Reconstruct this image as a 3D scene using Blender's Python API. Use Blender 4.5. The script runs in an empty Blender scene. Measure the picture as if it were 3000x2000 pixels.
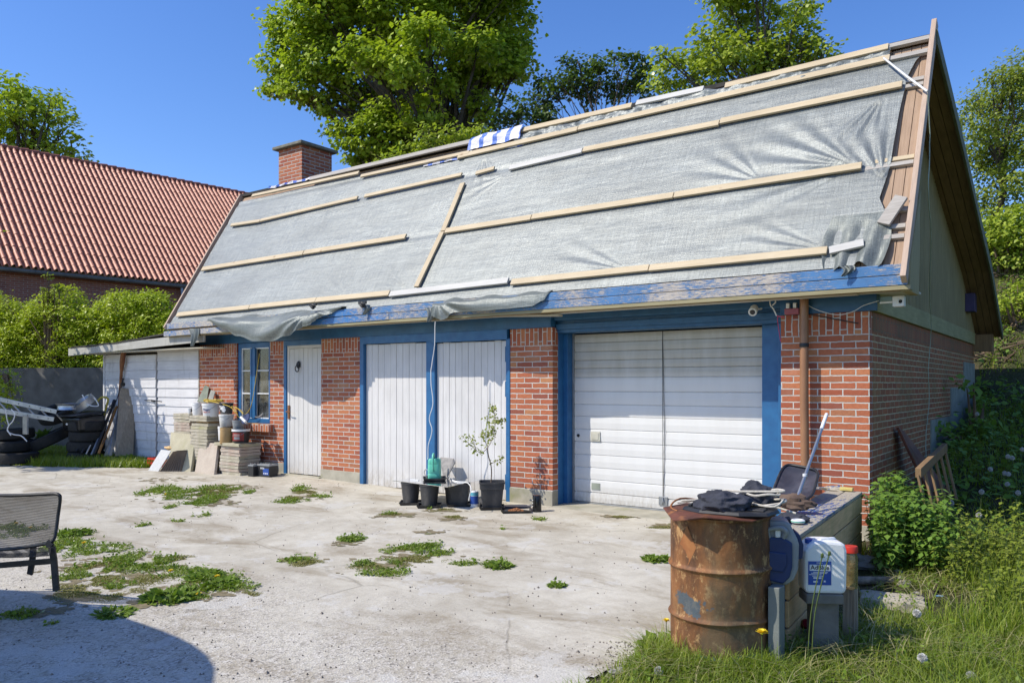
import bpy, math, random
import numpy as np
from mathutils import Vector, Matrix, noise

random.seed(7); RNG = np.random.default_rng(7)
sc = bpy.context.scene
R = math.radians

# ------------------------------------------------------------------ camera, sky, sun, exposure
YAW = math.atan2(.59, .807)
CAM = Vector((1.764, -8.271, 1.5))
cd = bpy.data.cameras.new('camera'); cam = bpy.data.objects.new('camera', cd)
sc.collection.objects.link(cam); sc.camera = cam
cam.location = CAM; cam.rotation_euler = (R(90), 0, YAW)
cd.sensor_width = 36; cd.lens = 2339/3000*36; cd.shift_y = 128/3000; cd.clip_end = 2000; cd.clip_start = .05

SUN = Vector((-.82, -1.0, 1.4)).normalized()
w = bpy.data.worlds.new('World'); sc.world = w; w.use_nodes = True
wn = w.node_tree; bg = wn.nodes['Background']
sky = wn.nodes.new('ShaderNodeTexSky'); sky.sky_type = 'NISHITA'; sky.sun_disc = False
sky.sun_elevation = math.asin(SUN.z); sky.sun_rotation = math.atan2(SUN.x, SUN.y)
sky.altitude = 0; sky.air_density = 1.0; sky.dust_density = .4; sky.ozone_density = 4.0
hs_ = wn.nodes.new('ShaderNodeHueSaturation'); hs_.inputs['Saturation'].default_value = 1.22; hs_.inputs['Value'].default_value = 1.0; hs_.inputs['Hue'].default_value = .512; wn.links.new(sky.outputs[0], hs_.inputs['Color']); wn.links.new(hs_.outputs[0], bg.inputs[0]); bg.inputs[1].default_value = .15
sd = bpy.data.lights.new('sun', 'SUN'); so = bpy.data.objects.new('sun', sd); sc.collection.objects.link(so)
sd.energy = 3.7; sd.angle = R(.5); sd.color = (1, .935, .82)
so.rotation_euler = SUN.to_track_quat('Z', 'Y').to_euler(); so.location = (0, 0, 20)
sc.view_settings.view_transform = 'Standard'; sc.view_settings.look = 'None'
sc.view_settings.gamma = 1; sc.view_settings.exposure = .42

# ------------------------------------------------------------------ measuring helpers (photo measurements onto real planes)
RV = Vector((math.cos(YAW), math.sin(YAW), 0)); FV = Vector((-math.sin(YAW), math.cos(YAW), 0)); UV = Vector((0, 0, 1))
def ray(x, y): return RV*((x-1500)/2339)+FV+UV*((1128-y)/2339)
def Wy(x, y, Y=0.): r = ray(x, y); return CAM+r*((Y-CAM.y)/r.y)
def Wx(x, y, X=0.): r = ray(x, y); return CAM+r*((X-CAM.x)/r.x)
def Wd(x, y, d): return CAM+ray(x, y)*d
def sm(a, b, t):
    t = max(0., min(1., (t-a)/(b-a))); return t*t*(3-2*t)
def gz(x, y):
    z = .03*min(y, 0.)+.06*sm(5.5, 8.5, -x)
    if x > -11.4 and y > .8:
        k = sm(-.2, .3, x) if y < 8.2 else 1.
        z += k*(.2*(min(y, 8.3)-.8)+.62*max(0, min(y, 13.)-8.3)+.1*max(0, min(y, 30)-13.))
    return z
def Wg(x, y):
    r = ray(x, y); a, b = 1., 400.
    t = 1.
    while t < 400:
        p = CAM+r*t
        if p.z < gz(p.x, p.y): break
        t += .05
    lo, hi = t-.05, t
    for _ in range(16):
        m = (lo+hi)/2; p = CAM+r*m
        if p.z < gz(p.x, p.y): hi = m
        else: lo = m
    return CAM+r*hi
# front roof slope: origin at the eave edge, S up the slope, N outward
RA = Vector((0, -.45, 2.58)); _s = Vector((0, 1.50, 2.55)); RL = _s.length; RS = _s.normalized(); RN = Vector((0, -RS.z, RS.y))
def roofp(X, v, h=0.): return Vector((X, RA.y, RA.z))+RS*v+RN*h
def Wr(x, y, h=0.):
    r = ray(x, y); o = RA+RN*h; t = (o-CAM).dot(RN)/r.dot(RN); p = CAM+r*t
    return (p.x, (p-RA).dot(RS))

# ------------------------------------------------------------------ mesh helpers
def link(o, parent=None):
    sc.collection.objects.link(o)
    if parent: o.parent = parent
    return o
def tag(o, label=None, cat=None, group=None, kind=None):
    if label: o['label'] = label
    if cat: o['category'] = cat
    if group: o['group'] = group
    if kind or cat: o['kind'] = kind or 'thing'
    return o
def thing(name, label, cat, loc=(0, 0, 0), rz=0., group=None):
    o = bpy.data.objects.new(name, None); link(o); o.location = loc; o.rotation_euler = (0, 0, rz)
    o.empty_display_size = .1
    return tag(o, label, cat, group)
def copytree(o, parent=None, **kw):
    c = o.copy(); link(c)
    if parent: c.parent = parent
    for ch in list(o.children): copytree(ch, c)
    return c

class MB:
    def __init__(s): s.v = []; s.f = []; s.uv = {}; s.M = None
    def add(s, vs, fs):
        n = len(s.v)
        for p in vs:
            p = Vector(p)
            if s.M is not None: p = s.M @ p
            s.v.append(p)
        for f in fs: s.f.append([i+n for i in f])
        return s
    def box(s, x0, x1, y0, y1, z0, z1):
        return s.add([(x0, y0, z0), (x1, y0, z0), (x1, y1, z0), (x0, y1, z0), (x0, y0, z1), (x1, y0, z1), (x1, y1, z1), (x0, y1, z1)],
                     [(0, 3, 2, 1), (4, 5, 6, 7), (0, 1, 5, 4), (1, 2, 6, 5), (2, 3, 7, 6), (3, 0, 4, 7)])
    def hexa(s, b, t):   # bottom 4, top 4 (ccw seen from above)
        return s.add(list(b)+list(t), [(0, 3, 2, 1), (4, 5, 6, 7), (0, 1, 5, 4), (1, 2, 6, 5), (2, 3, 7, 6), (3, 0, 4, 7)])
    def bar(s, p, q, w, h, up=(0, 0, 1)):  # w across, h along up
        p = Vector(p); q = Vector(q); d = (q-p).normalized(); up = Vector(up)
        a = d.cross(up).normalized(); b = a.cross(d).normalized()
        a = a*(w/2); b = b*(h/2)
        return s.hexa([p-a-b, p+a-b, q+a-b, q-a-b], [p-a+b, p+a+b, q+a+b, q-a+b])
    def tube(s, pts, r, seg=8, cap=True):
        pts = [Vector(p) for p in pts]; n = len(pts)
        rr = r if isinstance(r, (list, tuple)) else [r]*n
        up = Vector((.13, .27, .95)); rings = []
        for i, p in enumerate(pts):
            d = (pts[min(i+1, n-1)]-pts[max(i-1, 0)])
            if d.length < 1e-9: d = Vector((0, 0, 1))
            d.normalize()
            a = up-d*up.dot(d)
            if a.length < 1e-3: a = Vector((1, 0, 0))-d*d.x
            a.normalize(); up = a; b = d.cross(a)
            rings.append([p+(a*math.cos(2*math.pi*k/seg)+b*math.sin(2*math.pi*k/seg))*rr[i] for k in range(seg)])
        vs = [v for g in rings for v in g]; fs = []
        for i in range(n-1):
            for k in range(seg):
                k2 = (k+1) % seg
                fs.append((i*seg+k, i*seg+k2, (i+1)*seg+k2, (i+1)*seg+k))
        if cap: fs.append(tuple(range(seg))[::-1]); fs.append(tuple((n-1)*seg+k for k in range(seg)))
        return s.add(vs, fs)
    def lathe(s, prof, c=(0, 0, 0), seg=24, M=None, cap=True):
        vs = []; fs = []; n = len(prof); c = Vector(c)
        for (r, z) in prof:
            for k in range(seg):
                a = 2*math.pi*k/seg; p = Vector((r*math.cos(a), r*math.sin(a), z))
                if M is not None: p = M @ p
                vs.append(c+p)
        for i in range(n-1):
            for k in range(seg):
                k2 = (k+1) % seg
                fs.append((i*seg+k, i*seg+k2, (i+1)*seg+k2, (i+1)*seg+k))
        if cap: fs.append(tuple(range(seg))[::-1]); fs.append(tuple((n-1)*seg+k for k in range(seg)))
        return s.add(vs, fs)
    def grid(s, fn, nu, nv):
        vs = [fn(i/nu, j/nv) for j in range(nv+1) for i in range(nu+1)]
        fs = [(j*(nu+1)+i, j*(nu+1)+i+1, (j+1)*(nu+1)+i+1, (j+1)*(nu+1)+i) for j in range(nv) for i in range(nu)]
        return s.add(vs, fs)
    def prism(s, poly, d):   # planar polygon extruded by vector d
        n = len(poly); d = Vector(d); vs = [Vector(p) for p in poly]+[Vector(p)+d for p in poly]
        fs = [tuple(range(n)), tuple(range(2*n-1, n-1, -1))]+[(i+n, (i+1) % n+n, (i+1) % n, i) for i in range(n)]
        return s.add(vs, fs)
    def blob(s, c, r, seed=0, amp=.15, nu=12, nv=8, freq=2.):
        c = Vector(c); r = Vector(r) if not isinstance(r, (int, float)) else Vector((r, r, r))
        vs = []; fs = []
        for j in range(nv+1):
            th = math.pi*j/nv
            for i in range(nu):
                ph = 2*math.pi*i/nu; d = Vector((math.sin(th)*math.cos(ph), math.sin(th)*math.sin(ph), math.cos(th)))
                k = 1+amp*noise.noise(d*freq+Vector((seed*3.1, seed*1.7, 0)))*2
                vs.append(c+Vector((d.x*r.x, d.y*r.y, d.z*r.z))*k)
        for j in range(nv):
            for i in range(nu):
                fs.append((j*nu+i, (j+1)*nu+i, (j+1)*nu+(i+1) % nu, j*nu+(i+1) % nu))
        return s.add(vs, fs)
    def build(s, name, mat, parent=None, smooth=False, bevel=0., sub=0, soft=False):
        me = bpy.data.meshes.new(name)
        me.from_pydata([tuple(v) for v in s.v], [], s.f); me.update()
        uvl = me.uv_layers.new(name='UVMap')
        V = np.empty(len(me.vertices)*3); me.vertices.foreach_get('co', V); V = V.reshape(-1, 3)
        uv = np.empty((len(me.loops), 2))
        for p in me.polygons:
            n = p.normal; ax = max(range(3), key=lambda i: abs(n[i]))
            for li in p.loop_indices:
                c = V[me.loops[li].vertex_index]
                uv[li] = (c[1], c[2]) if ax == 0 else (c[0], c[2]) if ax == 1 else (c[0], c[1])
        uvl.data.foreach_set('uv', uv.ravel())
        if mat: me.materials.append(mat)
        if smooth: me.polygons.foreach_set('use_smooth', [True]*len(me.polygons))
        o = bpy.data.objects.new(name, me); link(o, parent)
        if bevel:
            b = o.modifiers.new('bevel', 'BEVEL'); b.width = bevel; b.segments = 2; b.limit_method = 'ANGLE'; b.angle_limit = R(40)
        if sub:
            b = o.modifiers.new('sub', 'SUBSURF'); b.levels = sub; b.render_levels = sub
        if smooth and not sub and not soft:
            try: me.set_sharp_from_angle(angle=R(38))
            except Exception: pass
        return o

def npmesh(name, V, F, mat, parent=None, rnd=None):
    V = np.asarray(V, dtype=np.float32); F = np.asarray(F, dtype=np.int32); k = F.shape[1]
    me = bpy.data.meshes.new(name)
    me.vertices.add(len(V)); me.vertices.foreach_set('co', V.ravel())
    me.loops.add(F.size); me.loops.foreach_set('vertex_index', F.ravel())
    me.polygons.add(len(F)); me.polygons.foreach_set('loop_start', np.arange(0, F.size, k, dtype=np.int32))
    me.update(calc_edges=True); me.validate()
    if rnd is not None:
        a = me.attributes.new('rnd', 'FLOAT', 'POINT'); a.data.foreach_set('value', np.asarray(rnd, dtype=np.float32))
    me.materials.append(mat)
    return link(bpy.data.objects.new(name, me), parent)

# ------------------------------------------------------------------ material helpers
class NG:
    def __init__(s, name):
        s.m = bpy.data.materials.new(name); s.m.use_nodes = True; s.t = s.m.node_tree; s.t.nodes.clear()
        s.out = s.t.nodes.new('ShaderNodeOutputMaterial')
    def n(s, typ, ins=None, **kw):
        nd = s.t.nodes.new('ShaderNode'+typ)
        for k, v in kw.items(): setattr(nd, k, v)
        for k, v in (ins or {}).items(): s.set(nd.inputs[k], v)
        return nd
    def set(s, sock, v):
        if isinstance(v, bpy.types.NodeSocket): s.t.links.new(v, sock)
        elif isinstance(v, bpy.types.Node): s.t.links.new(v.outputs[0], sock)
        else:
            if isinstance(v, (tuple, list)) and len(v) == 3 and sock.type == 'RGBA': v = (*v, 1)
            sock.default_value = v
    def coord(s, kind='Object', scale=(1, 1, 1), rot=(0, 0, 0), loc=(0, 0, 0)):
        c = s.n('TexCoord'); mp = s.n('Mapping', {'Vector': c.outputs[kind], 'Scale': scale, 'Rotation': rot, 'Location': loc})
        return mp.outputs[0]
    def noise(s, vec, scale=5, detail=4, rough=.55, dist=0.):
        return s.n('TexNoise', {'Vector': vec, 'Scale': scale, 'Detail': detail, 'Roughness': rough, 'Distortion': dist}).outputs[0]
    def ramp(s, fac, stops, interp='LINEAR'):
        r = s.n('ValToRGB', {'Fac': fac}); e = r.color_ramp.elements; r.color_ramp.interpolation = interp
        while len(e) < len(stops): e.new(.5)
        for i, (p, c) in enumerate(stops):
            e[i].position = p; e[i].color = (c, c, c, 1) if isinstance(c, (int, float)) else (*c, 1)
        return r.outputs[0]
    def mix(s, fac, a, b, mode='MIX'):
        m = s.n('Mix', data_type='RGBA', blend_type=mode)
        s.set(m.inputs[0], fac); s.set(m.inputs[6], a); s.set(m.inputs[7], b); return m.outputs[2]
    def math(s, op, a, b=0.):
        m = s.n('Math', operation=op); s.set(m.inputs[0], a); s.set(m.inputs[1], b); return m.outputs[0]
    def bump(s, h, strength=.5, dist=.01, normal=None):
        ins = {'Height': h, 'Strength': strength, 'Distance': dist}
        if normal is not None: ins['Normal'] = normal
        return s.n('Bump', ins).outputs[0]
    def principled(s, base, rough=.6, metal=0., normal=None, spec=.5, alpha=None, **kw):
        ins = {'Base Color': base, 'Roughness': rough, 'Metallic': metal, 'Specular IOR Level': spec}
        if normal is not None: ins['Normal'] = normal
        if alpha is not None: ins['Alpha'] = alpha
        ins.update(kw)
        p = s.n('BsdfPrincipled', ins); s.t.links.new(p.outputs[0], s.out.inputs[0]); return s.m

def pm(name, c1, c2=None, scale=6, rough=.6, metal=0., bump=.25, bscale=60, bd=.003, stretch=(1, 1, 1), spec=.4, c3=None, s3=2.5, r3=(.55, .7), stops=(.35, .65), detail=5):
    g = NG(name); v = g.coord('Object', stretch)
    c2 = c2 or tuple(x*.75 for x in c1)
    col = g.ramp(g.noise(v, scale, detail), [(stops[0], c1), (stops[1], c2)])
    if c3: col = g.mix(g.ramp(g.noise(v, s3, 5, .6), [(r3[0], 0), (r3[1], 1)]), col, c3)
    rv = g.ramp(g.noise(v, scale*2, 4), [(.3, max(0, rough-.08)), (.7, min(1, rough+.08))])
    return g.principled(col, rv, metal, g.bump(g.noise(v, bscale, 6), bump, bd) if bump else None, spec)

def brick(name, ramp, mortar, uvsrc='UV', swap=False, bw=.24, rh=.0667, ms=.0062, dirt=None, ghost=0., off=(0, 0, 0)):
    g = NG(name)
    v = g.coord(uvsrc, (1, 1, 1), (0, 0, R(90)) if swap else (0, 0, 0), off)
    wob = g.noise(v, 14, 3); vv = g.n('MixRGB', {'Fac': .012, 'Color1': v, 'Color2': g.n('TexNoise', {'Vector': v, 'Scale': 17.}).outputs[1]}, blend_type='ADD').outputs[0]
    b = g.n('TexBrick', {'Vector': vv, 'Color1': (0, 0, 0), 'Color2': (1, 1, 1), 'Mortar': (.5, .5, .5), 'Scale': 1., 'Mortar Size': ms, 'Mortar Smooth': .25,
                         'Bias': 0., 'Brick Width': bw, 'Row Height': rh})
    b.offset = .5; b.squash = 1
    st = [(i/(len(ramp)-1), c) for i, c in enumerate(ramp)]
    col = g.ramp(b.outputs[0], st)
    col = g.mix(g.ramp(g.noise(v, 30, 5, .65), [(.4, 0), (.75, .45)]), col, tuple(x*.55 for x in ramp[0]))
    mcol = g.ramp(g.noise(v, 9, 4), [(.3, mortar), (.7, tuple(x*.72 for x in mortar))])
    fac = b.outputs[1]
    if ghost: 
        sm_ = g.ramp(g.noise(v, 2.2, 6, .7), [(.55, 0), (.75, ghost)])
        col = g.mix(sm_, col, mortar)
    col = g.mix(fac, col, mcol)
    if dirt: col = g.mix(g.ramp(g.noise(v, 1.1, 5, .6), [(.42, 0), (.68, dirt[1])]), col, dirt[0])
    h = g.math('SUBTRACT', g.math('MULTIPLY', g.noise(v, 90, 5), .25), fac)
    return g.principled(col, g.ramp(fac, [(0, .75), (1, .95)]), 0, g.bump(h, .8, .006), .3)

RED = [(.40, .115, .055), (.46, .15, .07), (.34, .09, .045), (.50, .19, .085), (.43, .13, .062), (.26, .075, .05), (.48, .215, .095)]
mBrick = brick('red_brick', RED, (.62, .60, .55), ghost=.12)
mBrickSol = brick('red_brick_soldier', RED, (.62, .60, .55), swap=True)
OL = [(.38, .125, .055), (.41, .14, .06), (.31, .10, .05), (.37, .165, .07), (.28, .115, .06)]
mBrickSide = brick('stained_side_brick', OL, (.66, .55, .33), ms=.0068, dirt=((.19, .15, .065), .4))
mBrickSideSol = brick('stained_side_brick_soldier', OL, (.22, .2, .13), swap=True, dirt=((.085, .078, .042), .45))
mBrickN = brick('brown_brick', [(.34, .125, .08), (.40, .15, .095), (.29, .10, .07), (.37, .14, .085)], (.50, .42, .36))
mBrickCh = brick('chimney_brick', RED[:4]+[(.3, .06, .04)], (.56, .50, .44), ms=.008, dirt=((.14, .08, .06), .25))
mPlinth = pm('plinth_concrete', (.42, .39, .31), (.30, .28, .22), 4, .9, bump=.4, bscale=40, c3=(.26, .26, .15), s3=2.2)
mBlue = pm('blue_paint', (.022, .105, .225), (.018, .085, .185), 8, .42, bump=.12, bscale=50, spec=.45, c3=(.03, .13, .26), s3=3)
mBlueT = pm('blue_trim', (.025, .135, .31), (.02, .105, .255), 8, .4, bump=.12, bscale=50, spec=.45)

def peel(name, paint, wood, amt=.5, st=(1.2, 14, 14)):
    g = NG(name); v = g.coord('Object', st); v2 = g.coord('Object')
    wd = g.ramp(g.noise(g.coord('Object', (1, 30, 30)), 6, 6, .65), [(.3, wood), (.7, tuple(x*.6 for x in wood))])
    k = g.noise(v, 5.5, 9, .75); k2 = g.noise(v2, 1.1, 3)
    f = g.math('ADD', k, g.math('MULTIPLY', g.math('SUBTRACT', k2, .5), .55))
    m = g.ramp(f, [(amt, 0), (amt+.025, 1)])
    pc = g.ramp(g.noise(v2, 5, 5), [(.35, paint), (.7, tuple(x*1.35 for x in paint))])
    return g.principled(g.mix(m, pc, wd), g.ramp(m, [(0, .4), (1, .85)]), 0, g.bump(g.math('SUBTRACT', g.math('MULTIPLY', g.noise(v, 14, 6), .4), m), .6, .004), .4)
mPeel = peel('peeling_blue_paint', (.06, .16, .33), (.60, .54, .47), .532, (2.4, 26, 26))
mPeel2 = peel('badly_peeling_blue_paint', (.04, .15, .36), (.56, .51, .44), .50, (2.2, 24, 24))
mPeelTop = peel('peeling_blue_plank', (.035, .10, .27), (.50, .44, .34), .46, (8, 1.5, 8))

def boards(name, c1, c2, stretch, rough=.6, knots=None, bump=.3, spec=.3, grime=None, foot=None):
    g = NG(name); v = g.coord('Object', stretch)
    n1 = g.noise(v, 3, 8, .62, .6); col = g.ramp(n1, [(.3, c1), (.7, c2)])
    if knots:
        vo = g.n('TexVoronoi', {'Vector': g.coord('Object', tuple(min(1.6, s*.5+.6) for s in stretch)), 'Scale': knots[0], 'Randomness': 1.})
        col = g.mix(g.ramp(vo.outputs[0], [(.0, 1), (knots[1], .55), (knots[1]*2.2, 0)]), col, knots[2])
    col = g.mix(g.ramp(g.noise(g.coord('Object'), 1.7, 4), [(.35, 0), (.8, .35)]), col, tuple(x*.6 for x in c2))
    if grime: col = g.mix(g.ramp(g.noise(g.coord('Object', (3, 3, .6)), 2.4, 6, .65), [(grime[1], 0), (grime[1]+.25, grime[2])]), col, grime[0])
    if foot: col = g.mix(g.math('MULTIPLY', g.n('MapRange', {'Value': g.n('SeparateXYZ', {'Vector': g.coord('Object')}).outputs[2], 'From Min': .34, 'From Max': .02}).outputs[0], g.ramp(g.noise(g.coord('Object', (7, 7, 3)), 4, 6, .7), [(.38, .05), (.68, .85)])), col, foot)
    return g.principled(col, rough, 0, g.bump(g.noise(v, 9, 7, .7), bump, .003), spec)
mPine = boards('new_pine', (.60, .50, .34), (.50, .39, .24), (1, 22, 22), .6, (2.2, .045, (.22, .11, .05)))
mPineV = boards('new_pine_vertical', (.58, .48, .32), (.48, .37, .23), (22, 1.2, 1.2), .6, (2.2, .04, (.22, .11, .05)))
mGreyW = boards('grey_weathered_wood', (.50, .46, .41), (.33, .30, .26), (1, 24, 24), .8)
mWhiteW = boards('white_painted_board', (.60, .585, .54), (.50, .48, .44), (1, 20, 20), .6)
mUnder = boards('brown_underlay_board', (.44, .31, .21), (.31, .21, .14), (20, 1, 1), .8)
mUnder2 = boards('salmon_barge_board', (.56, .42, .32), (.42, .31, .23), (20, 1.5, 1.5), .7)
mGable = boards('grey_green_gable_board', (.42, .35, .19), (.27, .23, .12), (14, 14, .8), .85, bump=.5)
mSoffit = boards('dark_brown_soffit', (.32, .20, .10), (.19, .12, .06), (9, 1, 1), .85)
mBeam = boards('mossy_beam', (.42, .37, .19), (.30, .275, .13), (9, 1, 9), .9)
mSoffW = boards('dirty_white_soffit', (.60, .57, .48), (.44, .41, .31), (1, 14, 14), .8)
mDoorW = boards('white_painted_door', (.71, .695, .68), (.61, .595, .58), (12, 12, .7), .55, bump=.15, grime=((.40, .38, .34), .60, .5), foot=(.34, .29, .22))
mDoorCream = boards('cream_painted_door', (.68, .665, .64), (.59, .575, .55), (12, 12, .7), .55, bump=.15, grime=((.42, .36, .29), .6, .5), foot=(.38, .31, .22))
mShedW = boards('white_shed_plank', (.74, .73, .73), (.58, .57, .58), (.8, 12, 12), .7, bump=.25, grime=((.26, .24, .22), .56, .6))
mOldPlank = boards('old_grey_brown_plank', (.40, .33, .24), (.24, .19, .14), (14, 14, .7), .85, bump=.5)
mPlanter = boards('mossy_planter_board', (.86, .56, .29), (.58, .38, .18), (12, 1, 12), .9, bump=.7, grime=((.34, .30, .12), .5, .5))
mNavy = pm('navy_paint', (.02, .035, .09), (.03, .05, .12), 6, .5)
def slabmat(name, c1, c2, c3):
    g = NG(name); v = g.coord('Object')
    col = g.ramp(g.noise(v, 5, 6, .6), [(.35, c1), (.65, c2)])
    col = g.mix(g.ramp(g.noise(v, 2.3, 5, .65), [(.5, 0), (.72, .7)]), col, c3)
    col = g.mix(g.ramp(g.noise(v, 120, 2), [(.35, .5), (.5, 0)]), col, tuple(x*.5 for x in c2))
    return g.principled(col, .92, 0, g.bump(g.noise(v, 70, 6, .7), .7, .005), .2)
mSlab = slabmat('paving_concrete', (.52, .47, .375), (.43, .39, .31), (.37, .34, .22))
mSlabY = slabmat('mossy_paving_concrete', (.50, .46, .33), (.42, .38, .27), (.35, .35, .15))
mSlabP = slabmat('pinkish_paving_concrete', (.52, .45, .37), (.46, .39, .32), (.40, .27, .21))
mSlateW = slabmat('pale_fibre_sheet', (.62, .62, .61), (.55, .55, .54), (.5, .5, .48))
mSlateD = slabmat('dark_fibre_sheet', (.20, .17, .15), (.13, .11, .10), (.24, .2, .17))
# garage door
def garagemat():
    g = NG('white_sectional_door'); v = g.coord('Object')
    z = g.n('SeparateXYZ', {'Vector': v}).outputs[2]
    st = g.noise(g.coord('Object', (2.4, 1, .45)), 2.6, 6, .6)
    top = g.math('MULTIPLY', g.ramp(z, [(0, 0), (.5, 1)]), 1.)
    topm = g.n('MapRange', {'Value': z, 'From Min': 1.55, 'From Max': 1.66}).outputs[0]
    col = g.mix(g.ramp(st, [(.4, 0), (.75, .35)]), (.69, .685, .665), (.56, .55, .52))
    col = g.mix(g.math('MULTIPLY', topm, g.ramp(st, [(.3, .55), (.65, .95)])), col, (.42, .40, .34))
    col = g.mix(g.math('MULTIPLY', g.n('MapRange', {'Value': z, 'From Min': .30, 'From Max': .0}).outputs[0], g.ramp(g.noise(g.coord('Object', (9, 1, 3)), 3, 6, .7), [(.35, .15), (.7, .9)])), col, (.36, .32, .25))
    return g.principled(col, .45, 0, g.bump(g.noise(v, 160, 3), .12, .002), .45)
mGarage = garagemat()
def tarpmat(name, base, sp=.5):
    g = NG(name)
    a = g.noise(g.coord('Object', (2.2, 60, 60)), 1.5, 5, .65); b = g.noise(g.coord('Object', (70, 2.2, 2.2)), 1.5, 5, .65)
    c = g.noise(g.coord('Object', (45, 70, 70)), 1.6, 3, .7)
    lo = g.noise(g.coord('Object', (.6, 1.6, 1.6)), 1.5, 5, .6)
    w_ = g.math('ADD', g.math('MULTIPLY', a, .42), g.math('MULTIPLY', b, .42)); w_ = g.math('ADD', w_, g.math('MULTIPLY', c, .35))
    col = g.mix(g.ramp(w_, [(.50, 0), (.70, 1)]), tuple(x*.84 for x in base), tuple(min(1, x*1.6) for x in base))
    col = g.mix(g.ramp(lo, [(.38, 0), (.66, .45)]), col, tuple(x*.70 for x in base))
    nrm = g.bump(w_, .7, .009, g.bump(g.noise(g.coord('Object', (1.2, 5, 5)), 2.0, 5, .6), .22, .03))
    return g.principled(col, g.ramp(c, [(.35, .33), (.65, .50)]), .2, nrm, .5)
mTarp = tarpmat('silver_grey_tarpaulin', (.185, .20, .194))
mTarpD = tarpmat('grey_green_tarpaulin', (.15, .165, .152))
def stripemat():
    g = NG('blue_white_striped_sheet'); v = g.coord('Object')
    x = g.n('SeparateXYZ', {'Vector': v}).outputs[0]
    s = g.math('SINE', g.math('MULTIPLY', x, 26.), 0)
    m = g.ramp(g.math('ADD', s, g.noise(v, 6, 3)), [(.9, 0), (.98, 1)])
    return g.principled(g.mix(m, (.70, .68, .72), (.08, .17, .55)), .45, 0, g.bump(g.noise(v, 18, 5), .7, .02), .4)
mStripe = stripemat()
mBlack = pm('black_plastic', (.018, .018, .02), (.03, .03, .032), 6, .45, bump=.1, c3=(.07, .065, .06), s3=4)
mBlackGloss = pm('glossy_black_plastic', (.012, .012, .013), (.02, .02, .02), 6, .18, bump=.03)
mPot = pm('dusty_black_pot', (.035, .035, .038), (.06, .058, .057), 5, .55, bump=.2, c3=(.11, .10, .09), s3=5, stretch=(1, 1, .5))
mRubber = pm('tyre_rubber', (.012, .012, .012), (.022, .021, .02), 10, .75, bump=1., bscale=24, bd=.012)
mMetal = pm('dull_aluminium', (.55, .56, .57), (.42, .43, .44), 8, .38, .85, bump=.1)
mSteel = pm('grey_steel', (.35, .36, .37), (.25, .26, .27), 8, .42, .6, bump=.1)
mDarkMet = pm('dark_metal', (.045, .045, .045), (.03, .03, .032), 10, .45, .5)
mRustPipe = pm('rusty_pipe', (.16, .06, .03), (.28, .13, .05), 12, .8, bump=.4)
mOrangeTool = pm('orange_brown_tool', (.42, .19, .05), (.22, .10, .03), 9, .7)
mBrownPipe = pm('brown_downpipe', (.30, .15, .075), (.26, .125, .062), 4, .38, bump=.05, spec=.5)
mWhiteP = pm('white_plastic', (.78, .78, .77), (.70, .70, .69), 6, .35, bump=.05)
mDirtyWhiteP = pm('dirty_white_plastic', (.66, .66, .64), (.52, .51, .47), 7, .5, c3=(.35, .33, .28))
mOchre = pm('ochre_stained_plastic', (.50, .36, .18), (.36, .22, .09), 6, .5, stretch=(1, 1, .4))
mBoxG = pm('grey_green_box', (.20, .215, .20), (.15, .16, .15), 5, .5)
mDirtyWhiteW = boards('dirty_white_fascia', (.52, .51, .47), (.38, .37, .33), (1, 18, 18), .8, grime=((.22, .22, .18), .5, .6))
mGreyP = pm('grey_plastic', (.29, .30, .30), (.22, .23, .235), 6, .45)
mRedLabel = pm('dark_red_label', (.30, .035, .025), (.24, .025, .02), 6, .4)
mRed = pm('red_plastic', (.55, .035, .02), (.45, .03, .02), 6, .4)
mPink = pm('dusty_pink_plastic', (.36, .10, .12), (.3, .08, .1), 6, .5)
mBlueLabel = pm('blue_label', (.02, .07, .34), (.025, .08, .30), 6, .4)
mSky = pm('light_blue_label', (.10, .38, .48), (.08, .30, .42), 9, .4)
mNavyP = pm('navy_plastic', (.015, .03, .10), (.02, .04, .12), 6, .42)
mGreen = pm('mint_green_plastic', (.12, .50, .36), (.10, .44, .32), 4, .38, bump=.05, spec=.5)
mYellow = pm('yellow_cable', (.62, .45, .06), (.52, .36, .05), 6, .45)
mWhiteCord = pm('white_cord', (.75, .75, .74), (.66, .66, .64), 6, .5)
mPurp = pm('purple_plastic', (.07, .05, .14), (.05, .04, .1), 6, .5)
mCloth = pm('faded_black_cloth', (.03, .032, .042), (.055, .058, .075), 9, .95, bump=1., bscale=16, bd=.022)
mRope = pm('pale_rope', (.60, .56, .48), (.45, .41, .34), 60, .8, bump=.6, bscale=160)
mBark = pm('bark', (.10, .08, .06), (.055, .045, .035), 9, .95, bump=.9, bscale=22, bd=.02, stretch=(1, 1, .35))
mStem = pm('green_stem', (.09, .13, .03), (.06, .09, .02), 9, .7)
mTwig = pm('brown_twig', (.20, .14, .09), (.13, .09, .06), 9, .85)
mStone = pm('grey_stone', (.34, .32, .30), (.22, .21, .20), 12, .9, bump=.6)
mSoil = pm('dark_soil', (.06, .045, .03), (.11, .085, .06), 12, .95, bump=.9, bscale=30, bd=.02)
mRedBoard = pm('reddish_brown_board', (.20, .075, .05), (.16, .06, .04), 3, .5)
mKibble = pm('orange_brown_pellets', (.38, .17, .07), (.25, .10, .04), 60, .8)
mGrub = pm('pale_block', (.19, .178, .155), (.13, .122, .105), 9, .9, bump=.6)
mCap = pm('mossy_stone_cap', (.22, .21, .16), (.15, .14, .11), 9, .95, bump=.6)
mFelt = pm('roof_felt', (.035, .033, .03), (.06, .055, .05), 12, .9, bump=.7)
mYellowFlower = pm('dandelion_yellow', (.86, .66, .03), (.80, .58, .02), 40, .6)
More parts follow.
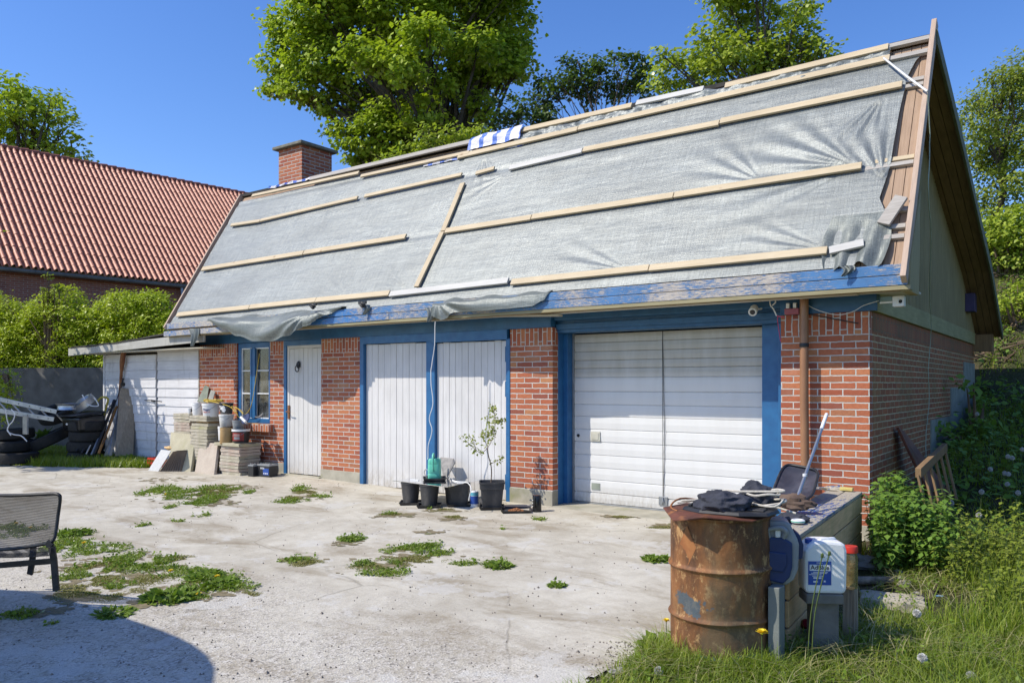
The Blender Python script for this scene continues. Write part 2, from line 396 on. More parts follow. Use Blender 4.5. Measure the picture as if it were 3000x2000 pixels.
mFluff = pm('dandelion_fluff', (.62, .61, .58), (.5, .49, .46), 40, .9)
mYellowSp = pm('yellow_plastic', (.62, .52, .18), (.52, .42, .12), 8, .7)

def glass(name, tint, alpha=.2, rough=.05):
    g = NG(name); v = g.coord('Object')
    tr = g.n('BsdfTransparent', {'Color': (.75, .8, .78)}); gl = g.n('BsdfGlossy', {'Color': (.9, .9, .9), 'Roughness': rough})
    df = g.n('BsdfDiffuse', {'Color': tint})
    fr = g.n('Fresnel', {'IOR': 1.5}); d = g.ramp(g.noise(v, 3.5, 6, .65), [(.4, alpha*.4), (.72, min(1, alpha*2.4))])
    m1 = g.n('MixShader', {0: d, 1: tr.outputs[0], 2: df.outputs[0]}); m2 = g.n('MixShader', {0: fr.outputs[0], 1: m1.outputs[0], 2: gl.outputs[0]})
    g.t.links.new(m2.outputs[0], g.out.inputs[0]); return g.m
mGlass = glass('dusty_window_glass', (.35, .37, .36), .2)
mPane = glass('loose_glass_pane', (.5, .5, .48), .22, .08)
def meshfab():
    g = NG('black_mesh_fabric'); v = g.coord('Object', (1, 1, 1))
    sx = g.n('TexWave', {'Vector': v, 'Scale': 26., 'Distortion': .0}, wave_type='BANDS', bands_direction='Z').outputs[1]
    a = g.ramp(sx, [(.3, .60), (.7, .86)])
    m = g.principled((.02, .02, .022), .6, 0, None, .3)
    p = [n for n in g.t.nodes if n.type == 'BSDF_PRINCIPLED'][0]; g.set(p.inputs['Alpha'], a); return m
mMeshFab = meshfab()

def leafmat(name, stops, transl=.38, gloss=.05, rough=.4):
    g = NG(name); at = g.n('Attribute', attribute_name='rnd')
    n = g.noise(g.coord('Object'), 1.3, 3)
    f = g.math('ADD', g.math('MULTIPLY', at.outputs[2], .7), g.math('MULTIPLY', n, .35))
    col = g.ramp(f, [(i/(len(stops)-1), c) for i, c in enumerate(stops)])
    tc = g.mix(1., col, (1.25, 1.35, .55), 'MULTIPLY')
    d = g.n('BsdfDiffuse', {'Color': col}); t = g.n('BsdfTranslucent', {'Color': tc}); gl = g.n('BsdfGlossy', {'Color': (1, 1, 1), 'Roughness': rough})
    m = g.n('MixShader', {0: transl, 1: d.outputs[0], 2: t.outputs[0]}); fr = g.n('Fresnel', {'IOR': 1.38})
    m2 = g.n('MixShader', {0: g.math('ADD', g.math('MULTIPLY', fr.outputs[0], gloss*4), gloss*.15), 1: m.outputs[0], 2: gl.outputs[0]})
    g.t.links.new(m2.outputs[0], g.out.inputs[0]); return g.m
mLeafMaple = leafmat('maple_leaf', [(.18, .25, .02), (.27, .36, .028), (.37, .46, .04), (.46, .52, .07)])
mLeafDark = leafmat('dark_leaf', [(.06, .10, .02), (.085, .14, .028), (.11, .17, .035)])
mLeafBright = leafmat('bright_leaf', [(.19, .26, .025), (.28, .36, .035), (.37, .44, .055), (.44, .47, .09)])
mLeafHedge = leafmat('hedge_leaf', [(.22, .30, .012), (.32, .41, .018), (.44, .52, .03), (.54, .58, .07)], .4, .08)
mLeafRight = leafmat('right_tree_leaf', [(.13, .19, .022), (.20, .26, .03), (.27, .32, .05), (.32, .35, .07)])
mNettle = leafmat('nettle_leaf', [(.10, .19, .03), (.15, .26, .04), (.22, .34, .055)], .3, .06)
mGrass = leafmat('grass_blade', [(.12, .18, .018), (.18, .26, .026), (.26, .33, .04), (.38, .38, .10)], .35, .02)
mGrassDry = leafmat('moss_and_dry_weeds', [(.14, .18, .025), (.21, .22, .05), (.28, .25, .09), (.33, .27, .13)], .25, .01)
mWeed = leafmat('dandelion_leaf', [(.10, .17, .02), (.15, .23, .03), (.21, .29, .045)], .3, .04)
mSapLeaf = leafmat('sapling_leaf', [(.22, .28, .05), (.30, .34, .08), (.38, .40, .12)], .4)

# ================================================================== SETTING: ground, yard, bank
def axis(a, b, lo, hi, step, far):
    v = list(np.arange(lo, hi+1e-6, step)); k = step
    x = hi
    while x < b: k *= 1.35; x += k; v.append(x)
    x = lo; k = step
    while x > a: k *= 1.35; x -= k; v.insert(0, x)
    return v
def terrain():
    xs = axis(-400, 400, -20, 8, .25, 0); ys = axis(-60, 600, -8, 20, .25, 0)
    m = MB()
    for y in ys:
        for x in xs:
            m.v.append(Vector((x, y, gz(x, y)+(.05*noise.noise(Vector((x*.8, y*.8, 0))) if (y > 1 or x > .6) else 0)-.006)))
    nx = len(xs)
    for j in range(len(ys)-1):
        for i in range(nx-1): m.f.append([j*nx+i, j*nx+i+1, (j+1)*nx+i+1, (j+1)*nx+i])
    g = NG('soil_and_turf'); v = g.coord('Object')
    col = g.ramp(g.noise(v, 2.5, 6, .65), [(.3, (.035, .05, .015)), (.5, (.055, .06, .025)), (.62, (.10, .08, .05)), (.75, (.07, .09, .025))])
    col = g.mix(g.ramp(g.noise(v, 45, 4), [(.48, 0), (.62, .4)]), col, (.16, .13, .09))
    g.principled(col, .95, 0, g.bump(g.noise(v, 30, 7, .7), 1., .03), .1)
    o = m.build('ground', g.m, smooth=True); tag(o, kind='structure'); return o
terrain()

def yard():
    # concrete sheet: outline from the photograph, laid 4 mm over the soil
    edge = [(-.98, -8.8), (-.7, -6.), (-.40, -4.75), (-.42, -4.3), (-.30, -4.0), (-.28, -3.75), (-.1, -3.5), (.12, -3.2), (-.02, -2.), (-.05, -.3), (-.05, .45), (-11.5, .45), (-11.6, -.55), (-12.1, -.85),
            (-12.9, -1.25), (-14., -1.62), (-16., -1.95), (-20, -2.3), (-20, -8.8)]
    def inside(x, y):
        c = False; n = len(edge)
        for i in range(n):
            x1, y1 = edge[i]; x2, y2 = edge[(i+1) % n]
            if (y1 > y) != (y2 > y) and x < (x2-x1)*(y-y1)/(y2-y1)+x1: c = not c
        return c
    xs = list(np.arange(-20, -1.4, .1))+list(np.arange(-1.4, .3, .035)); ys = list(np.arange(-8.8, .5, .05))
    m = MB(); idx = {}
    def vid(i, j):
        if (i, j) not in idx:
            x, y = xs[i], ys[j]; x += .03*noise.noise(Vector((x*4, y*4, 3))); y += .03*noise.noise(Vector((x*4, y*4, 9)))
            idx[(i, j)] = len(m.v); m.v.append(Vector((x, y, gz(x, y)+.004+.004*noise.noise(Vector((x, y, 0))))))
        return idx[(i, j)]
    for j in range(len(ys)-1):
        for i in range(len(xs)-1):
            cx_ = xs[i]+.02+.12*noise.noise(Vector((xs[i]*3, ys[j]*3, 5))); cy_ = ys[j]+.02+.12*noise.noise(Vector((xs[i]*3, ys[j]*3, 7)))
            if inside(cx_, cy_): m.f.append([vid(i, j), vid(i+1, j), vid(i+1, j+1), vid(i, j+1)])
    g = NG('old_yard_concrete'); v = g.coord('Object')
    n1 = g.noise(v, .9, 7, .62, .3); n2 = g.noise(v, 5.5, 6, .65)
    sp = g.n('SeparateXYZ', {'Vector': v})
    col = g.ramp(n1, [(.3, (.41, .375, .30)), (.5, (.52, .485, .40)), (.7, (.59, .555, .465))])
    col = g.mix(g.ramp(n2, [(.42, 0), (.72, .55)]), col, (.35, .31, .24))
    # sandy dirt drifts
    d = g.noise(g.coord('Object', (.55, 1.3, 1)), 1.5, 7, .68, .5)
    col = g.mix(g.ramp(d, [(.50, 0), (.64, .8)]), col, (.28, .235, .165))
    # coarse exposed aggregate in the near part
    near = g.n('MapRange', {'Value': g.math('ADD', sp.outputs[1], g.math('MULTIPLY', g.noise(v, 1.2, 4), 1.6)), 'From Min': -3.0, 'From Max': -4.0}).outputs[0]
    vo = g.n('TexVoronoi', {'Vector': v, 'Scale': 70.}); vc = g.n('TexVoronoi', {'Vector': v, 'Scale': 38.})
    spk = g.ramp(vo.outputs[1], [(.0, (.07, .065, .06)), (.25, (.24, .22, .19)), (.5, (.50, .46, .40)), (1, (.70, .67, .60))])
    agg = g.math('MULTIPLY', g.math('ADD', g.math('MULTIPLY', near, .70), .10), g.ramp(g.noise(v, 14, 5, .7), [(.38, .15), (.6, 1)]))
    col = g.mix(agg, col, spk)
    dots = g.ramp(vc.outputs[0], [(.07, 1), (.14, 0)]); dm = g.math('MULTIPLY', dots, g.ramp(g.noise(v, 3, 3), [(.5, 0), (.6, .9)]))
    col = g.mix(dm, col, (.07, .06, .05))
    # cracks
    ck = g.n('TexVoronoi', {'Vector': g.n('MixRGB', {'Fac': .12, 'Color1': v, 'Color2': g.n('TexNoise', {'Vector': v, 'Scale': 2.2}).outputs[1]}, blend_type='ADD').outputs[0], 'Scale': .55}, feature='DISTANCE_TO_EDGE')
    ckm = g.math('MULTIPLY', g.ramp(ck.outputs[0], [(.0, 1), (.008, 0)]), g.ramp(g.noise(v, .8, 3), [(.48, 0), (.62, .4)]))
    col = g.mix(ckm, col, (.10, .085, .06))
    pz = g.ramp(g.noise(v, 1.9, 7, .7), [(.56, 0), (.6, .5)]); col = g.mix(pz, col, (.56, .545, .50))
    h = g.math('ADD', g.math('MULTIPLY', g.noise(v, 24, 8, .72), .6), g.math('MULTIPLY', vo.outputs[0], g.math('MULTIPLY', near, .8)))
    h = g.math('SUBTRACT', h, ckm)
    g.principled(col, .93, 0, g.bump(h, .55, .009, g.bump(n1, .5, .05)), .15)
    o = m.build('concrete_yard', g.m, smooth=True); tag(o, kind='structure')
yard()

# earth bank behind the retaining wall on the left
m = MB(); m.prism([(-60, -6, -.5), (-19.6, -.35, -.5), (-14.2, 1.9, -.5), (-11.8, 3.2, -.5), (-11.8, 60, -.5), (-60, 60, -.5)], (0, 0, 2.32))
tag(m.build('earth_bank', mSoil), kind='structure')

# ================================================================== THE GARAGE HOUSE
H = thing('garage_house', 'long red brick garage with blue trim under a steep roof covered in grey tarpaulin', 'building')
def P(m, name, mat, parent=H, **k): return m.build(name, mat, parent, **k)
XL, XR = -11.24, 0.
piers = [(-11.24, -10.139, .24), (-9.225, -8.864, .24), (-7.958, -7.088, .20), (-4.31, -3.66, .19), (-.852, 0., .14)]
for i, (a, b, zb) in enumerate(piers):
    m = MB(); m.box(a, b, 0, .12 if i >= 3 else .3, zb, 2.0)
    pr = P(m, 'brick_pier', mBrick)
    m = MB(); m.box(a, b, -.002, .12 if i >= 3 else .3, 2.0, 2.215); m.build('soldier_course', mBrickSol, pr)
    m = MB(); m.box(a-.004 if i in (2, 3) else a, b+(.004 if i < 4 else 0), -.012, .3 if i < 3 else .118, -.2, zb); m.build('plinth', mPlinth, pr, bevel=.006)
m = MB(); m.box(-10.139, -9.225, 0, .3, .24, .862); P(m, 'brick_wall', mBrick)
m = MB(); m.box(-10.139, -9.225, -.012, .3, -.2, .24); P(m, 'plinth', mPlinth)
m = MB(); m.box(-9.99, -9.125, -.10, -.002, .735, .855); P(m, 'window_sill', mBrickSol, bevel=.004)
# side wall, rear wall, left wall, near-black box added inside against light leaks
m = MB(); m.box(-.3, -.001, .122, 8.17, -.2, 2.02); sw = P(m, 'side_wall', mBrickSide)
m = MB(); m.box(-.3, 0.001, .122, 8.17, 2.02, 2.22); m.build('soldier_course', mBrickSideSol, sw)
m = MB(); m.box(-.06, .0, .0, .12, .14, 2.0)
m = MB()
for y0, y1, z1 in [(3.5, 5.3, 1.04), (5.3, 6.75, 1.46), (6.75, 8.19, 1.885)]: m.box(-.28, .014, y0, y1, -.1, z1)
m.build('rendered_plinth', pm('grey_render', (.30, .31, .26), (.22, .23, .19), 5, .9, bump=.3), sw)
m = MB(); m.box(-11.24, -11.0, .3, 8.17, -.2, 2.3); m.box(-11., -.3, 8.0, 8.17, 1.0, 2.3); P(m, 'rear_wall', mBrickSide)
m = MB(); m.box(-11., -.3, 1.6, 1.7, -.2, 2.4); m.box(-11., -.3, .3, 1.6, 2.45, 2.5); m.box(-11., -.3, .3, 1.6, -.1, -.02); m.box(-8.9, -8.86, .3, 1.6, -.1, 2.4)
m.box(-3.68, -3.62, .3, 1.6, -.1, 2.4)
P(m, 'light_stop_box', pm('dark_interior', (.03, .03, .032)))  # added box; the darkness of the unlit room is put into its colour
# blue header beam and soffit
m = MB(); m.box(-11.2, -3.665, -.035, .1, 2.217, 2.47); m.box(-3.66, .075, -.02 if 0 else .015, .1, 2.30, 2.47); m.box(-.853, .07, -.03, .014, 2.217, 2.47)
m.box(-3.66, -.853, .10, .36, 2.15, 2.45); m.box(-3.66, -.853, .07, .1, 2.19, 2.26)
P(m, 'blue_header_beam', mBlue, bevel=.006)
m = MB(); m.box(-11.5, .40, -.35, .3, 2.375, 2.395); m.box(-3.7, -.05, -.345, -.20, 2.352, 2.374)
P(m, 'soffit', mSoffW)
m = MB(); m.bar((-4.3, -.40, 2.36), (-3.35, -.30, 2.325), .10, .02); P(m, 'loose_soffit_board', mSoffW)
# fascia boards
P(MB().box(-11.45, .36, -.462, -.445, 2.345, 2.57), 'fascia_backing', mSoffit)
m = MB(); m.box(-6.5, .41, -.495, -.465, 2.486, 2.58); P(m, 'fascia_board', mPeel, bevel=.004)
m = MB(); m.box(-6.0, .415, -.49, -.462, 2.392, 2.481); P(m, 'fascia_board', mPeel, bevel=.004)
m = MB(); m.hexa([(-11.53, -.5, 2.486), (-6.5, -.5, 2.486), (-6.5, -.47, 2.486), (-11.53, -.47, 2.486)], [(-11.53, -.5, 2.585), (-6.5, -.5, 2.58), (-6.5, -.47, 2.58), (-11.53, -.47, 2.585)])
P(m, 'fascia_board', mPeel2, bevel=.004)
m = MB(); m.hexa([(-11.56, -.50, 2.36), (-6., -.495, 2.392), (-6., -.465, 2.392), (-11.56, -.47, 2.36)], [(-11.56, -.5, 2.45), (-6., -.495, 2.481), (-6., -.465, 2.481), (-11.56, -.47, 2.45)])
P(m, 'fascia_board', mPeel2, bevel=.004)
m = MB(); m.box(-11.5, .44, -.485, -.35, 2.352, 2.388); P(m, 'eave_lath', boards('yellowish_lath', (.38, .335, .20), (.28, .245, .14), (1, 14, 14), .85))
# ---- blue door frames
m = MB()
m.box(-8.864, -8.80, -.008, .12, .06, 2.217); m.box(-8.80, -7.958, -.008, .1, 2.135, 2.217)
m.box(-7.088, -7.01, -.008, .14, .0, 2.217); m.box(-7.01, -5.68, -.016, .04, 2.108, 2.235); m.box(-5.68, -4.35, -.02, .04, 2.088, 2.235)
m.box(-5.761, -5.602, -.006, .14, .0, 2.108); m.box(-4.376, -4.312, -.008, .14, -.01, 2.1)
P(m, 'blue_door_frame', mBlueT, bevel=.004)
m = MB(); m.box(-3.95, -3.662, .122, .25, -.02, 2.3); m.box(-3.95, -3.60, .25, .42, -.02, 2.15); P(m, 'garage_door_frame', mBlueT, bevel=.004); m = MB(); m.box(-1.135, -.84, .25, .42, -.02, 2.15); m.box(-.92, -.853, .125, .25, -.02, 2.15)
P(m, 'garage_door_frame', mBlueT, bevel=.004)
def board_leaf(name, x0, x1, z0, z1, y, n, mat, parent=H, jag=.006, th=.03):
    m = MB(); w_ = (x1-x0)/n
    for i in range(n):
        a = x0+i*w_+.0025; b = x0+(i+1)*w_-.0025
        m.box(a, b, y+random.uniform(-.002, .002), y+th, z0+random.uniform(0, jag), z1-random.uniform(0, jag))
    o = m.build(name, mat, parent, bevel=.0025)
    m = MB(); m.box(x0+.01, x1-.01, y+th+.001, y+th+.02, z0+.02, z1-.02); m.build('backing_board', pm('dark_gap', (.05, .05, .05)) if 'dark_gap' not in bpy.data.materials else bpy.data.materials['dark_gap'], o)
    return o
d1 = board_leaf('door', -8.74, -7.96, .085, 2.09, .02, 7, mDoorCream)
m = MB(); m.box(-8.80, -8.742, .012, .08, .07, 2.135); m.box(-8.742, -7.96, .014, .08, 2.092, 2.135); P(m, 'white_door_jamb', mDoorCream, bevel=.003)
p = Wy(874, 1072, .0); m = MB()
m.blob((p.x, .0, p.z+.02), (.045, .03, .055), 3, .3, 10, 8, 5.)
m.tube([(p.x+.045*math.sin(t), -.025, p.z-.04+.05*math.cos(t)) for t in np.linspace(0, 2*math.pi, 17)], .008, 6, False)
m.build('door_knocker', mDarkMet, d1, smooth=True)
p = Wy(845, 1205, .0); m = MB(); m.box(p.x-.02, p.x+.02, -.0, .02, p.z-.12, p.z+.10); m.tube([(p.x, .01, p.z), (p.x, -.05, p.z), (p.x+.11, -.055, p.z-.005)], .009, 8)
m.build('door_handle', mRustPipe, d1, bevel=.003)
m = MB(); m.box(-8.88, -7.94, -.06, .14, -.1, .075); P(m, 'door_step', mPlinth, bevel=.008)
l1 = board_leaf('double_door_leaf', -7.008, -5.763, .02, 2.105, .05, 10, mDoorW, jag=.012)
l2 = board_leaf('double_door_leaf', -5.60, -4.378, .01, 2.086, .045, 11, mDoorW, jag=.012)
for z in (1.9, 1.45, .25): MB().box(-4.40, -4.365, .005, .045, z-.1, z+.1).build('hinge', mBlue, l2, bevel=.003)
# ---- sectional garage door
gzs = [2.143, 2.03, 1.92, 1.81, 1.71, 1.60, 1.42, 1.26, 1.11, .95, .79, .63, .47, .32, .16, .035]
m = MB(); prof = []
for i in range(len(gzs)-1):
    t, b = gzs[i], gzs[i+1]; big = .006 if i in (5, 9, 13) else .003
    prof += [(.385, t-.004-big), (.381, (t+b)/2), (.385, b+.004+big), (.393+big, b+.0005)]
for (y, z) in prof: m.v.append(Vector((-3.575, y, z)))
n = len(prof)
for (y, z) in prof: m.v.append(Vector((-1.135, y, z)))
for i in range(n-1): m.f.append([i, i+1, n+i+1, n+i])
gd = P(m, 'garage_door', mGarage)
m = MB(); m.box(-3.60, -3.575, .36, .42, .0, 2.15); m.box(-3.575, -1.135, .375, .41, .0, .034); m.build('door_rail', mSteel, gd, bevel=.002)
def onG(x, y, Y=.375): return Wy(x, y, Y)
p = onG(1746, 1278); m = MB(); m.box(p.x-.075, p.x+.06, .368, .382, p.z-.06, p.z+.06); m.box(p.x-.055, p.x+.04, .362, .37, p.z-.04, p.z+.04)
m.build('recessed_handle', pm('cream_plastic', (.60, .58, .48)), gd, bevel=.01)
p = onG(1745, 1424); m = MB(); m.box(p.x-.06, p.x+.06, .376, .3805, p.z-.04, p.z+.04); m.build('vent_slot', pm('greenish_slot', (.30, .33, .27)), gd)
p = onG(1694, 1275); m = MB(); m.lathe([(.0, 0), (.02, 0), (.02, .006), (0, .006)], (p.x, .378, p.z), 12, Matrix.Rotation(R(90), 3, 'X')); m.build('lock', mDarkMet, gd)
a = onG(1941, 968); b = onG(1943, 1468); m = MB()
m.tube([(a.x, .372, a.z), (b.x-.005, .37, (a.z+b.z)/2), (b.x, .37, b.z)], .003, 5); m.tube([(a.x, .374, a.z), (b.x+.02, .372, .9), (b.x, .374, b.z)], .003, 5)
m.build('pull_cord', mDarkMet, gd)
m = MB(); m.box(b.x-.055, b.x+.055, .368, .379, b.z-.045, b.z+.055); m.tube([(b.x, .36, b.z+.05), (b.x+.01, .352, b.z), (b.x-.01, .36, b.z-.03)], .007, 6); m.build('bottom_bracket', mSteel, gd, bevel=.002)
m = MB(); m.hexa([(-3.7, -.12, -.06), (-.8, -.12, -.06), (-.8, .45, -.06), (-3.7, .45, -.06)], [(-3.66, -.10, .008), (-.85, -.10, .012), (-.85, .45, .02), (-3.66, .45, .02)]); P(m, 'garage_threshold', mPlinth, bevel=.01)
# ---- window
W = P(MB().box(-10.139, -10.06, .03, .12, .87, 2.215).box(-9.30, -9.225, .03, .12, .87, 2.215).box(-10.06, -9.30, .03, .12, 2.13, 2.215).box(-10.06, -9.30, .03, .12, .865, .94)
      .box(-9.735, -9.675, .02, .12, .94, 2.13), 'window', mBlueT, bevel=.004)
m = MB()
for x0, x1 in ((-10.06, -9.735), (-9.675, -9.30)):
    m.box(x0, x0+.02, .045, .09, .94, 2.13); m.box(x1-.02, x1, .045, .09, .94, 2.13)
    for z in (.94, 1.35, 1.735, 2.11): m.box(x0+.02, x1-.02, .045, .09, z-.0, z+.02)
m.build('glazing_bars', mWhiteP, W, bevel=.002)
m = MB(); m.box(-9.775, -9.737, .01, .05, .95, 2.12); m.box(-9.673, -9.645, .01, .05, .95, 2.12); m.build('casement_stile', mBlueT, W, bevel=.003)
m = MB()
for x0, x1 in ((-10.04, -9.755), (-9.655, -9.32)):
    for z0, z1 in ((.96, 1.35), (1.37, 1.735), (1.755, 2.11)): m.box(x0, x1, .066, .070, z0, z1)
m.build('pane', mGlass, W)
m = MB(); m.box(-8.93, -8.93+.01, .2, .3, 1, 2)
# ---- roof
RF = P(MB().hexa([roofp(-11.45, 0, -.14), roofp(.36, 0, -.14), roofp(.36, 2.93, -.14), roofp(-11.45, 2.93, -.14)],
                 [roofp(-11.45, 0, -.04), roofp(.36, 0, -.04), roofp(.36, 2.93, -.04), roofp(-11.45, 2.93, -.04)]), 'roof', mUnder)
m = MB(); x = -.75
while x < .33:
    w_ = .095; m.hexa([roofp(x, 0.02, -.039), roofp(x+w_-.006, .02, -.039), roofp(x+w_-.006, 2.9, -.039), roofp(x, 2.9, -.039)],
                      [roofp(x, 0.02, -.022), roofp(x+w_-.006, .02, -.022), roofp(x+w_-.006, 2.9, -.022), roofp(x, 2.9, -.022)]); x += w_
m.build('underlay_boards', mUnder, RF, bevel=.002)
back = [(.905, 5.163), (2.04, 4.87), (3.199, 4.502), (4.622, 3.992), (6.413, 3.383), (8.34, 2.43)]
back[0] = (1.05, 5.17)
def backslab(x0, x1, off, th):
    m = MB(); n = len(back)
    for (y, z) in back:
        m.v += [Vector((x0, y, z-off)), Vector((x1, y, z-off)), Vector((x1, y, z-off-th)), Vector((x0, y, z-off-th))]
    for i in range(n-1):
        for k in range(4): m.f.append([i*4+k, i*4+(k+1) % 4, (i+1)*4+(k+1) % 4, (i+1)*4+k])
    m.f.append([0, 3, 2, 1]); m.f.append([(n-1)*4+k for k in range(4)]); return m
backslab(-11.5, .40, .0, .05).build('rear_roof_slope', mFelt, RF)
for i in range(4): backslab(-.02+i*.107, .080+i*.107, .052+.004*(i % 2), .02).build('soffit_plank', mSoffit, RF, bevel=.003)
backslab(.405, .437, -.035, .16).build('rear_barge_board', boards('greenish_barge', (.19, .19, .12), (.12, .13, .08), (9, 1, 9), .8), RF, bevel=.004)
# barge board along the front verge
m = MB(); m.bar(roofp(.395, -.17, .0), roofp(.395, 3.18, .0), .05, .11, RN); m.build('front_barge_board', mUnder2, RF, bevel=.005)
m = MB(); m.bar(roofp(-11.49, -.1, .0), roofp(-11.49, 2.97, .0), .04, .10, RN); m.build('left_barge_board', mUnder2, RF, bevel=.005)
m = MB(); m.hexa([(.36, -.46, 2.34), (.43, -.46, 2.34), (.43, .0, 2.34), (.36, .0, 2.34)], [(.36, -.42, 2.6), (.43, -.42, 2.6), (.43, .1, 3.35), (.36, .1, 3.35)]); m.build('barge_end_plate', mGable, RF)
# exposed roof battens at the right end
def batten(X0, v0, X1, v1, wdt=.085, h=.045, mat=None, name='batten', th=.028, par=None):
    m = MB(); m.bar(roofp(X0, v0, h), roofp(X1, v1, h), wdt, th, RN)
    return m.build(name, mat or mPine, par or RF, bevel=.003)
for v_ in (.32, .44, .64, 1.22, 1.29, 2.28, 2.36): batten(-.35, v_, .36, v_, .05, .0, mGreyW if v_ != 1.29 else mPine, 'tile_batten', .035)
for v_ in (2.72, 2.92): batten(-.6, v_, .37, v_+.0, .06, .03, mGreyW, 'tile_batten', .04)
# battens nailed over the tarpaulins (wood new unless stated)
BT = [(-5.50, 1.19, -4.06, 1.20), (-4.05, 1.205, -2.1, 1.21), (-2.09, 1.21, -.10, 1.225),
      (-4.77, 2.19, -3.62, 2.245, 'w'), (-3.61, 2.26, -1.77, 2.25), (-1.76, 2.27, .17, 2.275), (-5.38, 2.22, -5.06, 2.25, 'o'),
      (-6.05, .16, -4.05, .20, 'w'), (-3.99, .17, -2.15, .19, 'y'), (-2.14, .185, -.29, .195), (-.27, .19, .03, .245, 'w'),
      (-11.26, .15, -9.2, .165), (-9.19, .17, -7.6, .185), (-7.59, .18, -6.07, .18), (-11.29, 1.15, -8.5, 1.175), (-8.49, 1.18, -6.26, 1.20),
      (-11.16, 2.15, -10.27, 2.115, 'o'), (-10.26, 2.12, -7.81, 2.21, 'o'), (-7.65, 2.21, -5.66, 2.26, 'o'),
      (-5.56, 2.07, -5.545, 1.19), (-5.55, 1.175, -5.60, .245),
      (-3.82, 2.70, .01, 2.72), (-5.9, 2.66, -3.83, 2.69), (-4.83, 2.92, -3.08, 2.91), (-3.02, 2.93, -2.1, 2.91, 'w'), (-1.82, 2.87, -.02, 2.90),
      (-8.0, 2.70, -5.7, 2.70, 'o'), (-11.0, 2.83, -8.1, 2.80, 'o'), (-9.4, 2.93, -5.75, 2.93, 'g')]
for t in BT:
    mt = (mWhiteW if t[4:] == ('w',) else mGreyW if t[4:] == ('g',) else mPine)
    vert = abs(t[0]-t[2]) < .1
    batten(*t[:4], wdt=.062 if len(t) > 4 and t[4] == 'o' else .085, h=.052+.004*random.random(), mat=mPineV if vert else mt)
m = MB(); c = Wr(2620, 632); m.bar(roofp(c[0]-.07, c[1]-.14, .06), roofp(c[0]+.06, c[1]+.15, .08), .12, .03, RN); m.build('loose_board', mGreyW, RF, bevel=.003)
# gable wall
def frontz(y): return 2.58+(y+.45)*1.7-.19
def backz(y):
    for (a, za), (b, zb) in zip(back, back[1:]):
        if a <= y <= b: return za+(zb-za)*(y-a)/(b-a)-.075
    return 5.0 if y < 1.05 else 2.3
m = MB(); y = .02
while y < 8.1:
    y1 = y+.045
    z1 = min(frontz(y+.022), backz(max(1.05, y+.022))); d = .022 if int(y/.045) % 2 else .008
    if z1 > 2.43: m.box(-.05, d, y, y1, 2.425, z1)
    y = y1
P(m, 'gable_wall', mGable)
m = MB(); m.box(-.02, .035, .0, 8.15, 2.222, 2.423); P(m, 'side_beam', mBeam, bevel=.006)
m = MB(); m.box(-.35, .3, 8.05, 8.3, 2.1, 2.4); P(m, 'rear_beam_end', mSoffit)
p = Wx(2833, 890, .03); m = MB(); m.box(.02, .16, p.y-.16, p.y+.12, p.z-.14, p.z+.16); P(m, 'nest_box', mPurp, bevel=.006)
# downpipe
p = Wy(2356, 1100, -.10); m = MB(); m.tube([(p.x, -.10, 2.36), (p.x, -.10, 1.4), (p.x+.015, -.10, .25)], .042, 14); dp = P(m, 'downpipe', mBrownPipe, smooth=True)
m = MB(); m.lathe([(.045, -.02), (.047, 0), (.045, .02)], (p.x, -.1, 1.9), 14); m.build('pipe_clip', mDarkMet, dp)
# chimney
yb = Wx(972, 450, -10.39).y
ch = MB().box(-11.08, -10.39, 1.6, yb, 4.6, 6.06).build('chimney', mBrickCh, RF)
m = MB(); m.box(-11.17, -10.30, 1.51, yb+.09, 6.06, 6.12); m.build('chimney_cap', mCap, ch, bevel=.012)

# ================================================================== TARPAULINS
def fold(x, y, cx_, cy_, ang, spread, n, amp, rad):
    dx, dy = x-cx_, y-cy_; r = math.hypot(dx, dy)
    a = math.atan2(dy, dx)-ang
    a = (a+math.pi) % (2*math.pi)-math.pi
    if abs(a) > spread or r > rad: return 0.
    return amp*math.cos(a*n)*math.cos(a/spread*math.pi/2)*min(1, r/.12)*(1-r/rad)
def tarp_h(X, v, seed):
    h = .020+.006*noise.noise(Vector((X*.9, v*1.7, seed)))+.003*noise.noise(Vector((X*1.6, v*7, seed+3)))
    for (cx_, cv, an, spd, n, am, rd) in [(-.16, 1.26, 2.9, .9, 22, .020, 1.5), (.12, 1.0, 1.75, .7, 22, .02, .95), (-.28, .22, 2.9, .5, 26, .012, 1.1), (-1.1, 1.25, 2.6, .7, 20, .009, 1.2),
                                 (-2.4, .2, 2.9, .5, 24, .010, 1.3), (-7.0, .2, 2.7, .5, 22, .006, .8), (-6.3, 1.15, 3.0, .4, 20, .006, 1.2), (-5.4, 2.6, -1.2, .6, 18, .010, .8), (-4.8, 2.1, 3.4, .6, 18, .008, .8), (.0, 2.2, -2.0, .6, 22, .014, .9), (-5.8, .25, 2.7, .6, 22, .007, .8)]:
        h += fold(X, v, cx_, cv, an, spd, n, am, rd)
    for b in (.19, 1.2, 2.24, 2.71):      # held down along the battens
        h = h*(1-.75*math.exp(-((v-b)/.05)**2))+.006*math.exp(-((v-b)/.05)**2)
    return h
def redge(v):   # right edge of the right-hand sheet
    pts = [(0.0, -.05), (.10, .02), (.2, .14), (.5, .20), (.62, .17), (.80, .10), (1.0, .13), (1.25, .16), (1.9, .17), (2.4, .20), (2.62, .26), (2.70, .30)]
    for (a, xa), (b, xb) in zip(pts, pts[1:]):
        if a <= v <= b: return xa+(xb-xa)*(v-a)/(b-a)
    return .3
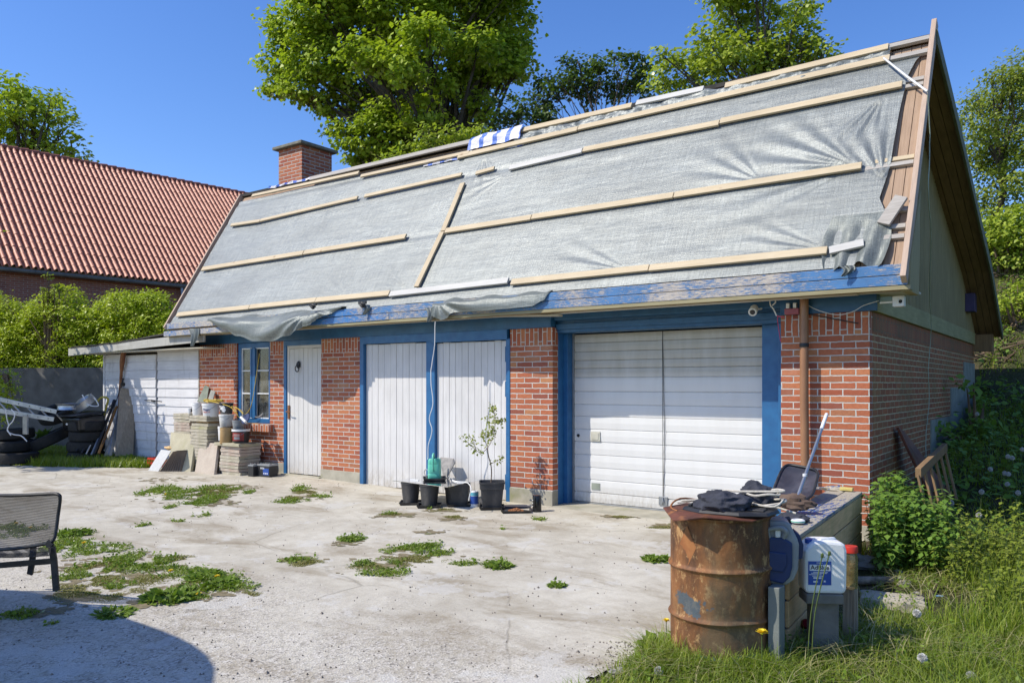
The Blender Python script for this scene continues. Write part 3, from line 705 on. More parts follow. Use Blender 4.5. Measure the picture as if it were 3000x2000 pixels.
def sheet(xl, xr, v0, v1, nu, nv, seed, h0=0.):
    def fn(u, t):
        v = v0+(v1-v0)*t; a = xl(v); b = xr(v); X = a+(b-a)*u
        return roofp(X, v, tarp_h(X, v, seed)*1.25+h0)
    return MB().grid(fn, nu, nv)
TR = thing('tarpaulin', 'large grey tarpaulin covering the right two thirds of the steep roof', 'tarpaulin', group='grey tarpaulins over the roof')
sheet(lambda v: -5.72+.06*math.sin(v*2), redge, .0, 2.70, 330, 130, 1.).build('sheet', mTarp, TR, smooth=True, soft=True)
TL = thing('tarpaulin', 'smaller grey tarpaulin covering the left third of the roof beside the chimney', 'tarpaulin', group='grey tarpaulins over the roof')
sheet(lambda v: -11.40, lambda v: -5.60, .0, 2.78, 260, 100, 5., -.008).build('sheet', mTarp, TL, smooth=True, soft=True)
# crumpled hem between the two top battens
def hem(x0, x1, par, mat, v0=2.72, v1=2.90, amp=.03, nm='crumpled_hem'):
    def fn(u, t):
        X = x0+(x1-x0)*u; v = v0+(v1-v0)*t+.02*noise.noise(Vector((X*3, 0, t)))
        return roofp(X, v, .03+.02*math.sin(t*math.pi)+amp*noise.noise(Vector((X*5, t*4, 2.)))+amp*.5*noise.noise(Vector((X*14, t*8, 5.))))
    return MB().grid(fn, int(abs(x1-x0)*40), 12).build(nm, mat, par, smooth=True)
hem(-4.9, .0, TR, mTarp, 2.69, 2.90, .035)
# torn lower right corner hanging over the battens
def fn(u, t):
    X = -.30+.50*u+.10*math.sin(t*3)*(u-.5); v = .62-(.62+.04*math.sin(u*9))*t
    return roofp(X, v, .035+.03*math.sin(u*17+t*3)*t+.02*noise.noise(Vector((X*6, v*5, 3))))
MB().grid(fn, 40, 30).build('loose_corner', mTarpD, TR, smooth=True)
# hanging swags over the fascia
def swag(x0, x1, zb, par, knot=None, seed=0., out=.13, name='hanging_swag', ztop=None, folds=9):
    # zb: list of (u, z) along the lower edge
    def low(u):
        for (a, za), (b, zz) in zip(zb, zb[1:]):
            if a <= u <= b:
                k = (u-a)/(b-a); k = k*k*(3-2*k); return za+(zz-za)*k
        return zb[-1][1]
    def fn(u, t):
        X = x0+(x1-x0)*u; zt = (2.62 if ztop is None else ztop)+.012*math.sin(u*20+seed); zl = low(u)
        z = zt+(zl-zt)*t
        y = -.44-.075*min(1, t*3)-out*math.sin(min(1, t*1.1)*math.pi*.62)*min(1, (zt-zl)/.35)
        if knot is not None:
            ku, kz = knot; dx = (u-ku)*(x1-x0); dz = z-kz; an = math.atan2(dz, dx)
            y += -.020*math.sin(an*folds*2+seed)*min(1, math.hypot(dx, dz)/.3)*min(1, t*2)
        y += .018*noise.noise(Vector((X*2.2, z*5, seed)))
        return Vector((X+.05*(t-.5)*math.sin(u*6), y, z))
    return MB().grid(fn, 110, 34).build(name, mTarpD, par, smooth=True, soft=True)
a = Wy(618, 937, -.5); b = Wy(1005, 903, -.5)
def zpx(pts, x0, x1, Y=-.58):
    out = []
    for (x, y) in pts:
        p = Wy(x, y, Y); out.append((max(0., min(1., (p.x-x0)/(x1-x0))), p.z))
    out[0] = (0., out[0][1]); out[-1] = (1., out[-1][1]); return out
swag(a.x, b.x, zpx([(618, 938), (650, 962), (700, 985), (755, 1000), (800, 1000), (850, 985), (900, 955), (940, 925), (1005, 900)], a.x, b.x, -.62), TL, (.80, 2.62), 1., .17)
a = Wy(1270, 880, -.5); b = Wy(1614, 850, -.5)
swag(a.x, b.x, zpx([(1262, 925), (1290, 938), (1330, 914), (1400, 912), (1480, 905), (1560, 897), (1590, 880), (1614, 853)], a.x, b.x, -.55), TR, (.05, 2.6), 4., .05, folds=6)
# small tail hanging down at the middle and flaps
def flap(px, py, w0, h_, par, name='torn_flap', Y=-.52):
    p = Wy(px, py, Y)
    def fn(u, t): return Vector((p.x+w0*(u-.5)*(1-.75*t)+.03*math.sin(t*4), Y-.02*math.sin(u*12)*(1-t*.3)-.02*t, p.z-h_*t))
    return MB().grid(fn, 14, 10).build(name, mTarpD, par, smooth=True, soft=True)
flap(1262, 900, .22, .19, TR); flap(1072, 893, .14, .14, TL); flap(568, 962, .30, .30, TL); flap(2478, 778, .14, .10, TR)
for (px, py) in ((917, 898), (1062, 893)):
    p = Wy(px, py, -.55); m = MB(); m.blob((p.x, p.y, p.z), (.045, .03, .04), 2, .3); m.box(p.x-.075, p.x+.075, p.y-.012, p.y+.01, p.z+.01, p.z+.05); m.build('tie_block', mBlack, TL, bevel=.004)
# striped sheet at the ridge
ST = thing('striped_sheet', 'crumpled blue and white striped plastic sheet along the roof ridge', 'plastic sheet')
def fn(u, t):
    X = -5.75+.95*u; v = 2.74+.27*t; return roofp(X, v, .07+.03*noise.noise(Vector((X*5, t*3, 0)))+.03*math.sin(t*3.1))
MB().grid(fn, 50, 16).build('bunched_end', mStripe, ST, smooth=True)
def fn(u, t):
    X = -10.6+4.9*u; v = 2.93+.05*t+.03*noise.noise(Vector((X*2, 0, 1))); return roofp(X, v, .05+.03*noise.noise(Vector((X*6, t*3, 5))))
MB().grid(fn, 160, 8).build('long_fold', mStripe, ST, smooth=True)
def fn(u, t):
    X = -6.6+1.9*u; v = 2.63+.10*t+.02*noise.noise(Vector((X*3, 0, 1))); return roofp(X, v, .035+.02*noise.noise(Vector((X*8, t*3, 5))))
MB().grid(fn, 60, 6).build('frayed_edge', mStripe, ST, smooth=True)
# ropes, cords on the house
def cord(name, label, cat, pts, r, mat, group=None, seg=6):
    pts = [Vector(p) for p in pts]; o0 = pts[-1].copy()
    m = MB(); m.tube([p-o0 for p in pts], r, seg); o = m.build(name, mat, None, smooth=True); o.location = o0
    return tag(o, label, cat, group)
def smooth_pts(pts, n=6, jit=0., seed=0):
    pts = [Vector(p) for p in pts]; out = []; P_ = [pts[0]]+pts+[pts[-1]]
    for i in range(1, len(P_)-2):
        for k in range(n):
            t = k/n; a, b, c, d = P_[i-1], P_[i], P_[i+1], P_[i+2]
            q = .5*((2*b)+(-a+c)*t+(2*a-5*b+4*c-d)*t*t+(-a+3*b-3*c+d)*t**3)
            out.append(q+Vector((noise.noise(q*9+Vector((seed, 0, 0))), noise.noise(q*9+Vector((0, seed, 5))), 0))*jit)
    out.append(pts[-1]); return out
x_, v_ = Wr(2590, 175, .08); x2, v2 = Wr(2718, 275, .08)
cord('rope', 'white rope stretched from the top batten to the verge of the roof', 'rope', smooth_pts([roofp(x_, v_, .10), roofp((x_+x2)/2, (v_+v2)/2-.02, .12), roofp(x2, v2, .11)]), .011, mWhiteCord)
pts = [Wx(2718, 275, .47), Wx(2724, 420, .46), Wx(2720, 560, .47), Wx(2728, 700, .4), Wx(2724, 860, .2), Wx(2728, 960, .06), Wx(2720, 1080, .03), Wx(2722, 1170, .03), Wx(2712, 1290, .03), Wx(2716, 1370, .06)]
cord('cord', 'thin pale cord hanging down the gable and shaded side wall', 'cord', smooth_pts(pts, 6, .006), .0045, pm('greenish_cord', (.42, .48, .36)))
pts = [Wy(x, y, -.52) for x, y in ((1275, 942), (1273, 1010), (1262, 1100), (1268, 1180), (1258, 1225), (1266, 1260), (1256, 1300), (1253, 1345))]
cord('cord', 'wavy white cord hanging from the eave above the green watering can', 'cord', smooth_pts(pts, 6, .006), .006, mWhiteCord)
# gear on the header: cameras, charger block, hook
def camera_unit(label, px, py, Y, aim, s=1., arm=(0, .1, 0)):
    p = Wy(px, py, Y); t = thing('security_camera', label, 'camera', p, 0, None)
    m = MB(); q = Vector(aim).normalized(); Mx = q.to_track_quat('Z', 'Y').to_matrix()
    m.lathe([(0, -.05*s), (.03*s, -.05*s), (.036*s, -.02*s), (.036*s, .05*s), (.030*s, .056*s), (0, .056*s)], (0, 0, 0), 16, Mx, False); m.build('housing', mWhiteP, t, smooth=True)
    m = MB(); m.lathe([(0, .057*s), (.022*s, .057*s), (.018*s, .064*s), (0, .064*s)], (0, 0, 0), 14, Mx, False); m.build('lens', mBlackGloss, t, smooth=True)
    m = MB(); m.tube([(0, 0, 0), arm], .009, 8); m.build('bracket', mWhiteP, t, smooth=True); return t
camera_unit('small white camera with black lens over the garage door', 2208, 908, -.10, (.15, -1, -.45), 1.25, (.05, .10, .02))
t = camera_unit('square white camera on an arm at the house corner under the eave', 2634, 883, -.15, (.5, -1, -.1), .8, (-.17, .03, 0))
m = MB(); m.box(-.05, .05, -.04, .04, -.05, .05); m.build('white_case', mWhiteP, t, bevel=.008)
p = Wy(2325, 912, -.07); t = thing('charger_block', 'dusty pink charger block with two white plugs under the eave', 'charger', p)
MB().box(-.085, .06, -.03, .035, -.03, .03).build('block', mPink, t, bevel=.008)
for dx in (-.055, .015): MB().box(dx-.016, dx+.016, -.02, .02, .031, .085).build('plug', mWhiteP, t, bevel=.004)
p0 = [Wy(x, y, -.1) for x, y in ((2262, 895), (2272, 885), (2268, 875), (2256, 880), (2258, 895), (2266, 905), (2275, 925))]
cord('cable_coil', 'small white cable loop hanging under the eave beside the camera', 'cable', smooth_pts(p0, 6), .007, mWhiteCord)
p0 = [Wy(x, y, -.06) for x, y in ((2275, 925), (2300, 930), (2279, 928), (2281, 960), (2287, 1000))]
cord('cable', 'thin pink cable dropping from the charger block to the brick pier', 'cable', smooth_pts(p0, 5), .004, pm('pink_cable', (.55, .05, .14)))
p0 = [Wy(x, y, -.07) for x, y in ((2365, 893), (2400, 910), (2455, 922), (2500, 912), (2530, 895), (2575, 881))]
cord('cable', 'sagging thin white cable between the downpipe and corner camera', 'cable', smooth_pts(p0, 5), .0035, mWhiteCord)
p0 = [Wy(x, y, -.03) for x, y in ((2345, 916), (2400, 925), (2450, 935), (2515, 947))]
cord('cable', 'thin black cable crossing behind the downpipe', 'cable', smooth_pts(p0, 5), .006, mBlack)

# ================================================================== NEIGHBOUR HOUSE
ND = 24.
_b = CAM+RV*(-.6413*ND)+FV*ND; _d = (RV*.668+FV*.744).normalized(); _e = (RV*-.744+FV*.668).normalized()
def nb(q, p, z): v = _b+_d*q+_e*p; return Vector((v.x, v.y, z))
NH = thing('tiled_house', 'brick house with a red pantile roof behind the hedge on the left', 'house', nb(0, .3, 0))
NH.rotation_euler = (0, 0, 0); NL = NH.location.copy()
def bn(m, name, mat, par=NH, **k):
    for i, v in enumerate(m.v): m.v[i] = v-NL
    return m.build(name, mat, par, **k)
Qa, Qb = -8., 12.
def wallmesh(a, b, z0, z1, p=.3):
    m = MB(); m.hexa([nb(a, p, z0), nb(b, p, z0), nb(b, p+9., z0), nb(a, p+9., z0)], [nb(a, p, z1), nb(b, p, z1), nb(b, p+9., z1), nb(a, p+9., z1)]); return m
m = wallmesh(Qa, Qb-.5, 0, 5.0); o = bn(m, 'wall', mBrickN)
# uv along the wall
uvl = o.data.uv_layers[0].data
for pl in o.data.polygons:
    for li in pl.loop_indices:
        c = o.data.vertices[o.data.loops[li].vertex_index].co+NL
        uvl[li].uv = ((c-_b).dot(_d), c.z)
# pantile roof
rise = 4.81; run = 4.8; sl = math.hypot(rise, run); nrm = (_e*(-rise)+Vector((0, 0, 1))*run).normalized()
rows = 21; rl = sl/rows; cw = .197; ncol = int((Qb-Qa)/cw)
V_ = []; F_ = []
prof = [(0, -.02), (.10, .030), (.24, .080), (.42, .098), (.58, .080), (.72, .020), (.82, -.022), (.999, -.022)]
xsn = [(c+u)*cw+Qa for c in range(ncol) for (u, h) in prof]; hsn = [h for c in range(ncol) for (u, h) in prof]
NX = len(xsn)
for r_ in range(rows):
    jit = .004*random.uniform(-1, 1); b0 = len(V_)
    for (t, lift) in ((0., -.004), (0., .016), (0., .016), (.5, .008), (1.03, .001)):
        s_ = (r_+t)*rl
        for x, h in zip(xsn, hsn):
            ci = int((x-Qa)/cw); rj = .006*math.sin(ci*12.9898+r_*78.233)
            j_ = (.014*math.sin(((x-Qa)/cw % 1)*6.28) if t == 0 else 0)+rj
            p = nb(x, 0, 5.09)+(_e*run+Vector((0, 0, rise)))*((s_-j_)/sl)+nrm*(h+lift+jit+rj*.5); V_.append(tuple(p-NL))
    for k in (0, 2, 3):
        a = b0+k*NX
        for i in range(NX-1): F_.append((a+i, a+i+1, a+NX+i+1, a+NX+i))
g = NG('red_pantile'); v = g.coord('Object'); n1 = g.noise(v, 3.2, 3, .5)
vo = g.n('TexVoronoi', {'Vector': v, 'Scale': 4.2})
col = g.mix(.35, g.ramp(n1, [(.3, (.56, .205, .115)), (.7, (.64, .27, .16))]), g.ramp(vo.outputs[1], [(0, (.42, .14, .08)), (1, (.72, .35, .23))]))
g.principled(col, .5, 0, g.bump(g.noise(v, 40, 4), .2, .004), .4); mTile = g.m
o = npmesh('roof', V_, F_, mTile, NH); o.data.polygons.foreach_set('use_smooth', [True]*len(F_))
m = MB(); m.hexa([nb(Qa, -.0, 5.0), nb(Qb, 0, 5.0), nb(Qb, run, 5.0+rise), nb(Qa, run, 5.0+rise)], [nb(Qa, .0, 5.06), nb(Qb, 0, 5.06), nb(Qb, run, 5.06+rise), nb(Qa, run, 5.06+rise)])
m.hexa([nb(Qa, 9.6, 5.0), nb(Qb, 9.6, 5.0), nb(Qb, run, 5.0+rise), nb(Qa, run, 5.0+rise)], [nb(Qa, 9.6, 5.1), nb(Qb, 9.6, 5.1), nb(Qb, run, 5.12+rise), nb(Qa, run, 5.12+rise)]); bn(m, 'roof_deck', mSoffit)
m = MB()
q = Qa
while q < Qb-.1:
    m.tube([nb(q, run, 5.09+rise+.02), nb(q+.36, run, 5.09+rise+.045)], [.085, .10], 10); q += .34
bn(m, 'ridge_tiles', pm('ridge_tile_red', (.30, .10, .06), (.22, .075, .05), 6, .6), smooth=True)
Qb = 6.5
m = MB(); m.tube([nb(Qa, -.02, 5.0), nb(Qb-.75, -.02, 4.99)], .065, 10); 
bn(m, 'gutter', pm('grey_gutter', (.17, .16, .14), (.12, .11, .10)), smooth=True)
m = MB(); m.tube([nb(Qb-.9, -.0, 4.95), nb(Qb-.88, .0, 4.68), nb(Qb-.75, .05, 4.60), nb(Qb+.2, .2, 4.5)], .045, 10); bn(m, 'downpipe', pm('pale_blue_pipe', (.42, .46, .55)), smooth=True)
m = MB(); m.hexa([nb(Qb-.7, -.08, 4.68), nb(Qb+.3, -.08, 4.68), nb(Qb+.3, .4, 4.68), nb(Qb-.7, .4, 4.68)], [nb(Qb-.7, -.08, 5.0), nb(Qb+.3, -.08, 5.0), nb(Qb+.3, .4, 5.0), nb(Qb-.7, .4, 5.0)]); bn(m, 'eave_box', mWhiteW)

# ================================================================== RETAINING WALL, SHED
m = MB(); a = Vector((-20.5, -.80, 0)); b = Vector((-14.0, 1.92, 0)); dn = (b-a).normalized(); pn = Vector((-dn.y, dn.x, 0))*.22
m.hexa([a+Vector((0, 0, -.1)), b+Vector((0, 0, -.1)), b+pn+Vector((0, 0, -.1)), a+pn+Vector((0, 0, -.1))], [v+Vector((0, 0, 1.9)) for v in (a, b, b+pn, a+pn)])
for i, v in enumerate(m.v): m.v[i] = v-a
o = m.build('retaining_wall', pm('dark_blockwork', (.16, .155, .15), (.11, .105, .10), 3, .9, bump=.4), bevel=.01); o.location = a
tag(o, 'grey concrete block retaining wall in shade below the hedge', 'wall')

SH = thing('lean_to_shed', 'low white plank shed with felt roof leaning against the left end of the house', 'shed', (-14.6, 0, .05))
SL = SH.location.copy()
def bs(m, name, mat, par=SH, **k):
    for i, v in enumerate(m.v): m.v[i] = v-SL
    return m.build(name, mat, par, **k)
def planks(x0, x1, z0, ztop, n, Y, M_=None):
    m = MB(); dz = (2.12-z0)/n
    for i in range(n+1):
        a = z0+i*dz; b = min(a+dz-.004, ztop)
        if b-a < .03: continue
        m.add([(x0, Y-.016, a), (x1, Y-.016, a+random.uniform(-.004, .004)), (x1, Y-.002, b), (x0, Y-.002, b), (x0, Y+.015, a), (x1, Y+.015, a), (x1, Y+.015, b), (x0, Y+.015, b)],
              [(0, 1, 2, 3), (4, 7, 6, 5), (0, 4, 5, 1), (1, 5, 6, 2), (2, 6, 7, 3), (3, 7, 4, 0)])
    return m
bs(planks(-14.6, -14.0, .1, 2.12, 12, .02), 'wall', mShedW)
m = MB(); m.box(-14.66, -14.60, -.01, .05, .05, 2.12); m.box(-14.02, -13.97, -.01, .05, .08, 2.12); bs(m, 'corner_post', mShedW, bevel=.003)
m = MB(); m.box(-14.62, -14.56, .05, 2.6, .0, 2.12); bs(m, 'side_wall', mShedW)
ld = bs(planks(-13.96, -12.63, .12, 2.08, 12, -.03), 'door', mShedW)
rd = bs(planks(-12.62, -11.27, .10, 2.20, 12, .0), 'door', mShedW)
for dd in (ld, rd): pass
m = MB(); q = Wy(424, 1172, -.06)-SL; q2 = Wy(474, 1176, -.06)-SL; m.tube([q, (q+q2)/2+Vector((0, -.02, .012)), q2], .009, 6); m.blob((q+q2)/2, (.06, .02, .018), 3, .4); m.build('latch', mDarkMet, ld, smooth=True)
m = MB(); m.box(-11.27, -11.242, -.01, .04, .1, 2.2); m.box(-14.6, -11.27, .03, .05, .0, 2.1); bs(m, 'door_frame', mGreyW)
a0 = Wy(203, 1021, -.4); a1 = Wy(600, 975, -.4); m = MB()
m.hexa([(a0.x, -.42, a0.z-.15), (a1.x, -.42, a1.z-.15), (a1.x, -.385, a1.z-.15), (a0.x, -.385, a0.z-.15)], [(a0.x, -.42, a0.z), (a1.x, -.42, a1.z), (a1.x, -.385, a1.z), (a0.x, -.385, a0.z)])
bs(m, 'fascia_board', mDirtyWhiteW, bevel=.004)
def fn(u, t):
    x = a0.x+.1+(a1.x-a0.x-.1)*u; y = -.43+2.9*t; return Vector((x, y, a0.z+.02+(a1.z-a0.z)*u+.03*noise.noise(Vector((x*1.5, y*2, 0)))+(.07*max(0, math.sin((u-.45)*4)) if t < .05 else .03)))
m = MB().grid(fn, 60, 10); rf_ = bs(m, 'roof', mFelt); rf_.modifiers.new('solid', 'SOLIDIFY').thickness = .03
m = MB(); m.box(a0.x+.02, a1.x, -.38, 2.3, 2.135, 2.15); bs(m, 'roof_underside', mSoffW)
m = MB(); m.tube([Wy(362, 985+45, -.12), Wy(358, 1060, -.12), Wy(356, 1085, -.10)], [.05, .05, .035], 10); m.tube([Wy(356, 1080, -.10), Wy(352, 1150, -.10), Wy(348, 1220, -.1)], .03, 10)
bs(m, 'drainpipe', mRustPipe, smooth=True)

# ================================================================== FOLIAGE TOOLS
TPL = {
 'oval': (np.array([(0, 0, 0), (.45, .30, .06), (1, 0, -.05), (.45, 0, 0), (.45, -.30, .06)]), [(0, 3, 2, 1), (0, 4, 2, 3)]),
 'maple': (np.array([(0, 0, 0), (.45, .14, .03), (1, 0, -.10), (.45, -.14, .03), (.42, .46, 0), (.72, .62, -.12), (.2, .3, 0), (.42, -.46, 0), (.72, -.62, -.12), (.2, -.3, 0), (.12, .40, .0), (-.06, .58, -.08), (.12, -.40, 0), (-.06, -.58, -.08)]),
           [(0, 3, 2, 1), (0, 4, 5, 6), (0, 9, 8, 7), (0, 6, 11, 10), (0, 12, 13, 9)]),
 'broad': (np.array([(0, 0, 0), (.30, .52, .04), (1, 0, -.12), (.45, 0, 0), (.30, -.52, .04), (.72, .30, -.05), (.72, -.30, -.05)]), [(0, 3, 5, 1), (0, 4, 6, 3), (3, 6, 2, 5)]),
 'quad': (np.array([(0, -.3, 0), (1, -.22, -.05), (1, .22, -.05), (0, .3, 0)]), [(0, 1, 2, 3)]),
 'long': (np.array([(0, -.05, 0), (.5, -.14, .10), (1, 0, 0), (.5, .14, .10)]), [(0, 1, 2, 3)]),
}
mStraw = leafmat('dry_straw', [(.28, .25, .10), (.36, .33, .15), (.42, .40, .22)], .2, .02)
def leafmesh(name, C_, Nn, size, tpl, mat, parent=None, rnd=None, azi=None, rng=RNG):
    """C_ (n,3) positions, Nn (n,3) leaf normals, size (n,)"""
    T, Fc = TPL[tpl]; n = len(C_)
    Nn = Nn/np.linalg.norm(Nn, axis=1, keepdims=True)
    a = rng.normal(size=(n, 3)) if azi is None else azi
    a = a-(a*Nn).sum(1, keepdims=True)*Nn; a /= np.linalg.norm(a, axis=1, keepdims=True)+1e-9
    b = np.cross(Nn, a)
    s = size[:, None, None]
    V = C_[:, None, :]+s*(T[None, :, 0:1]*a[:, None, :]+T[None, :, 1:2]*b[:, None, :]+T[None, :, 2:3]*Nn[:, None, :])
    k = len(T); F = (np.array(Fc)[None]+(np.arange(n)*k)[:, None, None]).reshape(-1, 4)
    r = rng.random(n) if rnd is None else rnd
    return npmesh(name, V.reshape(-1, 3), F, mat, parent, np.repeat(r, k))
def clumpy(lobes, twigs, per, spread, rng, inner=.45, flat=.75, drop=0.):
    """points gathered in twig clusters spread through the lobes; returns centres, normals, rnd"""
    P_, N_, K_ = [], [], []
    for (c, r) in lobes:
        c = np.array(c); r = np.array(r if hasattr(r, '__len__') else (r, r, r*flat), dtype=float)
        nt = max(3, int(twigs*(r[0]*r[1])))
        d = rng.normal(size=(nt, 3)); d /= np.linalg.norm(d, axis=1, keepdims=True)
        rad = inner+(1-inner)*rng.random(nt)**.6
        tc = c+d*rad[:, None]*r
        bulge = 1+.20*np.sin(tc[:, :1]*3.1+tc[:, 1:2]*2.3)*np.cos(tc[:, 2:3]*3.7)
        tc = c+(tc-c)*bulge
        m_ = rng.poisson(per, nt)+2
        idx = np.repeat(np.arange(nt), m_)
        q = tc[idx]+rng.normal(size=(len(idx), 3))*spread*np.array([1, 1, .45])
        nn = d[idx]*.45+np.array([-.1, -.12, .75])+rng.normal(size=(len(idx), 3))*.38
        P_.append(q); N_.append(nn); K_.append(np.clip(rng.random(nt)[idx]*.5+rng.random(len(idx))*.5, 0, 1))
    return np.concatenate(P_), np.concatenate(N_), np.concatenate(K_)
def wpx(l, d, jit=0., rng=RNG):   # photo measurement -> lobe at real distance
    out = []
    for t in l:
        dd = d+(t[3] if len(t) > 3 else 0)+(rng.uniform(-jit, jit) if jit else 0)
        p = Wd(t[0], t[1], dd); out.append(((p.x, p.y, p.z), t[2]/2339*dd))
    return out
def tree(name, label, base, lobes, mat, twigs, per, leaf, spread, tpl='broad', trunk_r=.25, group=None, seed=1, inner=.4, limbs=True, cat='tree', fork=.35):
    rng = np.random.default_rng(seed); base = Vector(base)
    t = thing(name, label, cat, base, 0, group)
    cs = [Vector(c)-base for c, r in lobes]
    top = max(cs, key=lambda c: c.z); mid = sum(cs, Vector())/len(cs)
    m = MB(); z1 = top.z*.97
    path = [Vector((0, 0, -.4))]+[Vector((mid.x*(k/6)**1.2*.8+.12*math.sin(k*2.1+seed), mid.y*(k/6)**1.2*.8, z1*k/6)) for k in range(0, 7)]
    rad = [trunk_r*1.25]+[trunk_r*(1-.13*k) for k in range(7)]
    m.tube(path, rad, 10)
    for i, c in enumerate(cs):
        z0 = max(z1*.12, min(c.z*.62, c.z-.4)); k = max(0, min(5.99, z0/z1*6)); a = path[1+int(k)].lerp(path[min(7, 2+int(k))], k-int(k))
        L = (c-a).length
        mid_ = a.lerp(c, .5)+Vector((0, 0, L*.06))+Vector(rng.normal(size=3))*L*.05
        m.tube([a, a.lerp(mid_, .6), mid_, c], [trunk_r*.36, trunk_r*.28, trunk_r*.2, trunk_r*.07], 6)
        for q in range(5):
            d = Vector(rng.normal(size=3)).normalized()*lobes[i][1 if False else 1]*.75
            s_ = a.lerp(c, rng.uniform(.55, 1.)); e = c+d; m.tube([s_, s_.lerp(e, .5)+Vector((0, 0, .05)), e], [trunk_r*.10, trunk_r*.06, .006], 4)
    m.build('trunk', mBark, t, smooth=True)
    C_, N_, K_ = clumpy([((c.x, c.y, c.z), lobes[i][1]) for i, c in enumerate(cs)], twigs, per, spread, rng, inner)
    sz = leaf*rng.uniform(.7, 1.15, len(C_))
    leafmesh('crown', C_, N_, sz, tpl, mat, t, K_, None, rng)
    return t
# big maple
MP = [(850, 95, 75), (830, 190, 62), (810, 250, 45), (940, 40, 110), (930, 180, 100), (1060, 90, 120), (1200, 20, 130), (1350, 60, 120), (1460, 60, 100), (1500, 130, 60), (1440, 180, 90), (1510, 205, 45), (1330, 180, 100),
      (1040, 220, 90), (880, 262, 60), (980, 300, 60), (1100, 300, 90), (1200, 260, 70), (1370, 250, 80), (1300, 310, 60), (1400, 310, 50), (1020, 390, 50), (970, 385, 22), (1110, 400, 80), (1190, 420, 80), (1090, 470, 60), (1300, 390, 55), (1370, 350, 50),
      (1480, 170, 50), (1515, 150, 42), (1150, 150, 90), (1020, -60, 150), (1250, -120, 190), (1450, -60, 140), (900, -30, 90), (1060, 470, 40), (1240, 330, 60, -2.0), (1180, 200, 70, -2.2), (1290, 250, 50, -2.4), (1080, 160, 70, -2.2), (1250, 110, 80, -2.2), (1130, 340, 55, -1.8), (1400, 150, 70, -2.)]
tree('maple_tree', 'huge bright green maple tree with thick dark trunk behind the roof', (-14.6, 11.6, 1.7), wpx(MP, 26.5, 1.1), mLeafMaple, 66, 24, .145, .19, trunk_r=.34, seed=3, inner=.55)
LB = [(1180, 470, 50), (1120, 480, 40), (1260, 440, 50), (1330, 400, 45), (1390, 400, 45), (1240, 400, 35), (1400, 440, 40)]
tree('young_maple', 'small light green tree just above the roof ridge below the big maple', (-9.5, 7.5, 1.5), wpx(LB, 19.5, .4), mLeafBright, 150, 12, .13, .12, 'oval', .07, seed=4, cat='tree')
DK = [(1450, 380, 40), (1500, 350, 45), (1540, 320, 40), (1460, 300, 18), (1500, 290, 20), (1550, 275, 22), (1610, 300, 60), (1640, 240, 50), (1600, 240, 35), (1700, 260, 70), (1720, 200, 50), (1660, 190, 30), (1780, 250, 70), (1760, 190, 35), (1850, 240, 60), (1830, 180, 35), (1870, 200, 40), (1590, 340, 50), (1900, 280, 40), (1480, 340, 30), (1800, 170, 26), (1857, 168, 24)]
tree('dark_maple', 'dark green bushy tree behind the middle of the roof ridge', (-9.2, 12.6, 3.), wpx(DK, 24., .8), mLeafDark, 85, 13, .11, .14, trunk_r=.10, seed=5, inner=.2, cat='tree')
BR = [(2150, 30, 70), (2250, 30, 60), (2330, 50, 45), (2370, 15, 35), (2200, 110, 80), (2120, 110, 60), (2300, 130, 70), (2360, 100, 40), (2060, 100, 35), (2050, 170, 60), (1970, 180, 50), (1940, 160, 28), (1930, 240, 40), (1980, 260, 50), (2080, 220, 70), (2180, 200, 70), (2280, 190, 60), (2380, 150, 45), (2420, 140, 28), (2440, 165, 22), (2350, 180, 45), (2120, -20, 80), (2230, -60, 80), (2340, 15, 30), (2130, 150, 60), (2250, 160, 60)]
tree('sunlit_maple', 'light green maple tree rising behind the right half of the roof', (-4.4, 11.5, 3.), wpx(BR, 20., .9), mLeafBright, 100, 15, .11, .15, trunk_r=.14, seed=6, inner=.25)
TL_ = [(60, 320, 70), (20, 260, 60), (130, 330, 60), (100, 400, 70), (20, 400, 80), (180, 380, 50), (210, 430, 40), (150, 440, 50), (-60, 330, 90), (50, 290, 50), (150, 290, 30), (235, 470, 25), (10, 460, 60)]
tree('far_tree', 'dense green tree behind the ridge of the red tiled roof', tuple(Wd(100, 1100, 40.)-Vector((0, 0, 1.)))  , wpx(TL_, 40., 1.), mLeafMaple, 22, 14, .30, .3, 'oval', .4, seed=8)
RT = [(2900, 300, 60), (2960, 250, 60), (2990, 330, 70), (2870, 380, 60), (2940, 420, 80), (3000, 200, 60), (2850, 300, 35), (2830, 350, 30), (2900, 500, 70), (2980, 520, 80), (2880, 580, 50), (2960, 620, 70), (2920, 240, 28), (2880, 450, 55), (3050, 400, 100), (3060, 250, 80), (2870, 640, 40), (2980, 230, 40), (2905, 225, 20), (2862, 282, 16)]
tree('hillside_tree', 'airy light green tree on the slope at the right edge', Wd(2930, 760, 19), [(c, r*1.15) for c, r in wpx(RT, 19., .8)], mLeafRight, 170, 13, .10, .14, 'oval', .09, seed=9, inner=.2)
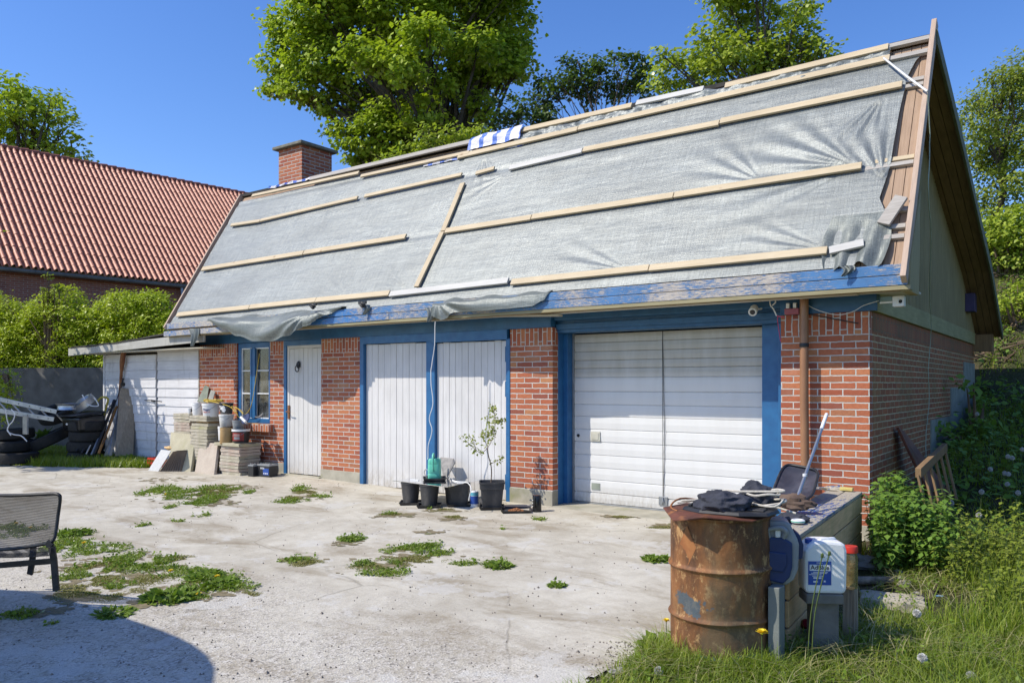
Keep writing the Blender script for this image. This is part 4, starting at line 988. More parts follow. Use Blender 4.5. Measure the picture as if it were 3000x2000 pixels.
# bushes on the hillside
rng = np.random.default_rng(12)
def bush(name, label, lobes, mat, twigs, per, leaf, spread, tpl='oval', seed=1, cat='bush', group=None, inner=.35):
    rg = np.random.default_rng(seed); cx_ = np.mean([c for c, r in lobes], 0); zb = gz(cx_[0], cx_[1])
    zb = max(zb, 1.82) if cx_[0] < -14 else zb
    base = Vector((cx_[0], cx_[1], zb)); t = thing(name, label, cat, base, 0, group)
    m = MB()
    for i, (c, r) in enumerate(lobes):
        for k in range(3):
            e = Vector(c)-base+Vector(rg.normal(size=3))*(r if not hasattr(r, '__len__') else r[0])*.4; s_ = Vector((e.x*.5, e.y*.5, -.1)); m.tube([s_, s_.lerp(e, .5)+Vector((0, 0, .05)), e], [.03, .02, .006], 5)
    m.build('stems', mTwig, t, smooth=True)
    C_, N_, K_ = clumpy([(tuple(np.array(c)-np.array(base)), r) for c, r in lobes], twigs, per, spread, rg, inner)
    leafmesh('foliage', C_, N_, leaf*rg.uniform(.7, 1.2, len(C_)), tpl, mat, t, K_, None, rg); return t
B1 = [(2890, 700, 45), (2950, 690, 50), (3000, 700, 55), (2900, 760, 40), (2960, 750, 55), (3010, 770, 60), (2925, 650, 40), (2985, 640, 45), (3060, 720, 70), (2890, 680, 30)]
bush('hillside_bush', 'leafy green bush below the tree at the right edge', [(c, r*1.25) for c, r in wpx(B1, 17.5, .5)], mLeafBright, 230, 13, .11, .12, seed=21)
B2 = [(2960, 900, 50), (3000, 860, 50), (2985, 950, 50), (2950, 980, 35), (3010, 1000, 55), (2930, 890, 25), (3060, 930, 60)]
bush('hillside_bush', 'lower leafy bush on the slope right of the roof corner', [(c, r*1.2) for c, r in wpx(B2, 15.8, .4)], mLeafBright, 200, 12, .09, .10, seed=22)
B3 = [(2870, 1190, 22), (2950, 1230, 28), (2860, 1250, 28), (2990, 1260, 30), (2910, 1290, 26), (2800, 1270, 32), (2860, 1330, 26), (2960, 1330, 28), (2790, 1320, 28), (2845, 1130, 12), (2740, 1250, 14), (2765, 1290, 22)]
bush('shade_plants', 'dark leafy plants in the shade behind the side wall', [(c, (r*1.3, r*1.3, r*.7)) for c, r in wpx(B3, 11.5, .8)], mNettle, 220, 10, .13, .13, seed=23, cat='plants')

# ---- hedge on the bank
def hedge():
    a = Vector((-20.8, -.2, 0)); b = Vector((-14.0, 2.75, 0)); rg = np.random.default_rng(31); lob = []
    n = 26
    for i in range(n):
        for lv in range(3):
            t = (i+rg.uniform(-.3, .3))/n; p = a.lerp(b, t); zt = 3.42+.22*math.sin(i*.9)+.16*math.sin(i*2.3)-(.25 if i > 19 else 0)
            z = 2.05+(zt-2.05-.3)*(lv/2)+rg.uniform(-.06, .06); lob.append(((p.x+rg.uniform(-.1, .1), p.y+rg.uniform(-.2, .3), z), (.46, .42, .40)))
    for (px, py, r) in [(470, 880, 26), (440, 850+20, 26), (500, 905, 26), (330, 880, 18), (520, 920, 22), (480, 930, 35)]:
        p = Wd(px, py, 19.2); lob.append(((p.x, p.y, p.z), r/2339*19.2))
    t = bush('beech_hedge', 'sunlit yellow-green hedge growing above the retaining wall', lob, mLeafHedge, 430, 13, .075, .085, 'oval', 32, 'hedge', inner=.5)
    # drooping skirt over the wall
hedge()
pl = [(410, 815, 6), (425, 830, 7), (445, 838, 7)]
B4 = [(142, 812, 9), (165, 838, 10), (128, 848, 9), (150, 860, 11), (175, 850, 8), (140, 880, 12)]
bush('climbing_rose', 'thin shoot with pale leaves rising above the hedge', wpx(B4, 19.), mLeafRight, 900, 9, .07, .04, seed=33, cat='plant')
B5 = [(10, 1150, 50), (-20, 1110, 60), (30, 1190, 25), (-10, 1230, 40)]
bush('dark_shrub', 'dark shrub at the left edge in front of the retaining wall', wpx(B5, 15.9, .2), mLeafHedge, 300, 11, .07, .08, seed=34)
# tree outside the frame on the left whose dappled shade falls on the shed, tyres and wall
SHD = [((-18.3, -3.4, 4.5), (1.5, 1.1, .6)), ((-16.7, -3.7, 4.3), (1.2, .8, .5)), ((-19.8, -3.0, 4.5), (1.5, 1.2, .7)), ((-15.9, -4.1, 4.2), (.8, .6, .4)), ((-18.7, -1.9, 4.6), (1.1, .9, .5)), ((-20.9, -2.9, 4.6), (1.3, .8, .6)), ((-22.0, -3.9, 4.8), (1.5, 1.0, .8)), ((-17.6, -2.7, 4.4), (.9, .7, .45)), ((-19.5, -4.3, 4.3), (1.2, .8, .5)), ((-15.7, -2.6, 4.3), (.9, .7, .4)), ((-14.9, -2.75, 4.2), (.5, .45, .3)), ((-15.3, -3.5, 4.1), (.6, .5, .3))]
def shade_tree():
    base = Vector((-19.2, -4.6, 0)); t = thing('garden_tree', 'tree left of the yard whose leaves shade the white shed', 'tree', base)
    m = MB(); m.tube([(0, 0, -.3), (.1, 0, 2.), (.2, .1, 4.5)], [.16, .13, .07], 8)
    for c, r in SHD:
        e = Vector(c)-base; m.tube([(.1, 0, 2.4), (e.x*.5, e.y*.5, e.z*.85), e], [.06, .04, .015], 6)
    m.build('trunk', mBark, t, smooth=True); rg = np.random.default_rng(41)
    C_, N_, K_ = clumpy([(tuple(np.array(c)-np.array(base)), r) for c, r in SHD], 130, 16, .13, rg, .1)
    leafmesh('crown', C_, N_, .17*rg.uniform(.7, 1.2, len(C_)), 'oval', mLeafMaple, t, K_, None, rg)
shade_tree()

# ================================================================== GRASS AND WEEDS (stuff)
def blades(name, label, pts, hts, mat, lean=.5, width=.006, seed=1, rnd=None, segs=3):
    rg = np.random.default_rng(seed); n = len(pts); P0 = np.array(pts, dtype=float)
    az = rg.uniform(0, 2*np.pi, n); d = np.stack([np.cos(az), np.sin(az), np.zeros(n)], 1); s = np.stack([-np.sin(az), np.cos(az), np.zeros(n)], 1)
    ln = lean*rg.uniform(.2, 1.6, n); V = []
    for k in range(segs+1):
        t = k/segs; off = d*(hts*ln*t*t)[:, None]; up = np.array([0, 0, 1.])*(hts*(t-.25*ln*t*t))[:, None]
        w_ = width*(1-t*.93)*rg.uniform(.7, 1.4, n); V.append(P0+off+up-s*w_[:, None]); V.append(P0+off+up+s*w_[:, None])
    V = np.stack(V, 1).reshape(-1, 3); K = 2*(segs+1)
    F = np.array([(2*k, 2*k+1, 2*k+3, 2*k+2) for k in range(segs)])[None]+(np.arange(n)*K)[:, None, None]
    o = npmesh(name, V, F.reshape(-1, 4), mat, None, np.repeat(rg.random(n) if rnd is None else rnd, K))
    return tag(o, label, name.replace('_', ' '), kind='stuff')
rg = np.random.default_rng(51)
def nz(x, y, s, o=0.): return noise.noise(Vector((x*s, y*s, o)))
# right-hand rough grass
pts = []; hs = []
while len(pts) < 105000:
    x = rg.uniform(-1.1, 4.2); y = rg.uniform(-7.0, .4)
    if y < -5.6 and x < -.2 and rg.random() < .5: pass
    edge = -.44+.12*nz(x, y, 2.)+.05*nz(x, y, 7.)+(.30 if y > -3.4 else 0)+(.06 if y > -3.9 else 0)-(.12 if y < -4.6 else 0)
    if y > -3.15 and x < .40: continue
    if x < edge: continue
    db = math.hypot(x-.80, (y+1.95)*1.0)
    if db < .42+.12*nz(x, y, 3.) and rg.random() < .93: continue
    if y > -.7 and x < 1.2: continue
    dens = .65+.6*nz(x, y, 1.7, 3.)
    near = max(.25, min(1, 1.3-math.hypot(x-1.76, y+8.27)/7.))
    if rg.random() > dens*near+.15: continue
    pts.append((x, y, gz(x, y)-.01))
    hb = .08+.07*max(0, nz(x, y, 1.3, 8.))+.05*sm(.4, 2., x)+.05*rg.random()
    if x-edge < .12: hb *= .7
    hs.append(hb*rg.uniform(.5, 1.4))
blades('rough_grass', 'rough sunlit grass at the lower right', pts, np.array(hs), mGrass, .9, .0035, 52, segs=3)
DP = []
# shaded side strip and hillside cover
pts = []; hs = []
for i in range(60000):
    x = rg.uniform(.05, 7.); y = rg.uniform(-.7, 15)
    if nz(x, y, .9, 4.) < -.25: continue
    pts.append((x, y, gz(x, y)-.02)); hs.append(rg.uniform(.06, .22))
blades('hillside_grass', 'grass and low weeds on the slope behind the house', pts, np.array(hs), mGrass, .8, .007, 53, segs=2)
# leafy ground cover on the slope
n = 26000; X = rg.uniform(.1, 8, n); Y = rg.uniform(-.4, 16, n)
keep = np.array([nz(a, b, .7, 6.) > -.12 for a, b in zip(X, Y)]); X = X[keep]; Y = Y[keep]
Z = np.array([gz(a, b) for a, b in zip(X, Y)])+rg.uniform(.02, .28, len(X))
tag(leafmesh('ground_cover', np.stack([X, Y, Z], 1), np.array([0, 0, 1.])+rg.normal(size=(len(X), 3))*.4, rg.uniform(.05, .13, len(X)), 'oval', mNettle), 'low leafy ground cover on the shaded slope', 'ground cover', kind='stuff')
# debris and twigs on the slope
m = MB()
for i in range(150):
    p = Wg(rg.uniform(2840, 3010), rg.uniform(800, 1060)); a = rg.uniform(0, 6.28); L = rg.uniform(.1, .5)
    m.tube([p+Vector((0, 0, .02)), p+Vector((math.cos(a)*L, math.sin(a)*L, .05+rg.uniform(0, .12)))], [.018, .01], 5)
tag(m.build('slope_twigs', mTwig, smooth=True), 'dry twigs littering the slope', 'twigs', kind='stuff')
# grass strip in front of shed and junk
pts = []; hs = []
while len(pts) < 22000:
    x = rg.uniform(-17.5, -11.75); y = rg.uniform(-2.2, .3)
    if x > -16 and y > -.05: continue
    e = [(-17.5, -2.1), (-16., -1.95), (-14., -1.62), (-12.9, -1.25), (-12.1, -.85), (-11.6, -.55)]
    ye = np.interp(x, [q[0] for q in e], [q[1] for q in e])+.12*nz(x, y, 3.)
    if y < ye: continue
    pts.append((x, y, gz(x, y)-.01)); hs.append(rg.uniform(.06, .20)*(1.2 if y < -.6 else .8))
blades('shaded_grass', 'grass strip along the shed and tyres', pts, np.array(hs), mGrass, .7, .006, 54, segs=2)
# moss and weeds growing in the yard's cracks
def patch(cx_, cy_, rx, ry, ang, n, h, out, th=0.1):
    ca, sa = math.cos(ang), math.sin(ang)
    for i in range(n):
        r = math.sqrt(rg.random()); a = rg.uniform(0, 6.28); u, v = r*math.cos(a)*rx, r*math.sin(a)*ry
        x = cx_+u*ca-v*sa; y = cy_+u*sa+v*ca
        if nz(x, y, 4.5, 2.)+.5*nz(x, y, 12., 2.) < th*1.2*r-.36: continue
        out[0].append((x, y, gz(x, y)+.002)); out[1].append(h*rg.uniform(.5, 1.3)*(1.15-r))
green = ([], []); dry = ([], [])
def pp(l, n, h, out, th=.35):   # chain of patches along measured points: (px, py, half width px, half height px)
    for (x, y, w_, hh) in l:
        c = Wg(x, y); e = Wg(x+w_, y); f_ = Wg(x, y+hh); rx = (e-c).length; ry = (f_-c).length
        patch(c.x, c.y, rx, ry, YAW, max(30, int(n*rx*ry*3.1)), h, out, th)
pp([(470, 1438, 60, 16), (540, 1445, 70, 20), (600, 1462, 70, 18), (650, 1432, 55, 9), (580, 1475, 50, 10), (730, 1442, 25, 6), (880, 1432, 30, 10), (850, 1468, 60, 8), (930, 1455, 45, 5), (500, 1485, 18, 7),
    (590, 1510, 30, 7), (530, 1526, 28, 5), (420, 1540, 22, 7), (1030, 1580, 45, 12), (1060, 1650, 60, 12), (1140, 1650, 50, 18), (1200, 1612, 90, 16), (1290, 1625, 60, 14), (1250, 1600, 60, 12), (1130, 1680, 90, 12), (1360, 1652, 50, 8),
    (870, 1640, 60, 10), (1450, 1655, 45, 14), (1625, 1713, 25, 8), (1470, 1551, 18, 5), (1580, 1523, 22, 6), (1145, 1505, 25, 5), (1280, 1490, 30, 6), (940, 1625, 40, 7),
    (215, 1585, 75, 26), (290, 1615, 90, 24), (370, 1640, 90, 24), (450, 1655, 90, 24), (540, 1675, 90, 24), (620, 1700, 90, 26), (690, 1722, 70, 20), (560, 1745, 100, 16), (330, 1790, 40, 10), (250, 1680, 90, 26), (170, 1610, 60, 14), (600, 1730, 90, 22), (470, 1740, 40, 8), (330, 1725, 70, 20), (60, 1800, 70, 18), (160, 1825, 30, 6), (60, 1560, 70, 18), (20, 1545, 40, 14), (1900, 1640, 18, 10)], 11000, .036, green)
pp([(900, 1440, 50, 12), (860, 1460, 60, 12), (300, 1660, 110, 30), (430, 1700, 110, 28), (560, 1720, 100, 30), (280, 1710, 110, 40), (700, 1745, 70, 14), (1200, 1640, 120, 24), (1100, 1660, 100, 20), (900, 1650, 60, 12), (1290, 1492, 45, 8),
    (1150, 1507, 50, 7), (1330, 1515, 40, 8), (620, 1440, 110, 24), (240, 1740, 90, 24), (350, 1740, 100, 30), (1800, 1515, 60, 5), (1950, 1545, 60, 5), (500, 1640, 80, 14)], 16000, .022, dry)
gp = np.array(green[0]); sel = rg.random(len(gp)) < .16; gp = gp[sel]; gp[:, 2] += rg.uniform(.004, .035, len(gp))
tag(leafmesh('patch_weeds', gp, np.array([0, 0, 1.])+rg.normal(size=gp.shape)*.55, rg.uniform(.012, .045, len(gp)), 'oval', mWeed), 'small leafy weeds in the yard patches', 'weeds', kind='stuff')
def dirt():
    m = MB(); rgd = np.random.default_rng(77)
    for (x, y, w_, hh) in [(300, 1660, 190, 46), (430, 1690, 200, 44), (560, 1715, 150, 38), (250, 1750, 120, 40), (640, 1740, 110, 22), (540, 1452, 150, 26), (620, 1470, 90, 18), (900, 1450, 90, 20), (1200, 1628, 170, 26), (1080, 1660, 150, 26), (880, 1642, 90, 14), (1300, 1498, 70, 10), (1160, 1510, 80, 9), (1330, 1518, 60, 9), (1850, 1512, 110, 8), (1960, 1538, 90, 8), (480, 1405, 120, 9), (700, 1425, 90, 9), (60, 1800, 120, 26), (1250, 1560, 120, 6), (1000, 1590, 60, 10), (1900, 1900, 60, 50), (430, 1770, 90, 20)]:
        c = Wg(x, y); rx = (Wg(x+w_, y)-c).length; ry = (Wg(x, y+hh)-c).length; ca, sa = math.cos(YAW), math.sin(YAW); n = int(170*rx*ry)+40
        for k in range(n):
            r = math.sqrt(rgd.random()); a = rgd.uniform(0, 6.28); u, v = r*math.cos(a)*rx, r*math.sin(a)*ry; px_, py_ = c.x+u*ca-v*sa, c.y+u*sa+v*ca
            if nz(px_, py_, 3., 2.)+.5*nz(px_, py_, 9., 2.) < .5*r-.35 or px_ > -.35: continue
            s_ = rgd.uniform(.02, .075)*(1.1-.6*r); z0 = gz(px_, py_)+.0062+rgd.uniform(0, .0016); N_ = 9; o_ = rgd.uniform(0, 6)
            m.add([(px_+s_*rgd.uniform(.5, 1.2)*math.cos(o_+6.283*q/N_)*1.3, py_+s_*rgd.uniform(.5, 1.2)*math.sin(o_+6.283*q/N_), z0) for q in range(N_)], [tuple(range(N_))])
    tag(m.build('soil_litter', pm('brown_litter', (.27, .215, .13), (.15, .13, .07), 25, .95, bump=.8, bscale=90, c3=(.16, .19, .06), s3=9)), 'brown soil and moss crumbs in the worn hollows of the yard', 'soil', kind='stuff')
dirt()
blades('crack_weeds', 'small green weeds and moss growing out of the yard cracks', green[0], np.array(green[1]), mGrass, 1.0, .0045, 55, segs=2)
blades('dry_moss', 'dry moss and litter in the worn patches of the yard', dry[0], np.array(dry[1]), mGrassDry, 1.6, .006, 56, segs=2)
# crumbs, gravel
m = MB()
for i in range(1500):
    if i < 500: p = Wg(rg.uniform(250, 1900), rg.uniform(1395, 1560))
    elif i < 1100: p = Wg(rg.uniform(0, 1900), rg.uniform(1560, 1990))
    else: p = Wg(rg.normal(1840, 60), rg.uniform(1880, 1995))
    if p.x > -.3: continue
    s_ = rg.uniform(.003, .010)*(1.6 if rg.random() < .05 else 1)
    q = [p+Vector((rg.uniform(-s_, s_), rg.uniform(-s_, s_), rg.uniform(0, s_)+.003)) for _ in range(4)]+[p+Vector((0, 0, s_*1.4))]
    m.add([p+Vector((-s_, -s_*.7, 0)), p+Vector((s_, -s_, 0)), p+Vector((s_*.8, s_, 0)), p+Vector((-s_, s_*.9, 0)), p+Vector((rg.uniform(-.3, .3)*s_, 0, s_*1.1+.004))], [(0, 1, 4), (1, 2, 4), (2, 3, 4), (3, 0, 4)])
tag(m.build('gravel', pm('grit', (.30, .27, .23), (.12, .10, .08), 30, .9)), 'loose grit and crumbs scattered over the yard', 'gravel', kind='stuff')

pts = []
while len(pts) < 2200:
    x = rg.uniform(-.4, 3.5); y = rg.uniform(-6., -1.2)
    if nz(x, y, 1.6, 11.) < .02 or (y > -3.4 and x < .45) or x < -.35: continue
    pts.append((x, y, gz(x, y)+rg.uniform(.01, .07)))
blades('dry_grass', 'dry straw lying in the rough grass', pts, np.array([rg.uniform(.08, .22) for _ in pts]), mStraw, 3.2, .003, 58, segs=3)
nn_ = 16000; X = rg.uniform(-.5, 3.5, nn_); Y = rg.uniform(-6.2, -.9, nn_); kp = np.array([nz(a, b, 2.3, 21.) > .12 and not (b > -3.4 and a < .45) and a > -.35 for a, b in zip(X, Y)]); X = X[kp]; Y = Y[kp]; Z = np.array([gz(a, b) for a, b in zip(X, Y)])+rg.uniform(.02, .12, len(X))
tag(leafmesh('clover_weeds', np.stack([X, Y, Z], 1), np.array([0, 0, 1.])+rg.normal(size=(len(X), 3))*.5, rg.uniform(.012, .04, len(X)), 'oval', mWeed), 'small leafy weeds mixed into the rough grass', 'weeds', kind='stuff')
pts = []
while len(pts) < 2600:
    a = rg.uniform(-2.6, -.3); r = .30+abs(rg.normal())*.14; x = -.045+r*math.cos(a); y = -3.70+r*math.sin(a)
    if x < -.42: continue
    pts.append((x, y, gz(x, y)-.01))
blades('tall_grass', 'taller grass growing round the foot of the barrel', pts, rg.uniform(.07, .22, len(pts)), mGrass, .9, .0042, 59, segs=3)
pts = []
while len(pts) < 4500:
    x = rg.uniform(.8, 3.2); y = rg.uniform(-2.7, -.3)
    if nz(x, y, 1.9, 31.) < -.05 or math.hypot(x-.8, y+1.95) < .45: continue
    pts.append((x, y, gz(x, y)-.01))
blades('tall_meadow_grass', 'tall sunlit meadow grass at the right edge', pts, rg.uniform(.12, .34, len(pts)), mGrass, .45, .0040, 60, segs=3)
# ---- individual weeds (rosettes), dandelions
def rosette(label, x, y, r, n, mat=mWeed, name='dandelion_plant', up=.5, group=None, z=None, cat='weed'):
    rg2 = np.random.default_rng(int(abs(x*1000+y*77)) % 9999); zz = (gz(x, y) if z is None else z)
    az = rg2.uniform(0, 6.28, n); tilt = rg2.uniform(.1, up+.3, n)
    a = np.stack([np.cos(az)*np.cos(tilt), np.sin(az)*np.cos(tilt), np.sin(tilt)], 1)
    nn = np.stack([-np.cos(az)*np.sin(tilt), -np.sin(az)*np.sin(tilt), np.cos(tilt)], 1)
    C_ = np.zeros((n, 3)); C_[:, 2] = rg2.uniform(0, r*.2, n); C_ += a*r*.1
    if mat is mWeed:
        k_ = n*4; q = r*np.sqrt(rg2.random(k_))*.9; az = rg2.uniform(0, 6.28, k_); C_ = np.stack([q*np.cos(az), q*np.sin(az), .004+.30*r*(1-q/r)*rg2.random(k_)], 1)
        a = np.stack([np.cos(az), np.sin(az), rg2.uniform(-.1, .7, k_)], 1)+rg2.normal(size=(k_, 3))*.45; nn = np.array([0, 0, 1.])+rg2.normal(size=(k_, 3))*.45
        o = leafmesh(name, C_, nn, (.02+.28*r)*rg2.uniform(.5, 1.2, k_), 'long' if k_ % 8 else 'oval', mat, None, None, a, rg2)
    else: o = leafmesh(name, C_, nn, r*rg2.uniform(.6, 1.1, n), 'oval', mat, None, None, a+rg2.normal(size=(n, 3))*.15, rg2)
    o.location = (x, y, zz); return tag(o, label, cat, group)
for (px, py, r, n, lab) in [(1925, 1640, .13, 60, 'leafy green weed beside the rusty barrel on the concrete'), (1630, 1716, .07, 40, 'small lone weed in the middle of the yard'), (1460, 1660, .12, 70, 'thick weed at the right end of the moss patch'),
                            (335, 1800, .13, 50, 'weed at the edge of the large round shadow'), (215, 1565, .18, 70, 'leafy weed behind the black mesh chair'), (600, 1690, .16, 70, 'weed with yellow flowers in the left moss patch'), (650, 1715, .15, 70, 'weed at the right end of the left moss patch'),
                            (500, 1752, .2, 90, 'long bladed grass tuft at the front of the left moss patch'), (2000, 1905, .26, 80, 'tall weed in front of the left side of the barrel'), (1960, 1960, .24, 70, 'weed at the near corner of the rough grass'), (1030, 1582, .11, 45, 'flat weed left of the central moss patch')]:
    p = Wg(px, py); rosette(lab, p.x, p.y, r, n, mWeed, 'weed_plant', 1.1)
for (px, py, lab) in [(385, 1352, 'broad leafed weed near the red crate'), (80, 1350, 'broad leafed weed below the tyres')]:
    p = Wg(px, py); rosette(lab, p.x, p.y, .22, 22, mNettle, 'broadleaf_weed', .5)
p = Wg(125, 1345); rosette('tall large-leafed weed in front of the tyre stack', p.x, p.y, .30, 16, mNettle, 'broadleaf_weed', .9, z=.35)
def flower(label, pos, h, kind, lean=(0, 0), s=1., group=None):
    t = thing('dandelion' if kind == 'y' else 'dandelion_clock', label, 'flower', pos, 0, group)
    top = Vector((lean[0], lean[1], h)); MB().tube([(0, 0, 0), (lean[0]*.4, lean[1]*.4, h*.55), top], [.0035, .003, .0025], 5).build('stem', mStem, t, smooth=True)
    rr = random.Random(int(pos[0]*1000))
    if kind == 'y':
        m = MB()
        for k in range(46):
            a = k*2.4; e = .15+.8*(k/46); d = Vector((math.cos(a)*math.cos(e), math.sin(a)*math.cos(e), math.sin(e)))*(.024*s*(1.1-.3*k/46)); q = Vector((-d.y, d.x, 0)).normalized()*.0035*s
            m.add([top, top+d*.6+q, top+d, top+d*.6-q], [(0, 1, 2, 3)])
        m.blob(top, .006*s, 1, .1, 8, 5); m.build('petals', mYellowFlower, t)
    else:
        m = MB(); m.blob(top, .007*s, 2, .1, 8, 5)
        for k in range(110):
            z = 1-2*(k+.5)/110; a = k*2.4; q = math.sqrt(1-z*z); d = Vector((q*math.cos(a), q*math.sin(a), z))*.024*s*rr.uniform(.9, 1.05)
            e = Vector((-d.y, d.x, .01)).normalized()*.004*s; f_ = d.cross(e).normalized()*.004*s
            m.add([top+d*.3, top+d+e, top+d*1.05+f_, top+d-e], [(0, 1, 2, 3)])
        m.build('seed_head', mFluff, t)
    return t
for i, (px, py, gpy, lab) in enumerate([(2232, 1853, 1992, 'large yellow dandelion in the grass in front of the barrel'), (1952, 1818, 1900, 'yellow dandelion by the left side of the barrel'), (348, 1335, 1345, 'yellow dandelion in the grass by the leaning plank'),
                            (500, 1672, 1680, 'yellow dandelion in the moss at left of the flower pair'), (636, 1688, 1700, 'yellow dandelion of the pair in the left moss patch'), (485, 1448, 1452, 'yellow dandelion in the moss patch before the slabs'),
                            (246, 1590, 1600, 'yellow dandelion right behind the chair'), (47, 1533, 1545, 'left one of two dandelions seen through the chair mesh'), (90, 1545, 1557, 'right one of two dandelions seen through the chair mesh'), (582, 1740, 1748, 'yellow dandelion in the grass tuft at the front')]):
    g_ = Wg(px, gpy); d = (g_-CAM).dot(FV); top = Wd(px, py, d); flower(lab, tuple(g_), max(.02, top.z-g_.z), 'y', (0, 0), 1.5 if px > 2000 else 1.15, 'yellow dandelions')
ck = [(2872, 1440, 1560, 'biggest white seed head right of the nettles'), (2979, 1443, 1540, 'seed head near the right edge beside yellow leaves'), (2784, 1472, 1560, 'seed head left of the biggest one above the grass'), (2694, 1464, 1540, 'seed head just right of the nettle top'),
      (2724, 1497, 1580, 'low seed head between nettles and big seed head'), (2860, 1212, 1330, 'seed head high in the shade behind'), (2950, 1337, 1420, 'seed head of the shaded trio, upper left'), (2963, 1341, 1420, 'seed head of the shaded trio, middle'), (2992, 1316, 1400, 'topmost seed head of the shaded group by the edge'),
      (2940, 1386, 1460, 'left seed head of the lower shaded pair'), (2951, 1388, 1460, 'right seed head of the lower shaded pair'), (2898, 1374, 1450, 'lone seed head in the shade below the leaves'), (2948, 1418, 1500, 'seed head above the bright yellow leaves'), (2744, 1524, 1600, 'seed head in the tall weeds beside the nettles'),
      (2864, 1508, 1610, 'seed head in sunlit weeds under the biggest one'), (2681, 1795, 1870, 'lone seed head over the mown grass, lower right'), (2696, 1925, 1985, 'seed head at the bottom edge of the grass'), (2838, 1990, 1999, 'seed head at the very bottom right'), (1925, 1963, 1999, 'seed head by the near corner of the grass'), (2287, 1985, 1999, 'seed head at the bottom edge below the barrel')]
for (px, py, gpy, lab) in ck:
    g_ = Wg(px, gpy); d = (g_-CAM).dot(FV); top = Wd(px, py, d); flower('white dandelion '+lab, tuple(g_), max(.04, top.z-g_.z), 'w', (.01, .0), 1.05, 'dandelion seed heads')
# nettle clump beside the planter
def nettles(label, lobes, n, leaf, seed, name='nettle_clump', mat=None):
    rg2 = np.random.default_rng(seed); base = Vector(np.mean([c for c, r in lobes], 0)); base.z = gz(base.x, base.y)
    t = thing(name, label, 'plants', base); C_ = []; N_ = []; A_ = []; m = MB()
    for (c, r) in lobes:
        for i in range(int(n*r*r*8)+3):
            a = rg2.uniform(0, 6.28); q = r*math.sqrt(rg2.random()); x = c[0]+q*math.cos(a); y = c[1]+q*math.sin(a); top = c[2]+rg2.uniform(-.12, .10); g0 = gz(x, y)
            lx, ly = rg2.normal(size=2)*.05
            m.tube([(x-base.x, y-base.y, g0-base.z), (x+lx-base.x, y+ly-base.y, top-base.z)], [.004, .002], 4)
            z = g0+.1; k = 0
            while z < top:
                f = (z-g0)/(top-g0); 
                for s_ in (0, math.pi):
                    b = k*math.pi/2+s_+rg2.uniform(-.3, .3); d = np.array([math.cos(b), math.sin(b), -.15+rg2.uniform(-.25, .3)])
                    C_.append([x+lx*f-base.x, y+ly*f-base.y, z-base.z]); A_.append(d); N_.append([math.cos(b)*.3, math.sin(b)*.3, 1])
                z += .035; k += 1
    m.build('stems', mStem, t, smooth=True); C_ = np.array(C_); N_ = np.array(N_)+rg2.normal(size=(len(C_), 3))*.2
    leafmesh('foliage', C_, N_, leaf*rg2.uniform(.6, 1.15, len(C_)), 'oval', mat or mNettle, t, None, np.array(A_), rg2)
nettles('dense green nettle clump beside the end of the planter', [((.42, -.95, .50), .22), ((.36, -.60, .62), .20), ((.62, -.80, .48), .22), ((.30, -.35, .66), .16), ((.72, -1.05, .34), .16), ((.36, -1.3, .34), .12), ((.58, -.45, .5), .2)], 90, .075, 61)
nettles('tall sunlit weeds at the right edge of the garden', [((1.15, -.9, .30), .25), ((1.45, -1.2, .32), .3), ((1.0, -1.35, .22), .2), ((1.7, -.6, .42), .3), ((1.25, -.4, .36), .25), ((1.5, -1.8, .26), .25), ((.95, -.75, .42), .18), ((1.3, -.65, .5), .18), ((1.9, -1.0, .5), .3), ((2.1, -1.7, .4), .3), ((.9, -1.15, .32), .16), ((1.35, -2.1, .2), .22), ((1.75, -2.3, .24), .25), ((1.1, -1.7, .14), .16)], 75, .05, 62, 'weed_clump', mLeafRight)
nettles('big-leafed yellow-green shoot near the right edge', [((1.5, .1, .55), .06), ((1.62, -.0, .62), .05)], 60, .09, 63, 'bramble_shoot', mLeafBright)

# ================================================================== THINGS LEFT OF THE DOOR: slabs, buckets, batteries
ORD = ['topmost', 'second', 'third', 'fourth', 'fifth', 'sixth', 'seventh', 'eighth', 'ninth', 'tenth', 'eleventh', 'twelfth', 'thirteenth']
def loc(o, p): o.location = p; return o
def lb(m, name, mat, base, label=None, cat=None, group=None, **k):   # mesh built in world coords -> own origin at base
    base = Vector(base)
    for i, v in enumerate(m.v): m.v[i] = v-base
    o = m.build(name, mat, None, **k); o.location = base
    return tag(o, label, cat, group)
def roughbox(x0, x1, y0, y1, z0, z1, j=.004):
    m = MB(); n = 6; top = []; 
    def ring(z):
        out = []
        for k in range(n): out.append((x0+(x1-x0)*k/n, y0, z))
        for k in range(n): out.append((x1, y0+(y1-y0)*k/n, z))
        for k in range(n): out.append((x1-(x1-x0)*k/n, y1, z))
        for k in range(n): out.append((x0, y1-(y1-y0)*k/n, z))
        return [Vector(p)+Vector((random.uniform(-j, j), random.uniform(-j, j), random.uniform(-j, j)*.5)) for p in out]
    a = ring(z0); b = ring(z1); N = 4*n
    m.add(a+b, [tuple(range(N))[::-1], tuple(range(N, 2*N))]+[(i, (i+1) % N, (i+1) % N+N, i+N) for i in range(N)]); return m
